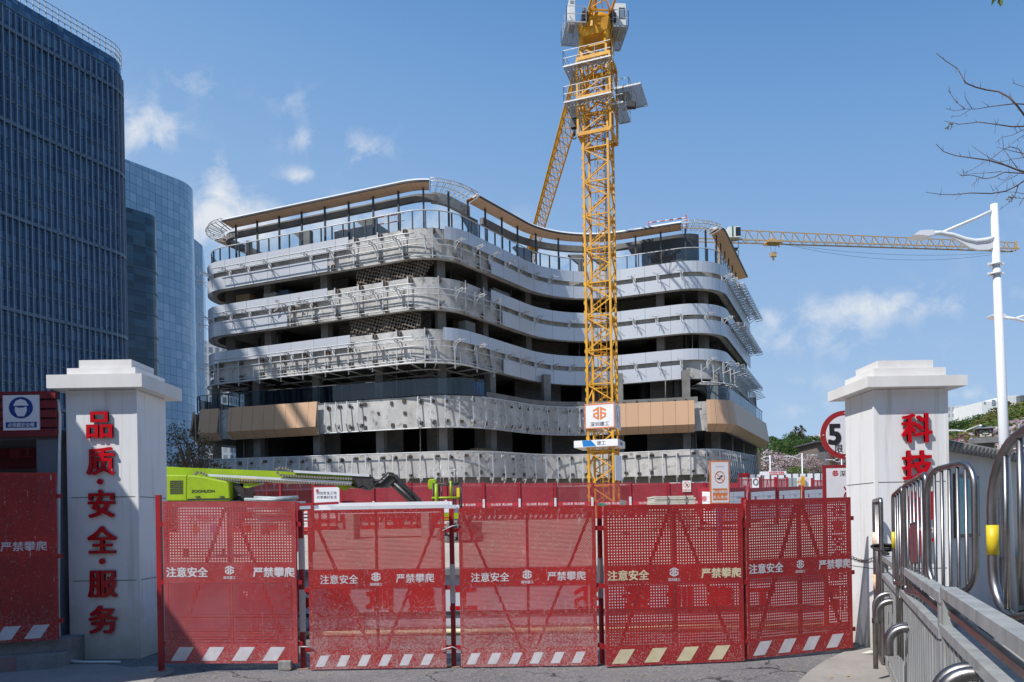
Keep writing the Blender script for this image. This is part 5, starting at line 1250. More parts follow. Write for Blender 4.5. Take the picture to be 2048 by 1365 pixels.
def platform(name, O, ex, ey, x0, x1, y0, y1, z, rail=1.0, sides='fblr', th=.09):
    m = MB(); P = lambda a, b, c=0: V(O) + V(ex) * a + V(ey) * b + ZA * (z + c)
    n = max(2, int((x1 - x0) / .5))
    m.hexa([P(x0, y0), P(x1, y0), P(x1, y1), P(x0, y1)], [P(x0, y0, th * .4), P(x1, y0, th * .4), P(x1, y1, th * .4), P(x0, y1, th * .4)])
    o = m.build(name, grate, t); m = MB()
    for k in range(n + 1): x = x0 + (x1 - x0) * k / n; m.bar(P(x, y0, -.05), P(x, y1, -.05), .05)
    for y in (y0, y1): m.bar(P(x0, y, -.06), P(x1, y, -.06), .05, .09)
    m.build('edge_frame', kick, o)
    r = MB(); ed = {'f': ((x0, y0), (x1, y0)), 'b': ((x0, y1), (x1, y1)), 'l': ((x0, y0), (x0, y1)), 'r': ((x1, y0), (x1, y1))}
    for s_ in sides:
        (a0, b0), (a1, b1) = ed[s_]; L_ = math.hypot(a1 - a0, b1 - b0); k_ = max(1, int(L_ / .9))
        for h in (rail * .5, rail): r.bar(P(a0, b0, h), P(a1, b1, h), .035)
        for k in range(k_ + 1): f = k / k_; r.bar(P(a0 + (a1 - a0) * f, b0 + (b1 - b0) * f, 0), P(a0 + (a1 - a0) * f, b0 + (b1 - b0) * f, rail), .035)
    if rail: r.build('guard_rail', steel, o)
    return o
for zz in (zy(208), zy(137)):
    platform('working_platform', mo, mex, mey, -cw / 2 - .85, cw / 2 + .25, -cw / 2 - .75, -cw / 2 - .05, zz, 1.1, 'flr'); platform('working_platform', mo, mex, mey, -cw / 2 - .85, -cw / 2 - .1, -cw / 2, cw / 2, zz, 1.1, 'lb')
platform('working_platform', mo, mex, mey, cw / 2 + .1, cw / 2 + .95, -cw / 2, cw / 2 + .4, zy(220), 1.1, 'fr')
platform('loading_platform', mo, mex, mey, cw / 2 + .3, cw / 2 + 2.2, -cw / 2 + .2, cw / 2 + .8, zy(188), 0, '')
platform('ladder_landing', mo, mex, mey, cw / 2 + .25, cw / 2 + 1.1, .4, 1.4, zy(178), 1.05, 'fbr')
m = MB(); c = mo + mex * (cw / 2 + 1.25) - mey * (cw / 2 - .2) + ZA * zy(226); m.prism([c + ZA * .3, c + mex * .55 + ZA * .15, c + mex * .5 - ZA * .25, c - mex * .1 - ZA * .1], mey * .4); m.build('floodlight', rubber, t)
m = MB(); c = mo - mex * (cw / 2 + .45) - mey * .6 + ZA * zy(235); m.obox(c, mex, mey, .25, .2, .35); m.tube([c - ZA * .35, c - ZA * .9], .1, 8); m.tube([c - ZA * .9 + mex * (.13 * math.cos(a)) - ZA * (.13 + .13 * math.sin(a)) for a in [j * .5 for j in range(10)]], .05, 6); m.build('hoist_hook', grime, t)
# turntable, cab side and machinery side
m = MB(); z0, z1 = zy(92), zy(44)
a = [mo + mex * (sx * 1.0) + mey * (sy * 1.0) + ZA * (z0 + (z1 - z0) * .45) for sx, sy in ((-1, -1), (1, -1), (1, 1), (-1, 1))]; b = [mo + mex * (sx * 1.25) + mey * (sy * 1.25) + ZA * (z1 - .1) for sx, sy in ((-1, -1), (1, -1), (1, 1), (-1, 1))]
m.hexa(a, b); 
for k in range(16):
    an = k * math.pi / 8; m.obox(mo + V((math.cos(an) * 1.25, math.sin(an) * 1.25, z1 - .35)), (math.cos(an), math.sin(an), 0), (-math.sin(an), math.cos(an), 0), .06, .1, .2)
m.tube([mo + ZA * (z1 - .1), mo + ZA * (z1 + .35)], 1.35, 24)
for sx in (-1, 1):
    for sy in (-1, 1): m.bar(mo + mex * (sx * .93) + mey * (sy * .93) + ZA * z0, mo + mex * (sx * .95) + mey * (sy * .95) + ZA * (z0 + (z1 - z0) * .5), .24, .24)
m.build('turntable', yellow, t)
JA = R(-4.4); jd = V((math.sin(JA), math.cos(JA), 0)); jx = V((math.cos(JA), -math.sin(JA), 0)); jo = mo + ZA * (z1 + .35)
platform('cab_platform', mo, jx, jd, 1.0, 2.15, -1.3, 1.5, z1 - .55, 1.15, 'fbr'); platform('machine_platform', mo, jx, jd, -2.45, -1.0, -1.3, 1.4, z1 - .35, 1.1, 'fbl')
m = MB(); c = mo + jx * 1.62 + jd * -.1 + ZA * (z1 - .45); m.obox(c + ZA * .92, jx, jd, .45, .8, .9); cab = m.build('cab', white, t)
m = MB(); cw_ = c + ZA * 1.05 - jd * .803; m.prism([cw_ + jx * u + ZA * v for u, v in ((-.05, -.35), (.35, -.35), (.35, .42), (-.05, .42))][::-1], -jd * .01); m.build('window', flat('cab_glass', (.22, .30, .38), .05), cab)
m = MB(); pts = [cw_ - jd * .012 + jx * u + ZA * v for u, v in ((-.05, -.35), (.35, -.35), (.35, .42), (-.05, .42))]; m.tube(pts, .03, 5, closed=True); m.build('window_frame', rubber, cab)
m = MB(); c = mo - jx * 1.95 - jd * .35 + ZA * (z1 - .3); m.obox(c + ZA * .95, jx, jd, .21, .5, .95); cb = m.build('switch_cabinet', white, t)
m = MB(); m.obox(c + ZA * 1.65 - jd * .507, jx, jd, .14, .006, .12); m.build('vent', flat('vent_grey', (.3, .3, .3), .5), cb)
m = MB()
for x in (-1.05, 1.05):
    m = MB(); m.obox(mo + jx * x - jd * 1.0 + ZA * (z1 + .15), jx, jd, .22, .25, .28); m.tube([mo + jx * x - jd * 1.0 + ZA * (z1 + .4), mo + jx * x - jd * 1.0 + ZA * (z1 + .75)], .16, 10)
    m.build('slewing_motor', grime, t)
def jib(m, O, d, x, w_, h, y0, y1, step, ch=.14, br=.06, top=True):
    P = lambda s, a, z: O + d * s + x * a + ZA * z
    for a in (-w_ / 2, w_ / 2): m.bar(P(y0, a, 0), P(y1, a, 0), ch)
    m.bar(P(y0, 0, h), P(y1, 0, h), ch)
    n = int(abs(y1 - y0) / step); st_ = (y1 - y0) / n
    for k in range(n + 1):
        s = y0 + k * st_
        m.bar(P(s, -w_ / 2, 0), P(s, w_ / 2, 0), br)
        for a in (-w_ / 2, w_ / 2):
            m.bar(P(s, a, 0), P(s, 0, h), br)
            if k < n: m.bar(P(s, 0, h), P(s + st_, a, 0), br)
        if k < n: m.bar(P(s, -w_ / 2, 0), P(s + st_, w_ / 2, 0), br)
m = MB(); jib(m, jo, jd, jx, 1.5, 1.7, -1.5, 52, 1.75); m.build('jib', yellow, t)
m = MB(); jib(m, jo, jd, jx, 1.7, 1.9, -1.6, -13, 1.9); m.build('counter_jib', yellow, t)
m = MB()
for k in range(3): m.obox(jo - jd * (9.5 + k * 1.1) - ZA * .6, jx, jd, .7, .5, 1.1)
m.build('counterweight', concrete_dark, t)
m = MB(); c = jo + jd * 44.5 - ZA * .25; m.obox(c, jx, jd, .7, .8, .18); m.obox(c - ZA * .45, jx, jd, .3, .4, .25); tr_ = m.build('trolley', yellow, t)
# signs on the mast
z0, z1s = zy(858), zy(808); hw = 1.12
m = MB(); cs = [mo + mex * (a * hw) + mey * (b * hw) for a, b in ((-1, -1), (1, -1), (1, 1), (-1, 1))]; th_ = .05
for i in range(4):
    a, b = cs[i], cs[(i + 1) % 4]; m.face([a + ZA * z0, b + ZA * z0, b + ZA * z1s, a + ZA * z1s]); 
box_ = m.build('box_sign', signw, t)
fr = MB(); F0 = lambda u, v, d=.012: mo - mey * (hw + d) + mex * u + ZA * v
for v in (z0 + .05, z1s - .05): fr.bar(F0(-hw, v), F0(hw, v), .02, .07)
for u in (-hw + .035, hw - .035): fr.bar(F0(u, z0 + .09), F0(u, z1s - .09), .07, .02, up=mey)
fr.build('sign_border', orange, box_)
logo(1.02, F0(0, z0 + (z1s - z0) * .60, .006), mex, ZA, orange, box_); text('深圳建工', .36, F0(0, z0 + .33, .006), mex, ZA, black, box_, .01)
S0 = lambda u, v, d=.008: mo + mex * (hw + d) + mey * u + ZA * v
text('6', 1.25, S0(0, (z0 + z1s) / 2), mey, ZA, flat('dusty_rose', (.50, .38, .38), .5), box_, .02, sxy=.9)
m = MB(); r_ = [S0(math.cos(k * math.pi / 16) * .72, (z0 + z1s) / 2 + math.sin(k * math.pi / 16) * .78, .01) for k in range(32)]; m.tube(r_, .04, 5, closed=True); m.build('number_ring', flat('pale_ring', (.62, .60, .60), .5), box_)
z0, z1s = zy(894.5), zy(881); hx, hy = 1.55, 1.35; oc = mo - mex * .28
m = MB(); m.obox(oc + ZA * (z0 + z1s) / 2, mex, mey, hx + .1, hy, (z1s - z0) / 2); bs = m.build('band_sign', signw, t)
B0 = lambda u, v: oc - mey * (hy + .006) + mex * u + ZA * v
m = MB(); m.face([B0(-.95, z0 + .03), B0(.05, z0 + .03), B0(-.35, z1s - .01), B0(-1.02, z1s - .01)]); m.build('blue_stripe', flat('sky_blue', (.01, .20, .55), .4), bs)
text('建工', .34, B0(.42, (z0 + z1s) / 2), mex, ZA, black, bs, .0); text('安全第一', .3, oc + mex * (hx + .108) + ZA * ((z0 + z1s) / 2), mey, ZA, flat('maroon', (.28, .03, .05), .5), bs, .02)
m = MB(); c = mo + mex * (hw - .1) - mey * .95; m.hexa([c + ZA * zy(962), c + mex * .05 + mey * .0 + ZA * zy(962), c + mex * .05 + mey * .9 + mex * .3 + ZA * zy(962), c + mey * .9 + mex * .3 + ZA * zy(962)], [c + ZA * zy(912), c + mex * .05 + ZA * zy(912), c + mex * .05 + mey * .9 + mex * .3 + ZA * zy(912), c + mey * .9 + mex * .3 + ZA * zy(912)]); m.build('notice_board', signw, t)
# ================================================================ second crane behind the building
Yc = 100.0; k0 = at(1446, 482, Yc); kz = k0.z
t = thing('tower_crane', 'smaller yellow crane behind the building, its long jib reaching right', 'crane', (k0.x, Yc, 1.6))
m = MB(); lattice(m, (k0.x, Yc, 0), XA, YA, 1.6, 1.6, 1.6, kz, 2.5, .14, .07); m.build('mast', yellow, t)
e1 = at(2032, 497, 105.5); dj = V((e1.x - k0.x, e1.y - Yc, 0)); Lj = dj.length; dj.normalize(); xj = V((dj.y, -dj.x, 0))
thinb = pm('far_crane_yellow', (.60, .38, .15), (.50, .34, .17), 2, .5)
m = MB(); P = lambda s, a, z: V((k0.x, Yc, kz)) + dj * s + xj * a + ZA * z
nj = 26
ht = lambda s: 1.62 - .55 * s / Lj
for a in (-.6, .6): m.bar(P(-7, a, 0), P(Lj, a, 0), .12, .15)
m.bar(P(-7, 0, ht(0)), P(Lj, 0, ht(Lj)), .11, .11)
for k in range(nj + 1):
    s = Lj * k / nj
    for a in (-.6, .6):
        m.bar(P(s, a, 0), P(s, 0, ht(s)), .05)
        if k < nj: m.bar(P(s, 0, ht(s)), P(s + Lj / nj, a, 0), .05)
    m.bar(P(s, -.6, 0), P(s, .6, 0), .07)
m.bar(P(Lj, 0, 0), P(Lj, 0, ht(Lj) + .2), .25); m.build('jib', thinb, t)
m = MB(); c = at(1466, 468, Yc - 1.2); m.obox(c, XA, YA, .8, .7, .72); cab = m.build('cab', white, t)
m = MB(); m.obox(c + V((.48, -.02, .03)), XA, YA, .335, .71, .58); m.build('window', flat('cab_glass2', (.02, .03, .04), .05), cab)
m = MB(); m.obox(c + V((-.25, -.02, .05)), XA, YA, .10, .71, .68); m.build('green_stripe', flat('leaf_green', (.04, .20, .06), .5), cab)
m = MB()
for z in (500, 520):
    q = at(1461, z, Yc); m.obox(q, XA, YA, .9, .7, .05)
    for x in (-.9, 0, .9): m.bar(q + V((x, -.7, 0)), q + V((x, -.7, 1)), .06)
    m.bar(q + V((-.9, -.7, 1)), q + V((.9, -.7, 1)), .06)
m.build('ladder_landing', steel_d, t)
c = at(1545, 486, Yc + .8); m = MB(); m.obox(c, dj, xj, 1.0, .75, .16); m.obox(c + ZA * .3, dj, xj, .35, .4, .2); 
for s in (-1, 1): m.bar(c + dj * s * .8 + ZA * .1, c + dj * s * .95 - ZA * .6, .12)
tr_ = m.build('trolley', thinb, t)
m = MB(); q = at(1546.5, 510, Yc + .8)
for s in (-.42, .42): m.bar(c + dj * s - ZA * .1, q + dj * s * .6 + ZA * .3, .025)
m.build('hoist_rope', grime, tr_)
m = MB(); m.obox(q, dj, xj, .42, .2, .28); m.tube([q - ZA * .28, q - ZA * .62], .09, 6); m.tube([q - ZA * .6 + dj * (.16 * math.cos(a)) - ZA * (.16 * math.sin(a)) for a in [j * .45 for j in range(9)]], .05, 5); m.build('hook_block', thinb, tr_)
m = MB(); A = c + dj * 1.0; B = P(Lj, 0, -.1)
for sag in (2.6, 1.6): m.tube([A.lerp(B, f) - ZA * (sag * 4 * f * (1 - f) * .7) for f in [j / 16 for j in range(17)]], .018, 4)
m.build('slack_rope', grime, t)
# ================================================================ office towers on the left
def tower_glass(name, bay, fl, c1, c2, rough=.08, line=.06, linec=(.02, .03, .04), vline=.05, metal=.0, spec=.5):
    m, nt, b = base(name); uv = nt.nodes.new('ShaderNodeUVMap'); sp = nt.nodes.new('ShaderNodeSeparateXYZ'); nt.links.new(uv.outputs[0], sp.inputs[0])
    u = nmath(nt, 'DIVIDE', sp.outputs[0], bay); v = nmath(nt, 'DIVIDE', sp.outputs[1], fl)
    cmb = nt.nodes.new('ShaderNodeCombineXYZ'); nt.links.new(nmath(nt, 'FLOOR', u), cmb.inputs[0]); nt.links.new(nmath(nt, 'FLOOR', v), cmb.inputs[1])
    wn = nt.nodes.new('ShaderNodeTexWhiteNoise'); wn.noise_dimensions = '2D'; nt.links.new(cmb.outputs[0], wn.inputs['Vector'])
    r = nmath(nt, 'POWER', wn.outputs['Value'], 1.7)
    col = mixc(nt, r, c1, c2)
    ln = nmath(nt, 'MAXIMUM', nmath(nt, 'LESS_THAN', nmath(nt, 'FRACT', u), vline / bay), nmath(nt, 'LESS_THAN', nmath(nt, 'FRACT', v), line / fl))
    col = mixc(nt, ln, col, linec)
    nt.links.new(col, b.inputs['Base Color']); b.inputs['Roughness'].default_value = rough; b.inputs['Metallic'].default_value = metal
    b.inputs['Specular IOR Level'].default_value = spec
    # panes never sit perfectly flush: tilt each one a little
    bp = nt.nodes.new('ShaderNodeBump'); bp.inputs['Strength'].default_value = .22; bp.inputs['Distance'].default_value = .25
    nt.links.new(nmath(nt, 'ADD', nmath(nt, 'MULTIPLY', wn.outputs['Value'], .15), noise(nt, .35, 2)), bp.inputs['Height']); nt.links.new(bp.outputs[0], b.inputs['Normal'])
    return m
def tower(pts, r, label, topz, glass, fin=None, finm=None, bands=None, bandm=None, slope=0, name='office_tower', crown=None):
    l = Line(fillet([(p[0], p[1], r_) for p, r_ in zip(pts, r)], .8)); l.smin = 0
    t = thing(name, label, 'tower', (pts[1][0], pts[1][1], 0))
    m = MB(); tz = lambda s: topz + slope * s
    for a, b in zip(l.s, l.s[1:]):
        A, B = l.ev(a), l.ev(b); m.face([(A.x, A.y, 0), (B.x, B.y, 0), (B.x, B.y, tz(b)), (A.x, A.y, tz(a))], 0, True, [(a, 0), (b, 0), (b, tz(b)), (a, tz(a))])
    m.build('glass_wall', glass, t)
    m = MB(); n = len(l.p); m.face([(p.x, p.y, tz(s) - .01) for p, s in zip(l.p, l.s)]); m.build('roof', concrete_dark, t)
    if fin:
        m = MB(); s = .3; bay, dep, wid = fin
        while s < l.len: p0 = l.at3(s, dep / 2, 0); p1 = l.at3(s, dep / 2, tz(s) - 2.4); nn = l.nrm(s); m.bar(p0, p1, wid, dep, up=V((*nn, 0))) if False else m.obox((p0.x, p0.y, p1.z / 2), (-nn.y, nn.x, 0), (nn.x, nn.y, 0), wid / 2, dep / 2, p1.z / 2); s += bay
        m.build('fins', finm, t)
    if bands:
        m = MB()
        for z, h, o in bands: band(m, l, .1, l.len - .1, z, z + h, o, o + .05)
        m.build('spandrel_bands', bandm, t)
    return t, l
finm = pm('fin_grey', (.27, .32, .38), (.23, .27, .33), .5, .45, .3); spandm = pm('spandrel_blue', (.13, .165, .205), (.10, .13, .17), .4, .35, .2)
g1 = tower_glass('navy_curtain_wall', 1.0, 1.8, (.018, .062, .15), (.09, .18, .31), .10, .10, (.01, .018, .03), .05, 0.0, .7)
bl_ = []
z = 6.0; k = 0
while z < 84: bl_.append((z, .55 if k % 4 == 0 else .22, .42 if k % 4 == 0 else .16)); z += 3.6; k += 1
pA = at(-330, 800, 92); pB = at(243, 800, 127)
t, l = tower([(pA.x, pA.y - 20), (pA.x + 2, pA.y), (at(40, 800, 113).x, 113), (pB.x + .6, pB.y + 3), (pB.x - 30, pB.y + 26)], (0, 5, 60, 4.2, 0), 'dark blue office tower with vertical fins, filling the left edge', 83.7, g1, (1.0, .42, .13), finm, bl_, spandm)
tower([(-95, 15), (-64.5, 15), (-64.0, 46), (-95, 46)], (0, 2, 2, 0), 'unseen office tower added beyond the left edge to shade the end of the building', 76.5, g1, (1.2, .4, .13), finm, bl_[::2], spandm)  # unseen tower, added and sized for its shadow on the facade
m = MB(); s = .2
while s < l.len - 1: A = l.at3(s, .05, 83.7); m.bar(A, A + ZA * 2.6, .12); m.bar(A + ZA * 1.2, A + ZA * 2.6 - V((*l.nrm(s), 0)) * 1.2, .07); s += 1.0
for z in (84.5, 85.4, 86.25): m.tube([l.at3(q, .05, z) for q in l.params(.2, l.len - 1)], .06, 5)
m.build('crown_screen', finm, t)
g2 = tower_glass('pale_blue_glass', 1.6, 2.0, (.27, .42, .58), (.42, .56, .71), .06, .09, (.05, .10, .17), .08, .0, 1.0)
a, b = at(150, 700, 146), at(394, 700, 172)
tower([(a.x, a.y - 16), (a.x, a.y), (b.x - .5, b.y + 1), (b.x - 14, b.y + 30)], (0, 3, 11, 0), 'pale blue glass tower with a sloping roofline, behind the dark tower', 77.9, g2, None, None, [(at(242, 312, 156).z - .2, .5, .05)] if False else None, None, slope=.095)
g3 = tower_glass('reflected_teal', 2.2, 1.4, (.006, .026, .05), (.04, .11, .16), .05, .05, (.01, .02, .03), .04, 0, .7)  # for a block standing in for the navy tower's reflection in the pale glass
a, b = at(180, 700, 131), at(318, 700, 140)
bl_ = [(4 + 4.2 * k, .32, .10) for k in range(13)]
tower([(a.x, a.y - 10), (a.x, a.y), (b.x, b.y), (b.x - 8, b.y + 14)], (0, 2, 2.6, 0), 'dark teal block with rounded corner, standing in for a reflection in the pale glass tower', at(300, 428, 139).z, g3, None, None, bl_, pm('reflected_teal_band', (.08, .13, .16), (.06, .10, .13), .5, .4))
g4 = tower_glass('striped_far_glass', 1.6, 3.3, (.22, .35, .50), (.36, .48, .62), .15, .2, (.16, .25, .36), .4, 0, .6)
a, b = at(388, 700, 215), at(409, 700, 222)
tower([(a.x, a.y - 6), (a.x, a.y), (b.x, b.y), (b.x - 6, b.y + 16)], (0, 1, 3, 0), 'slim striped tower peeping out between the pale tower and the building', at(400, 482, 218).z, g4)
a, b = at(372, 700, 262), at(462, 700, 266)
tower([(a.x, a.y + 16), (a.x, a.y), (b.x, b.y), (b.x, b.y + 16)], (0, 1, 1, 0), 'distant pale apartment tower behind the left end of the building', at(420, 680, 262).z, tower_glass('far_flats', 2.2, 3.0, (.10, .12, .15), (.40, .42, .45), .5, .9, (.5, .52, .55), .8, 0, .3))
# ================================================================ lime boom lift
YB = 25.5; bz = lambda x, y: at(x, y, YB)
t = thing('boom_lift', 'lime green boom lift with folded black jib and basket', 'boom lift', bz(400, 1050))
m = MB(); zg = site_z(0, YB)
def plate(mb, pts, y0, y1): mb.prism([V((bz(x, y).x, y0, bz(x, y).z)) for x, y in pts], (0, y1 - y0, 0))
plate(m, [(330, 950), (374, 950), (374, 1003), (330, 1003)][::-1], YB, YB + 1.6)
plate(m, [(374.4, 951), (392, 951), (454, 963.5), (459, 970), (461, 1003), (374.4, 1003)][::-1], YB - .03, YB + 1.6)
body = m.build('engine_cover', lime, t); bv = body.modifiers.new('b', 'BEVEL'); bv.width = .05; bv.segments = 3
for k in range(7):
    vn = MB(); q0, q1 = bz(340, 962 + k * 4), bz(366, 964 + k * 4); vn.box(q0.x, YB - .012, q1.z, q1.x, YB - .001, q0.z); vn.build('vent_slot', grime, body)
for x in (392, 440):
    vn = MB(); q0 = bz(x, 994); vn.tube([(q0.x, YB - .05, q0.z), (q0.x + .16, YB - .05, q0.z)], .018, 6); vn.build('handle', grime, body)
vn = MB(); q0, q1 = bz(376, 998), bz(460, 1000); vn.box(q0.x, YB - .037, q1.z, q1.x, YB - .031, q0.z); vn.build('dark_stripe', grime, body)
text('ZOOMLION', .135, at(406, 983, YB - .034), XA, ZA, black, body, .035, sxy=1.12)
m = MB(); plate(m, [(300, 930), (352, 933.5), (550, 941), (700, 951), (702, 975), (690, 975), (660, 965), (560, 965), (450, 958), (300, 952)][::-1], YB + .45, YB + 1.0); boom = m.build('boom', lime, t)
m = MB(); plate(m, [(690, 966), (640, 962), (655, 966), (683, 981), (690, 980)], YB + .40, YB + .44); m.build('gusset', lime, boom); m = MB(); plate(m, [(470, 966), (520, 966), (488, 976), (478, 974)], YB + .3, YB + .44); m.build('gusset', lime, boom)
alu = pm('bright_tray', (.70, .72, .75), (.60, .62, .65), 3, .35, .1)
for (x0, y0, x1, y1, d) in ((405, 949.5, 700, 965, .32), (580, 942, 735, 950.5, .36)):
    m = MB(); A, B = bz(x0, y0), bz(x1, y1); m.bar((A.x, YB + d, A.z), (B.x, YB + d, B.z), .1, .085); m.build('cable_tray', alu, boom)
chn = pm('drag_chain', (.16, .145, .12), (.28, .25, .21), 30, .7)
for pts in ([(383, 951), (384, 946), (390, 943.5), (398, 946), (408, 950)], [(424, 958), (540, 962), (700, 969)], [(580, 942), (565, 936), (551, 935), (547, 941), (553, 949), (570, 951), (640, 955), (702, 957.5)]):
    m = MB(); P3 = [V((bz(x, y).x, YB + .26, bz(x, y).z)) for x, y in pts]
    for a, b in zip(P3, P3[1:]):
        n_ = max(1, int((b - a).length / .09))
        for k in range(n_): c = a.lerp(b, (k + .5) / n_); dd = (b - a).normalized(); m.bar(c - dd * .035, c + dd * .035, .10, .075)
    m.build('drag_chain', chn, boom)
m = MB(); plate(m, [(700, 950), (735, 951), (742, 958), (744, 972), (730, 980), (712, 976), (704, 965)][::-1], YB + .35, YB + 1.05); plate(m, [(738, 956), (750, 966), (762, 962), (772, 948), (780, 946), (788, 958), (770, 975), (745, 974)][::-1], YB + .45, YB + .9); m.build('boom_head', grime, t)
for k_, (xa, ya, xb, yb) in enumerate(((470, 953, 505, 964), (600, 958, 628, 966), (655, 953, 662, 962))):
    m = MB(); A, B = bz(xa, ya), bz(xb, yb); m.box(A.x, YB + .435, B.z, B.x, YB + .449, A.z); m.build('decal', rubber if k_ else tape_y, boom)
hq = MB()
for k_ in range(3): hq.tube([V((bz(x, y).x, YB + .40 - .03 * k_, bz(x, y).z - .03 * k_)) for x, y in ((690, 960), (708, 972), (722, 966), (736, 975), (752, 962))], .02, 5)
hq.build('hose', rubber, t)
m = MB(); plate(m, [(772, 944), (785, 947), (843, 1004), (848, 1012), (838, 1013), (774, 962)][::-1], YB + .5, YB + .75); plate(m, [(772, 966), (778, 964), (832, 1010), (822, 1013)][::-1], YB + .5, YB + .65)
hs = [V((bz(x, y).x, YB + .44, bz(x, y).z)) for x, y in ((738, 962), (755, 960), (765, 950), (772, 944), (782, 946), (795, 962), (812, 978), (826, 1000))]
m.tube(hs, .035, 6); m.tube([p + V((.05, -.03, -.09)) for p in hs], .03, 6); m.build('jib_arm', grime, t)
m = MB(); A, B = bz(785, 966), bz(822, 1000); m.tube([(A.x, YB + .42, A.z), (B.x, YB + .42, B.z)], .035, 8); m.build('hydraulic_ram', flat('ram_grey', (.2, .2, .2), .4), t)
m = MB(); A, B = bz(840, 1012), bz(870, 1006); m.bar((A.x, YB + .6, A.z), (B.x, YB + .6, B.z), .18, .1); m.build('jib_link', grime, t)
bk = MB(); X0, X1 = bz(866, 1000).x, bz(919, 1000).x; zt, zb_, zfl = bz(880, 968).z, bz(880, 996).z, bz(880, 1020).z; y0, y1 = YB + .1, YB + 1.0
for x in (X0, (X0 + X1) / 2 - .25, (X0 + X1) / 2 + .25, X1):
    for y in (y0, y1): bk.tube([(x, y, zfl), (x, y, zt)], .028, 8)
for y in (y0, y1):
    for z in (zt, zb_): bk.tube([(X0, y, z), (X1, y, z)], .028, 8)
for x in (X0, X1):
    for z in (zt, zb_): bk.tube([(x, y0, z), (x, y1, z)], .028, 8)
basket = bk.build('basket', grime, t)
m = MB(); m.tube([(X0 - .05, y0 - .05, zb_), (X1, y0 - .05, zb_)], .035, 8); m.tube([(X0 + .12, y0 - .06, zfl), (X0 + .12, y0 - .06, zt)], .06, 8); m.box(X0 + .3, y0 - .02, zfl - .35, X1 - .05, y1, zfl); m.tube([(X0 + .62, y0, zb_), (X0 + .62, y0, zt + .1)], .04, 8); m.build('lime_trim', lime, basket)
m = MB(); P3 = [bz(x, y) for x, y in ((856, 961), (858, 958), (869, 958), (872, 962), (871, 975), (866, 980), (857, 979), (855, 972))]; m.prism([V((p.x, YB + .1, p.z)) for p in P3], (0, .12, 0)); o = m.build('control_cover', lime, basket); bv = o.modifiers.new('b', 'BEVEL'); bv.width = .03
m = MB()
for x in (878, 884, 906, 912): p = bz(x, 940); m.tube([(p.x, YB + .5, zt), (p.x, YB + .5, p.z + (.3 if x < 880 else 0))], .015, 6)
A, B = bz(904, 938), bz(914, 938); m.tube([(A.x, YB + .5, A.z), (B.x, YB + .5, B.z)], .015, 6); m.build('overhead_guard', steel, basket)
m = MB(); p = bz(916, 985); m.box(p.x - .05, y0 - .06, p.z - .2, p.x + .05, y0 - .05, p.z + .16); m.build('warning_label', tape_y, basket)
ch_ = MB(); A = bz(320, 1003); ch_.box(A.x, YB, zg + .35, bz(480, 1003).x, YB + 1.8, A.z - .02); ch_.build('chassis', grime, t)
for x in (345, 455):
    for y in (YB - .25, YB + 1.75):
        c = bz(x, 1003); m = MB(); m.tube([(c.x, y, zg + .42), (c.x, y + .32, zg + .42)], .42, 20); m.build('wheel', rubber, t)
m = MB(); A, B = bz(462, 1003), bz(492, 972); m.box(A.x, YB + .3, A.z - .1, B.x - .2, YB + 1.3, B.z + .1); m.tube([(A.x, YB + .2, A.z), (A.x + .12, YB + .2, A.z + .2), (B.x - .3, YB + .2, A.z + .22), (B.x - .05, YB + .2, A.z + .05)], .03, 6); m.build('turret', grime, t)
# ================================================================ street lamps
lampw = pm('white_lamp_paint', (.80, .82, .84), (.74, .76, .79), 1.5, .35)
t = thing('street_lamp', 'tall white street lamp with scrolled arm, in front of the far jib', 'street lamp', at(2015, 1040, 11.2))
yl = 11.2; top = at(1988, 409, yl); bot = V((at(2017, 1040, yl).x + .02, yl, 0.0))
m = MB(); m.tube([bot, top], [.086, .050], 20); m.build('pole', lampw, t)
L3 = lambda x, y, d=0: at(x, y, yl + d)
m = MB(); m.tube([L3(1986, 421), L3(1952, 437), L3(1886, 465)], .024, 8); m.tube([L3(1989, 477), L3(1970, 482), L3(1950, 484), L3(1930, 480), L3(1905, 471), L3(1880, 466.5), L3(1858, 467)], [.04, .045, .045, .042, .038, .036, .034], 10); arm = m.build('arm', lampw, t)
m = MB(); P3 = [L3(x, y) for x, y in ((1894, 472), (1915, 479), (1935, 485), (1955, 488.5), (1972, 487), (1989, 481), (1989, 496), (1975, 500), (1955, 501), (1938, 496), (1922, 486), (1908, 478))]; m.prism([p + V((0, -.02, 0)) for p in P3], (0, .04, 0)); m.build('fin_plate', lampw, arm)
m = MB(); P3 = [L3(x, y) for x, y in ((1820, 475), (1833, 466), (1858, 464.5), (1863, 468), (1862, 474), (1850, 477), (1835, 475))]; m.prism([p + V((0, -.10, 0)) for p in P3], (0, .22, 0)); m.build('lamp_head', lampw, t)
m = MB()
for y in (529, 548): c = L3(1990, y); m.tube([c - ZA * .015, c + ZA * .015], .085, 16); m.bar(c + V((-.12, -.02, 0)), c + V((.12, -.02, 0)), .03)
m.build('clamp', lampw, t)
t = thing('street_lamp', 'white street lamp farther down the road, its arm entering at the right edge', 'street lamp', at(2180, 1040, 21))
L3 = lambda x, y: at(x, y, 21)
p = L3(2170, 640); m = MB(); m.tube([V((p.x, 21, 0)), V((p.x, 21, p.z + 1.2))], [.11, .06], 14); m.build('pole', lampw, t)
m = MB(); m.tube([L3(2006, 635), L3(2030, 638), L3(2060, 646), (p.x, 21, L3(2100, 650).z)], .045, 8); m.tube([L3(2034, 636), L3(2170, 600)], .03, 8); ar = m.build('arm', lampw, t)
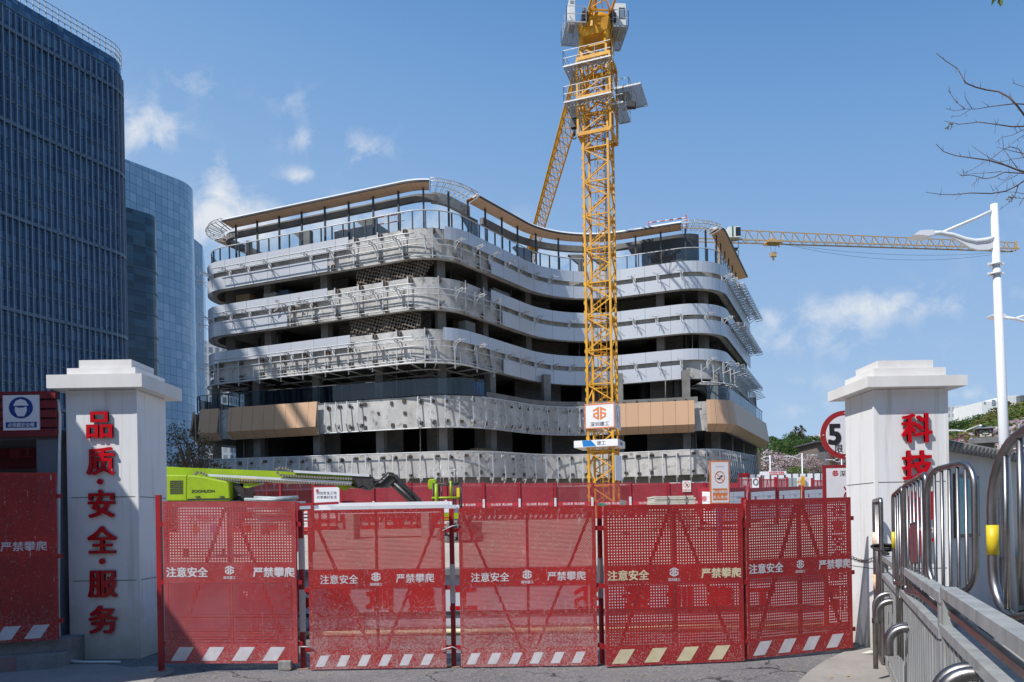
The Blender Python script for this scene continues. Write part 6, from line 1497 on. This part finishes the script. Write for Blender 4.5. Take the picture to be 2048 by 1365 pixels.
m = MB(); P3 = [L3(x, y) for x, y in ((1977, 634), (1984, 630), (2004, 631), (2007, 635), (2003, 639), (1988, 638))]; m.prism([q + V((0, -.15, 0)) for q in P3], (0, .3, 0)); m.build('lamp_head', lampw, t)
def far_lamp(x, yt, Y, label, h=None):
    p = at(x, yt, Y); t = thing('street_lamp', label, 'street lamp', (p.x, Y, 0), 'distant white street lamps before the hill')
    m = MB(); m.tube([V((p.x, Y, 0)), p], [.14, .09], 8); m.build('pole', lampw, t)
    m = MB(); q = p - ZA * .7; m.tube([q, q + V((-.7, 0, -.15)), q + V((-1.5, 0, .2)), q + V((-2.1, 0, .25))], .06, 6); m.tube([p, q + V((-1.3, 0, .22))], .04, 6); m.build('arm', lampw, t)
    m = MB(); m.obox(q + V((-2.4, 0, .26)), XA, YA, .35, .15, .06); m.build('lamp_head', lampw, t)
for x, y, Y, lab in ((1540, 911, 118, 'distant white lamp before the blossom, nearest the building'), (1604, 907, 116, 'distant white lamp between the two blossom trees'), (1649, 904, 114, 'distant white lamp just left of the speed sign'), (1683, 914, 120, 'distant white lamp mostly behind the speed sign'), (1961, 850, 62, 'white lamp arm on the slope behind the stone lantern')): far_lamp(x, y, Y, lab)
# ================================================================ boundary wall, mural and stone lantern on the right
wa, wb = V((5.42, 9.3, 0)), V((17.42, 20.55, 0)); wd_ = (wb - wa).normalized(); wn_ = V((wd_.y, -wd_.x, 0))
if wn_.y > 0: wn_ = -wn_
t = thing('boundary_wall', 'pale boundary wall with tile coping and a sea mural, behind the barriers', 'wall', (11, 15, 0))
W_ = lambda s, d=0, z=0: wa + wd_ * s + wn_ * d + ZA * z
m = MB(); m.prism([W_(0, 0, 0), W_(15.5, 0, 0), W_(15.5, 0, 2.45), W_(0, 0, 2.45)], -wn_ * .24); m.build('wall', pm('rendered_wall', (.60, .585, .56), (.52, .505, .48), 1.4, .8, stretch=(1, 1, .4), spots=(4, (.34, .32, .29), .62, .8)), t)
m = MB(); k = 0; s = 0.0
while s < 15.4:
    c = W_(s, .12, 2.36); m.tube([W_(s + .1, .16, 2.48), W_(s + .1, -.12, 2.58), W_(s + .1, -.40, 2.48)], .07, 6); s += .19
m.prism([W_(0, .1, 2.451), W_(15.5, .1, 2.451), W_(15.5, .1, 2.49), W_(0, .1, 2.49)], -wn_ * .44); m.build('tile_coping', pm('roof_tile', (.24, .235, .22), (.16, .155, .15), 9, .8), t)
mur = base('sea_mural'); nt_ = mur[1]
uv_ = nt_.nodes.new('ShaderNodeNewGeometry'); sp_ = nt_.nodes.new('ShaderNodeSeparateXYZ'); nt_.links.new(uv_.outputs['Position'], sp_.inputs[0])
cm = mixc(nt_, ramp(nt_, nmath(nt_, 'ADD', sp_.outputs[2], nmath(nt_, 'MULTIPLY', noise(nt_, 3, 6), .8)), 1.3, 2.3), (.34, .62, .62), (.04, .32, .42)); cm = mixc(nt_, ramp(nt_, noise(nt_, 1.6, 3), .56, .6), cm, (.10, .42, .46)); nt_.links.new(cm, mur[2].inputs['Base Color']); mur[2].inputs['Roughness'].default_value = .35
s0, s1 = .65, 1.74
m = MB(); m.prism([W_(s0, .03, 1.3), W_(s1, .03, 1.3), W_(s1, .03, 2.16), W_(s0, .03, 2.16)], -wn_ * .029); fr_ = m.build('mural_frame', flat('bronze_frame', (.12, .085, .05), .5), t)
m = MB(); m.face([W_(s0 + .05, .034, 1.35), W_(s1 - .05, .034, 1.35), W_(s1 - .05, .034, 2.11), W_(s0 + .05, .034, 2.11)]); m.build('mural', mur[0], fr_)
m = MB(); m.prism([W_(4.2, .03, 1.2), W_(5.6, .03, 1.2), W_(5.6, .03, 2.0), W_(4.2, .03, 2.0)], -wn_ * .029); m.build('bare_panel', pm('bare_panel', (.36, .33, .30), (.30, .27, .25), 2, .8), t)
c = at(1968, 880, 12.6); t = thing('stone_lantern', 'square brown lattice lantern on a grey pier by the wall', 'lantern', (c.x, c.y, 0))
lf = V((.94, -.34, 0)); lr = V((.34, .94, 0)); C0 = V((c.x, c.y, 0)); zl = lambda y: at(1968, y, 12.6).z
m = MB(); m.obox(C0 + ZA * (zl(888) / 2), lf, lr, .12, .12, zl(888) / 2); m.obox(C0 + ZA * ((zl(888) + zl(877)) / 2), lf, lr, .20, .20, (zl(877) - zl(888)) / 2); m.build('pier', pm('grey_stone', (.20, .205, .21), (.15, .155, .16), 4, .8), t)
m = MB(); m.obox(C0 + ZA * ((zl(876) + zl(860)) / 2), lf, lr, .095, .095, (zl(860) - zl(876)) / 2); bx = m.build('lantern_box', flat('cream_pane', (.62, .60, .52), .6), t)
m = MB(); brn = flat('dark_brown_wood', (.07, .035, .025), .5); z0, z1 = zl(876.5), zl(859.5)
for n1, e1_ in ((-lr, lf), (lf, lr), (lr, -lf), (-lf, -lr)):
    q = lambda u, v: C0 + n1 * .099 + e1_ * u + ZA * (z0 + (z1 - z0) * v)
    for v in (.05, .95): m.bar(q(-.1, v), q(.1, v), .014, .018)
    for u in (-.1, .1): m.bar(q(u, 0), q(u, 1), .018, .014, up=n1)
    for v in (.35, .75): m.bar(q(-.05, v), q(.05, v), .01, .012)
    for u in (-.05, .05): m.bar(q(u, .35), q(u, .75), .012, .01, up=n1)
    m.bar(q(-.1, .55), q(-.05, .55), .01, .012); m.bar(q(.05, .55), q(.1, .55), .01, .012); m.bar(q(0, 0), q(0, .35), .012, .01, up=n1); m.bar(q(0, .75), q(0, 1), .012, .01, up=n1)
m.build('lattice', brn, bx)
m = MB(); a = [C0 + lf * (sx * .15) + lr * (sy * .15) + ZA * zl(859) for sx, sy in ((-1, -1), (1, -1), (1, 1), (-1, 1))]; b = [C0 + lf * (sx * .09) + lr * (sy * .09) + ZA * zl(853.5) for sx, sy in ((-1, -1), (1, -1), (1, 1), (-1, 1))]; m.hexa(a, b); m.build('roof', pm('slate_cap', (.16, .17, .18), (.12, .13, .14), 4, .7), t)
# ================================================================ trees and hill
def S(x): x = max(0, min(1, x)); return x * x * (3 - 2 * x)
def hill(x, y):
    return -.02 + 11 * S((x - 22) / 60) * S((y - 92) / 90) + 7.5 * S((x - 30) / 26) * S((y - 40) / 36) + 6 * S((x - 20) / 80) * S((y - 180) / 160) + 3 * math.sin(x * .06) * math.sin(y * .045) * S((y - 80) / 60) * S((x - 22) / 30)
g = MB(); nx, ny = 40, 44; x_ = [18 + 380 * (i / nx) ** 1.4 for i in range(nx + 1)]; y_ = [38 + 520 * (j / ny) ** 1.5 for j in range(ny + 1)]
g.poly([(x, y, hill(x, y)) for y in y_ for x in x_], [(j * (nx + 1) + i, j * (nx + 1) + i + 1, (j + 1) * (nx + 1) + i + 1, (j + 1) * (nx + 1) + i) for j in range(ny) for i in range(nx)], 0, True)
hm = base('hill_scrub'); col = mixc(hm[1], ramp(hm[1], noise(hm[1], .25, 8, .7), .35, .65), (.05, .07, .02), (.12, .11, .045)); hm[1].links.new(col, hm[2].inputs['Base Color']); hm[2].inputs['Roughness'].default_value = .95
struct(g.build('hill', hm[0]))
def leafmat(name, cols):
    m, nt, b = base(name); gi = nt.nodes.new('ShaderNodeNewGeometry'); oi = nt.nodes.new('ShaderNodeObjectInfo')
    f = nmath(nt, 'FRACT', nmath(nt, 'ADD', gi.outputs['Random Per Island'], nmath(nt, 'MULTIPLY', oi.outputs['Random'], .35)))
    cr = nt.nodes.new('ShaderNodeValToRGB'); cr.color_ramp.interpolation = 'LINEAR'; e = cr.color_ramp.elements
    for i, c in enumerate(cols):
        pos = i / max(1, len(cols) - 1)
        el = e[i] if i < 2 else e.new(pos)
        el.position = pos; el.color = (*c, 1)
    nt.links.new(f, cr.inputs[0]); nt.links.new(cr.outputs[0], b.inputs['Base Color']); b.inputs['Roughness'].default_value = .6
    b.inputs['Specular IOR Level'].default_value = .25
    tl = nt.nodes.new('ShaderNodeBsdfTranslucent'); nt.links.new(cr.outputs[0], tl.inputs[0]); ms = nt.nodes.new('ShaderNodeMixShader'); ms.inputs[0].default_value = .4
    nt.links.new(b.outputs[0], ms.inputs[1]); nt.links.new(tl.outputs[0], ms.inputs[2]); nt.links.new(ms.outputs[0], nt.nodes['Material Output'].inputs[0])
    try: b.inputs['Transmission Weight'].default_value = 0; b.inputs['Subsurface Weight'].default_value = 0
    except Exception: pass
    return m
bark = pm('bark', (.14, .10, .075), (.09, .07, .05), 6, .9)
def leafquads(m, c, n, rad, size, rng, flat_=.75):
    for _ in range(n):
        while True:
            d = V((rng.uniform(-1, 1), rng.uniform(-1, 1), rng.uniform(-1, 1)))
            if d.length < 1: break
        p = c + V((d.x, d.y, d.z * flat_)) * rad; a = V((rng.gauss(0, 1), rng.gauss(0, 1), rng.gauss(0, .7))).normalized(); b = a.orthogonal().normalized(); b = (b * math.cos(rng.uniform(0, 6)) + a.cross(b) * math.sin(rng.uniform(0, 6))).normalized()
        s = size * rng.uniform(.6, 1.3); m.face([p - a * s, p + b * s * .55, p + a * s, p - b * s * .55])
def make_tree(name, label, cat, group, h, rw, nclump, nleaf, lsize, mats, seed, trunk_h=.35, blossom=None, sparse=1.0, tall=1.0):
    rng = random.Random(seed); t = thing(name, label, cat, (0, 0, 0), group); m = MB(); th = h * trunk_h; r0 = h * .022
    m.tube([(0, 0, -.3), (.02 * h, 0, th * .5), (0, .01 * h, th), (.01 * h, 0, h * .75)], [r0 * 1.3, r0, r0 * .8, r0 * .25], 8)
    cl = []
    for k in range(nclump):
        u = rng.random(); an = rng.uniform(0, 6.283); z = th * .75 + (h - th * .75) * (k + .5) / nclump; f = (z - th * .75) / (h - th * .75)
        rr = rw * (math.sin(math.pi * (f * .82 + .14)) ** .7) * (.45 + .55 * math.sqrt(u)); cl.append(V((math.cos(an) * rr, math.sin(an) * rr, z)))
    for c in cl:
        if rng.random() < .55: st_ = V((0, 0, max(th * .6, c.z - h * .28))); mid = st_.lerp(c, .55) + V((0, 0, h * .03)); m.tube([st_, mid, c], [r0 * .45, r0 * .28, r0 * .1], 5, caps=False)
    m.build('trunk', bark, t)
    m = MB()
    for c in cl: leafquads(m, c, int(nleaf * rng.uniform(.6, 1.4) * sparse), rw * rng.uniform(.26, .42), lsize, rng)
    m.build('crown', mats, t)
    if blossom:
        m = MB()
        for c in cl: leafquads(m, c, int(nleaf * blossom[1]), rw * .42, lsize * .8, rng)
        m.build('blossom', blossom[0], t)
    return t
dk = leafmat('evergreen_leaf', [(.04, .085, .025), (.065, .13, .035), (.10, .17, .045), (.14, .20, .06)])
ol = leafmat('olive_leaf', [(.12, .14, .035), (.18, .19, .05), (.25, .23, .07), (.18, .14, .06)])
lg_ = leafmat('light_leaf', [(.09, .15, .03), (.14, .21, .045), (.20, .27, .07)])
pk = leafmat('blossom_petal', [(.70, .55, .60), (.82, .74, .78), (.55, .32, .42)]); mg = leafmat('magenta_petal', [(.40, .08, .24), (.52, .18, .36)])
br_ = leafmat('brown_leaf', [(.10, .08, .045), (.16, .13, .07), (.06, .055, .03)])
protos = {
 'd': make_tree('evergreen_tree', '', 'tree', 'evergreen trees on the hill', 10, 4.6, 46, 62, .30, dk, 1),
 'D': make_tree('evergreen_tree', '', 'tree', 'evergreen trees on the hill', 10, 5.2, 52, 56, .30, dk, 2, .25),
 'o': make_tree('olive_tree', '', 'tree', 'yellowish trees on the hill', 10, 4.4, 40, 60, .28, ol, 3),
 'l': make_tree('light_green_tree', '', 'tree', 'light green trees on the hill', 10, 4.4, 42, 60, .28, lg_, 4),
 'p': make_tree('blossom_tree', '', 'tree', 'pink flowering trees below the hill', 8, 3.8, 44, 46, .22, ol, 5, .22, (pk, 1.1), .35),
 'm': make_tree('blossom_tree', '', 'tree', 'pink flowering trees below the hill', 8, 3.2, 40, 46, .22, ol, 6, .22, (mg, .7), .6),
 't': make_tree('slender_tree', '', 'tree', 'two slender trees on the ridge', 12, 1.9, 30, 34, .30, br_, 7, .30, None, .7),
}
used = set()
def plant(k, px, py, Y, label, h0):
    """py: picture height of the crown top"""
    p = at(px, py, Y); z = hill(p.x, Y) if p.x > 18 else 0
    H0 = {'p': 8.1, 'm': 8.1, 't': 12.4}.get(k, 10.6); s = max(.35, (p.z - z) / H0); a = rng.uniform(0, 6.28)
    r = protos[k]
    if k in used: return dup(r, (p.x, Y, z), a, label, (s * h0, s * h0, s))
    used.add(k); r.location = (p.x, Y, z); r.rotation_euler = (0, 0, a); r['label'] = label; r.scale = (s * h0, s * h0, s); return r
rng = random.Random(21)
# fix parent inverses of the prototypes (their origin is the world origin, so they are already right)
L_ = [('d', 1545, 874, 158, 'rounded dark evergreen touching the building on its right', 1.25), ('D', 1572, 878, 150, 'broad dark evergreen, second from the building', 1.35), ('d', 1520, 890, 146, 'low dark evergreen tucked behind the building corner', 1.2), ('D', 1600, 884, 166, 'dark evergreen below the two slender trees', 1.2), ('d', 1583, 866, 162, 'small dark peaked evergreen left of the slender trees', .8), ('d', 1627, 872, 162, 'dark evergreen just right of the slender trees', 1.1), ('D', 1655, 872, 167, 'dark evergreen in front of the white hill house', 1.2), ('d', 1680, 880, 162, 'dark evergreen at the left edge of the speed sign', 1.2), ('D', 1640, 884, 163, 'dark evergreen over the brown-roofed house', 1.1), ('d', 1600, 868, 182, 'dark evergreen on the ridge behind the slender trees', 1.1),
      ('D', 1560, 882, 138, 'front evergreen of the dark clump', 1.3), ('d', 1588, 892, 136, 'small front evergreen of the dark clump', 1.2),
      ('o', 1608, 898, 140, 'yellowish tree above the white lamp', 1.2), ('o', 1632, 896, 142, 'yellowish tree left of the brown-roofed house', 1.2), ('o', 1662, 906, 142, 'yellowish tree under the brown-roofed house', 1.2), ('l', 1690, 912, 138, 'light green tree half behind the speed sign', 1.2),
      ('p', 1536, 908, 126, 'pink flowering tree at the building corner', 1.3), ('p', 1562, 916, 125, 'pink flowering tree over the red lintel sign', 1.2), ('p', 1588, 914, 128, 'pink flowering tree left of the middle lamp', 1.15), ('p', 1622, 914, 124, 'pink flowering tree right of the middle lamp', 1.2), ('p', 1650, 910, 126, 'pink flowering tree behind the third lamp', 1.2), ('m', 1668, 906, 124, 'magenta flowering tree left of the speed sign foot', 1.0), ('p', 1690, 920, 122, 'pink flowering tree behind the speed sign post', 1.2), ('l', 1595, 938, 120, 'green bush between the flowering trees', 1.3), ('p', 1514, 925, 122, 'pink flowering tree partly hidden by the building', 1.2),
      ('t', 1591, 852, 177, 'slender dark tree standing on the ridge, the left of two', 1.0), ('t', 1604, 850, 178, 'slender dark tree standing on the ridge, the right of two', 1.0),
      ('d', 1918, 842, 120, 'dark tree below the grey campus building, near the pillar', 1.3), ('D', 1945, 834, 118, 'dark tree below the middle of the grey campus building', 1.4), ('d', 1972, 828, 112, 'dark tree at the corner of the white campus block', 1.3), ('l', 1925, 862, 80, 'light green tree behind the roof tiles of the wall', 1.3), ('l', 1962, 846, 78, 'light green tree behind the stone lantern', 1.3), ('d', 1940, 858, 95, 'dark tree between the light green ones', 1.3), ('o', 1990, 830, 72, 'yellowish tree left of the tall lamp pole', 1.2), ('l', 2000, 842, 66, 'light green tree crossed by the tall lamp pole', 1.2), ('o', 2024, 810, 74, 'yellowish tree right of the tall lamp pole', 1.3), ('l', 2046, 812, 70, 'light green tree at the right edge, high on the slope', 1.3), ('o', 2040, 836, 58, 'large yellowish tree at the right edge, nearest of them', 1.3), ('l', 2066, 798, 76, 'light green tree leaning in from beyond the right edge', 1.3),
      ('o', 1995, 872, 48, 'low yellowish tree behind the foot of the tall lamp pole', 1.2), ('p', 2030, 862, 46, 'pink flowering tree at the right edge', 1.3), ('l', 1955, 880, 52, 'light green tree behind the stone lantern pier', 1.2), ('o', 1918, 878, 54, 'yellowish tree just right of the white pillar', 1.2), ('m', 1908, 880, 50, 'magenta bush right beside the white pillar', .9)]
for k, px, py, Y, lab, s in L_: plant(k, px, py, Y, lab, s)
# two thin brownish trees at the left end of the building
bt = make_tree('thin_tree', 'brownish sparse tree right beside the left pillar', 'tree', 'sparse trees left of the building', 9, 3.2, 60, 60, .10, br_, 31, .15, None, 1.2)
p = at(372, 856, 50); bt.location = (p.x, 50, 0); bt.scale = (.8, .8, (p.z) / 9.2)
p = at(402, 890, 53); dup(bt, (p.x, 53, 0), 2.0, 'brownish sparse tree under the bronze corner of the building', (.8, .8, p.z / 9.2))
# campus buildings on the hill
def block_house(name, label, x0, y0, x1, y1, Y, mat, depth, rows, cols, wm, roof=None):
    a, b = at(x0, y1, Y), at(x1, y0, Y); t = thing(name, label, 'building', ((a.x + b.x) / 2, Y, 0))
    m = MB(); m.box(a.x, Y, -1, b.x, Y + depth, b.z); m.build('wall', mat, t)
    if rows:
        for r_ in range(rows):
            for c_ in range(cols):
                cw_ = (b.x - a.x) / cols; x = a.x + cw_ * (c_ + .28); z = b.z - (b.z - a.z) * (r_ + .62) / rows - .2; h = (b.z - a.z) / rows * .48
                m = MB(); m.box(x, Y - .06, z, x + cw_ * .42, Y - .005, z + h); m.build('window', wm, t)
    if roof: m = MB(); m.prism([(a.x - .6, Y - .8, b.z), (b.x + .6, Y - .8, b.z), (b.x + .6, Y - .8, b.z + .25), (a.x - .6, Y - .8, b.z + .25)], (0, depth + 1.5, 0)); m.build('roof', roof, t)
    return t, a, b
wgl = pm('grey_window', (.22, .25, .29), (.30, .33, .37), 1, .3)
block_house('campus_building', 'long pale grey campus building on the hill right of the pillar', 1885, 811, 1964, 852, 250, pm('pale_grey', (.50, .51, .53), (.46, .47, .49), .2, .8), 20, 3, 9, wgl)
t, a, b = block_house('campus_building', 'bright white campus block on the hilltop behind the lamp pole', 1964, 803, 2000, 850, 235, white, 20, 0, 0, wgl)
for (x0, y0, x1, y1) in ((1985, 803, 2020, 850), (2013, 791, 2042, 850)):
    q0, q1 = at(x0, y1, 238), at(x1, y0, 238); m = MB(); m.box(q0.x, 238, -1, q1.x, 252, q1.z); m.build('wall', white, t)
for (x0, y0, x1, y1) in ((1984, 800, 1991, 811), (1994, 798, 1998, 808), (1968, 804, 1971, 808), (1976, 819, 1979, 824)):
    q0, q1 = at(x0, y1, 234.9), at(x1, y0, 234.9); m = MB(); m.box(q0.x, 234.85, q0.z, q1.x, 234.98, q1.z); m.build('window', wgl, t)
q0, q1 = at(2042, 850, 236), at(2052, 791, 236); m = MB(); m.box(q0.x, 236, -1, q1.x, 250, q1.z); m.build('dark_wing', pm('dark_clad', (.10, .11, .12), (.14, .15, .16), .5, .5), t)
block_house('hill_house', 'white hillside house with a band of windows above the trees', 1640, 868, 1702, 892, 230, white, 14, 1, 9, wgl)
block_house('hill_house', 'low brown-roofed house among the trees left of the speed sign', 1634, 885, 1700, 905, 124, pm('brown_wall', (.22, .17, .145), (.17, .13, .11), 1, .8), 8, 0, 0, wgl, pm('dark_roof', (.10, .10, .11), (.08, .08, .09), 1, .6))
# bare branches reaching in from the upper right
t = thing('bare_tree', 'leafless tree whose twigs reach in at the upper right', 'tree', (9.2, 8.2, 0))
Yb = 8.2; Q = lambda x, y, d=0: at(1840 + x / 3.793, 60 + y / 3.793, Yb + d); rng = random.Random(17)
brs = [([(123, 178), (200, 240), (285, 295), (330, 375), (350, 405), (420, 435), (500, 455), (600, 470), (680, 515), (740, 580), (789, 645), (880, 790), (1000, 1000)], .013),
 ([(340, 600), (420, 602), (520, 585), (620, 572), (720, 560), (789, 565), (900, 620), (1000, 800)], .009), ([(215, 460), (245, 505), (270, 545), (340, 600)], .004), ([(340, 470), (345, 520), (395, 600)], .004), ([(195, 595), (260, 615), (350, 600)], .003),
 ([(235, 655), (300, 655), (380, 605)], .003), ([(185, 692), (300, 717), (440, 700), (560, 715), (700, 735), (789, 733), (950, 800)], .009), ([(120, 865), (180, 925), (270, 955), (380, 970), (520, 990), (640, 1025), (730, 1060), (789, 1080), (1000, 1120)], .012),
 ([(300, 1105), (400, 1105), (500, 1130), (570, 1115), (640, 1080), (789, 1090), (950, 1100)], .008), ([(420, 900), (530, 975), (640, 1020), (730, 1055), (789, 1075)], .006), ([(635, 905), (690, 985), (740, 1050)], .005), ([(330, 1085), (390, 1065), (480, 1010), (540, 980), (635, 905), (690, 888), (750, 905), (789, 965), (850, 1050)], .006),
 ([(580, 890), (640, 905), (720, 925), (789, 940)], .005), ([(45, 1232), (160, 1250), (270, 1250), (380, 1238), (540, 1242), (650, 1225), (740, 1180), (789, 1145), (950, 1100)], .010), ([(600, 1370), (690, 1300), (725, 1240), (745, 1180)], .006),
 ([(705, 403), (750, 420), (789, 432), (900, 470), (1000, 700)], .006), ([(575, 855), (625, 815), (700, 800), (789, 755), (900, 740)], .005), ([(625, 815), (635, 905)], .003), ([(690, 870), (740, 830), (789, 800), (900, 760)], .005), ([(610, 1005), (700, 980), (789, 970)], .004), ([(650, 1230), (720, 1232), (789, 1245)], .004), ([(720, 1275), (789, 1282), (900, 1270)], .004), ([(550, 1225), (640, 1150), (740, 1100)], .004), ([(390, 1185), (450, 1125), (500, 1130)], .003),
 ([(315, 1110), (400, 1090), (520, 1085), (620, 1075)], .004), ([(590, 1130), (640, 1140), (700, 1100)], .003), ([(750, 1340), (789, 1270)], .003)]
m = MB()
for pts, r in brs:
    dd = rng.uniform(-.15, .15); P3 = [Q(x, y, dd + .08 * math.sin(i * 1.3)) for i, (x, y) in enumerate(pts)]; n = len(P3)
    m.tube(P3, [max(.0022, r * (.28 + .72 * i / (n - 1))) for i in range(n)], 6)
    for i in range(n - 1):
        if pts[i][0] > 820: continue
        L_seg = (P3[i + 1] - P3[i]).length
        for k in range(int(L_seg / .055)):
            if rng.random() < .42: b0 = P3[i].lerp(P3[i + 1], rng.random()); dv = V((rng.uniform(-.7, .2), rng.uniform(-.3, .3), rng.choice((1, 1, -1)) * rng.uniform(.4, 1))).normalized() * rng.uniform(.03, .11); m.tube([b0, b0 + dv], [.0026, .0012], 4)
m.build('branches', pm('twig_bark', (.17, .12, .10), (.10, .075, .065), 20, .9), t)
m = MB(); e = Q(1000, 1000); m.tube([(9.2, 8.2, -.1), (9.25, 8.2, 2.5), (9.0, 8.2, 4.4), Q(1000, 1100)], [.2, .15, .1, .03], 10); m.tube([(9.0, 8.2, 4.4), Q(1000, 1000), Q(1000, 700)], [.1, .03, .012], 8); m.build('trunk', bark, t)
m = MB()
for x, y in ((215, 735), (690, 1280)): leafquads(m, Q(x, y), 26, .05, .016, rng)
m.build('withered_leaves', leafmat('withered', [(.20, .17, .09), (.30, .26, .14), (.12, .11, .05)]), t)
t = thing('leafy_tree', 'green-leaved tree whose lowest sprig hangs into the upper right corner', 'tree', (4.2, 3.4, 0)); t.location = (5.2, 5.0, 0)
m = MB(); Yt = 5.0; rng = random.Random(3); e = at(2000, -60, Yt); m.tube([(6.2, Yt, -.1), (6.15, Yt, 3.0), (5.6, Yt, 5.6), (e.x + .2, Yt, e.z + .8)], [.16, .13, .08, .02], 8); m.tube([(e.x + .2, Yt, e.z + .8), e, at(1998, 8, Yt)], [.01, .006, .003], 6); m.build('trunk', bark, t)
m = MB()
for k in range(9):
    c = at(1998 + rng.uniform(-12, 12), rng.uniform(-26, 9), Yt + rng.uniform(-.03, .03)); a = V((rng.uniform(-.5, .3), rng.uniform(-.4, .4), -1)).normalized() * .028; b = V((a.z, .3 * rng.uniform(-1, 1) * abs(a.z), -a.x)).normalized() * .012; m.face([c - a, c - a * .3 + b, c + a, c - a * .3 - b])
for k in range(260): c = V((e.x + rng.uniform(.3, 1.6), Yt + rng.uniform(-.4, 1), e.z + rng.uniform(.5, 1.8))); leafquads(m, c, 1, .05, .05, rng)
m.build('crown', lg_, t)
bpy.data.objects.remove(_fo)
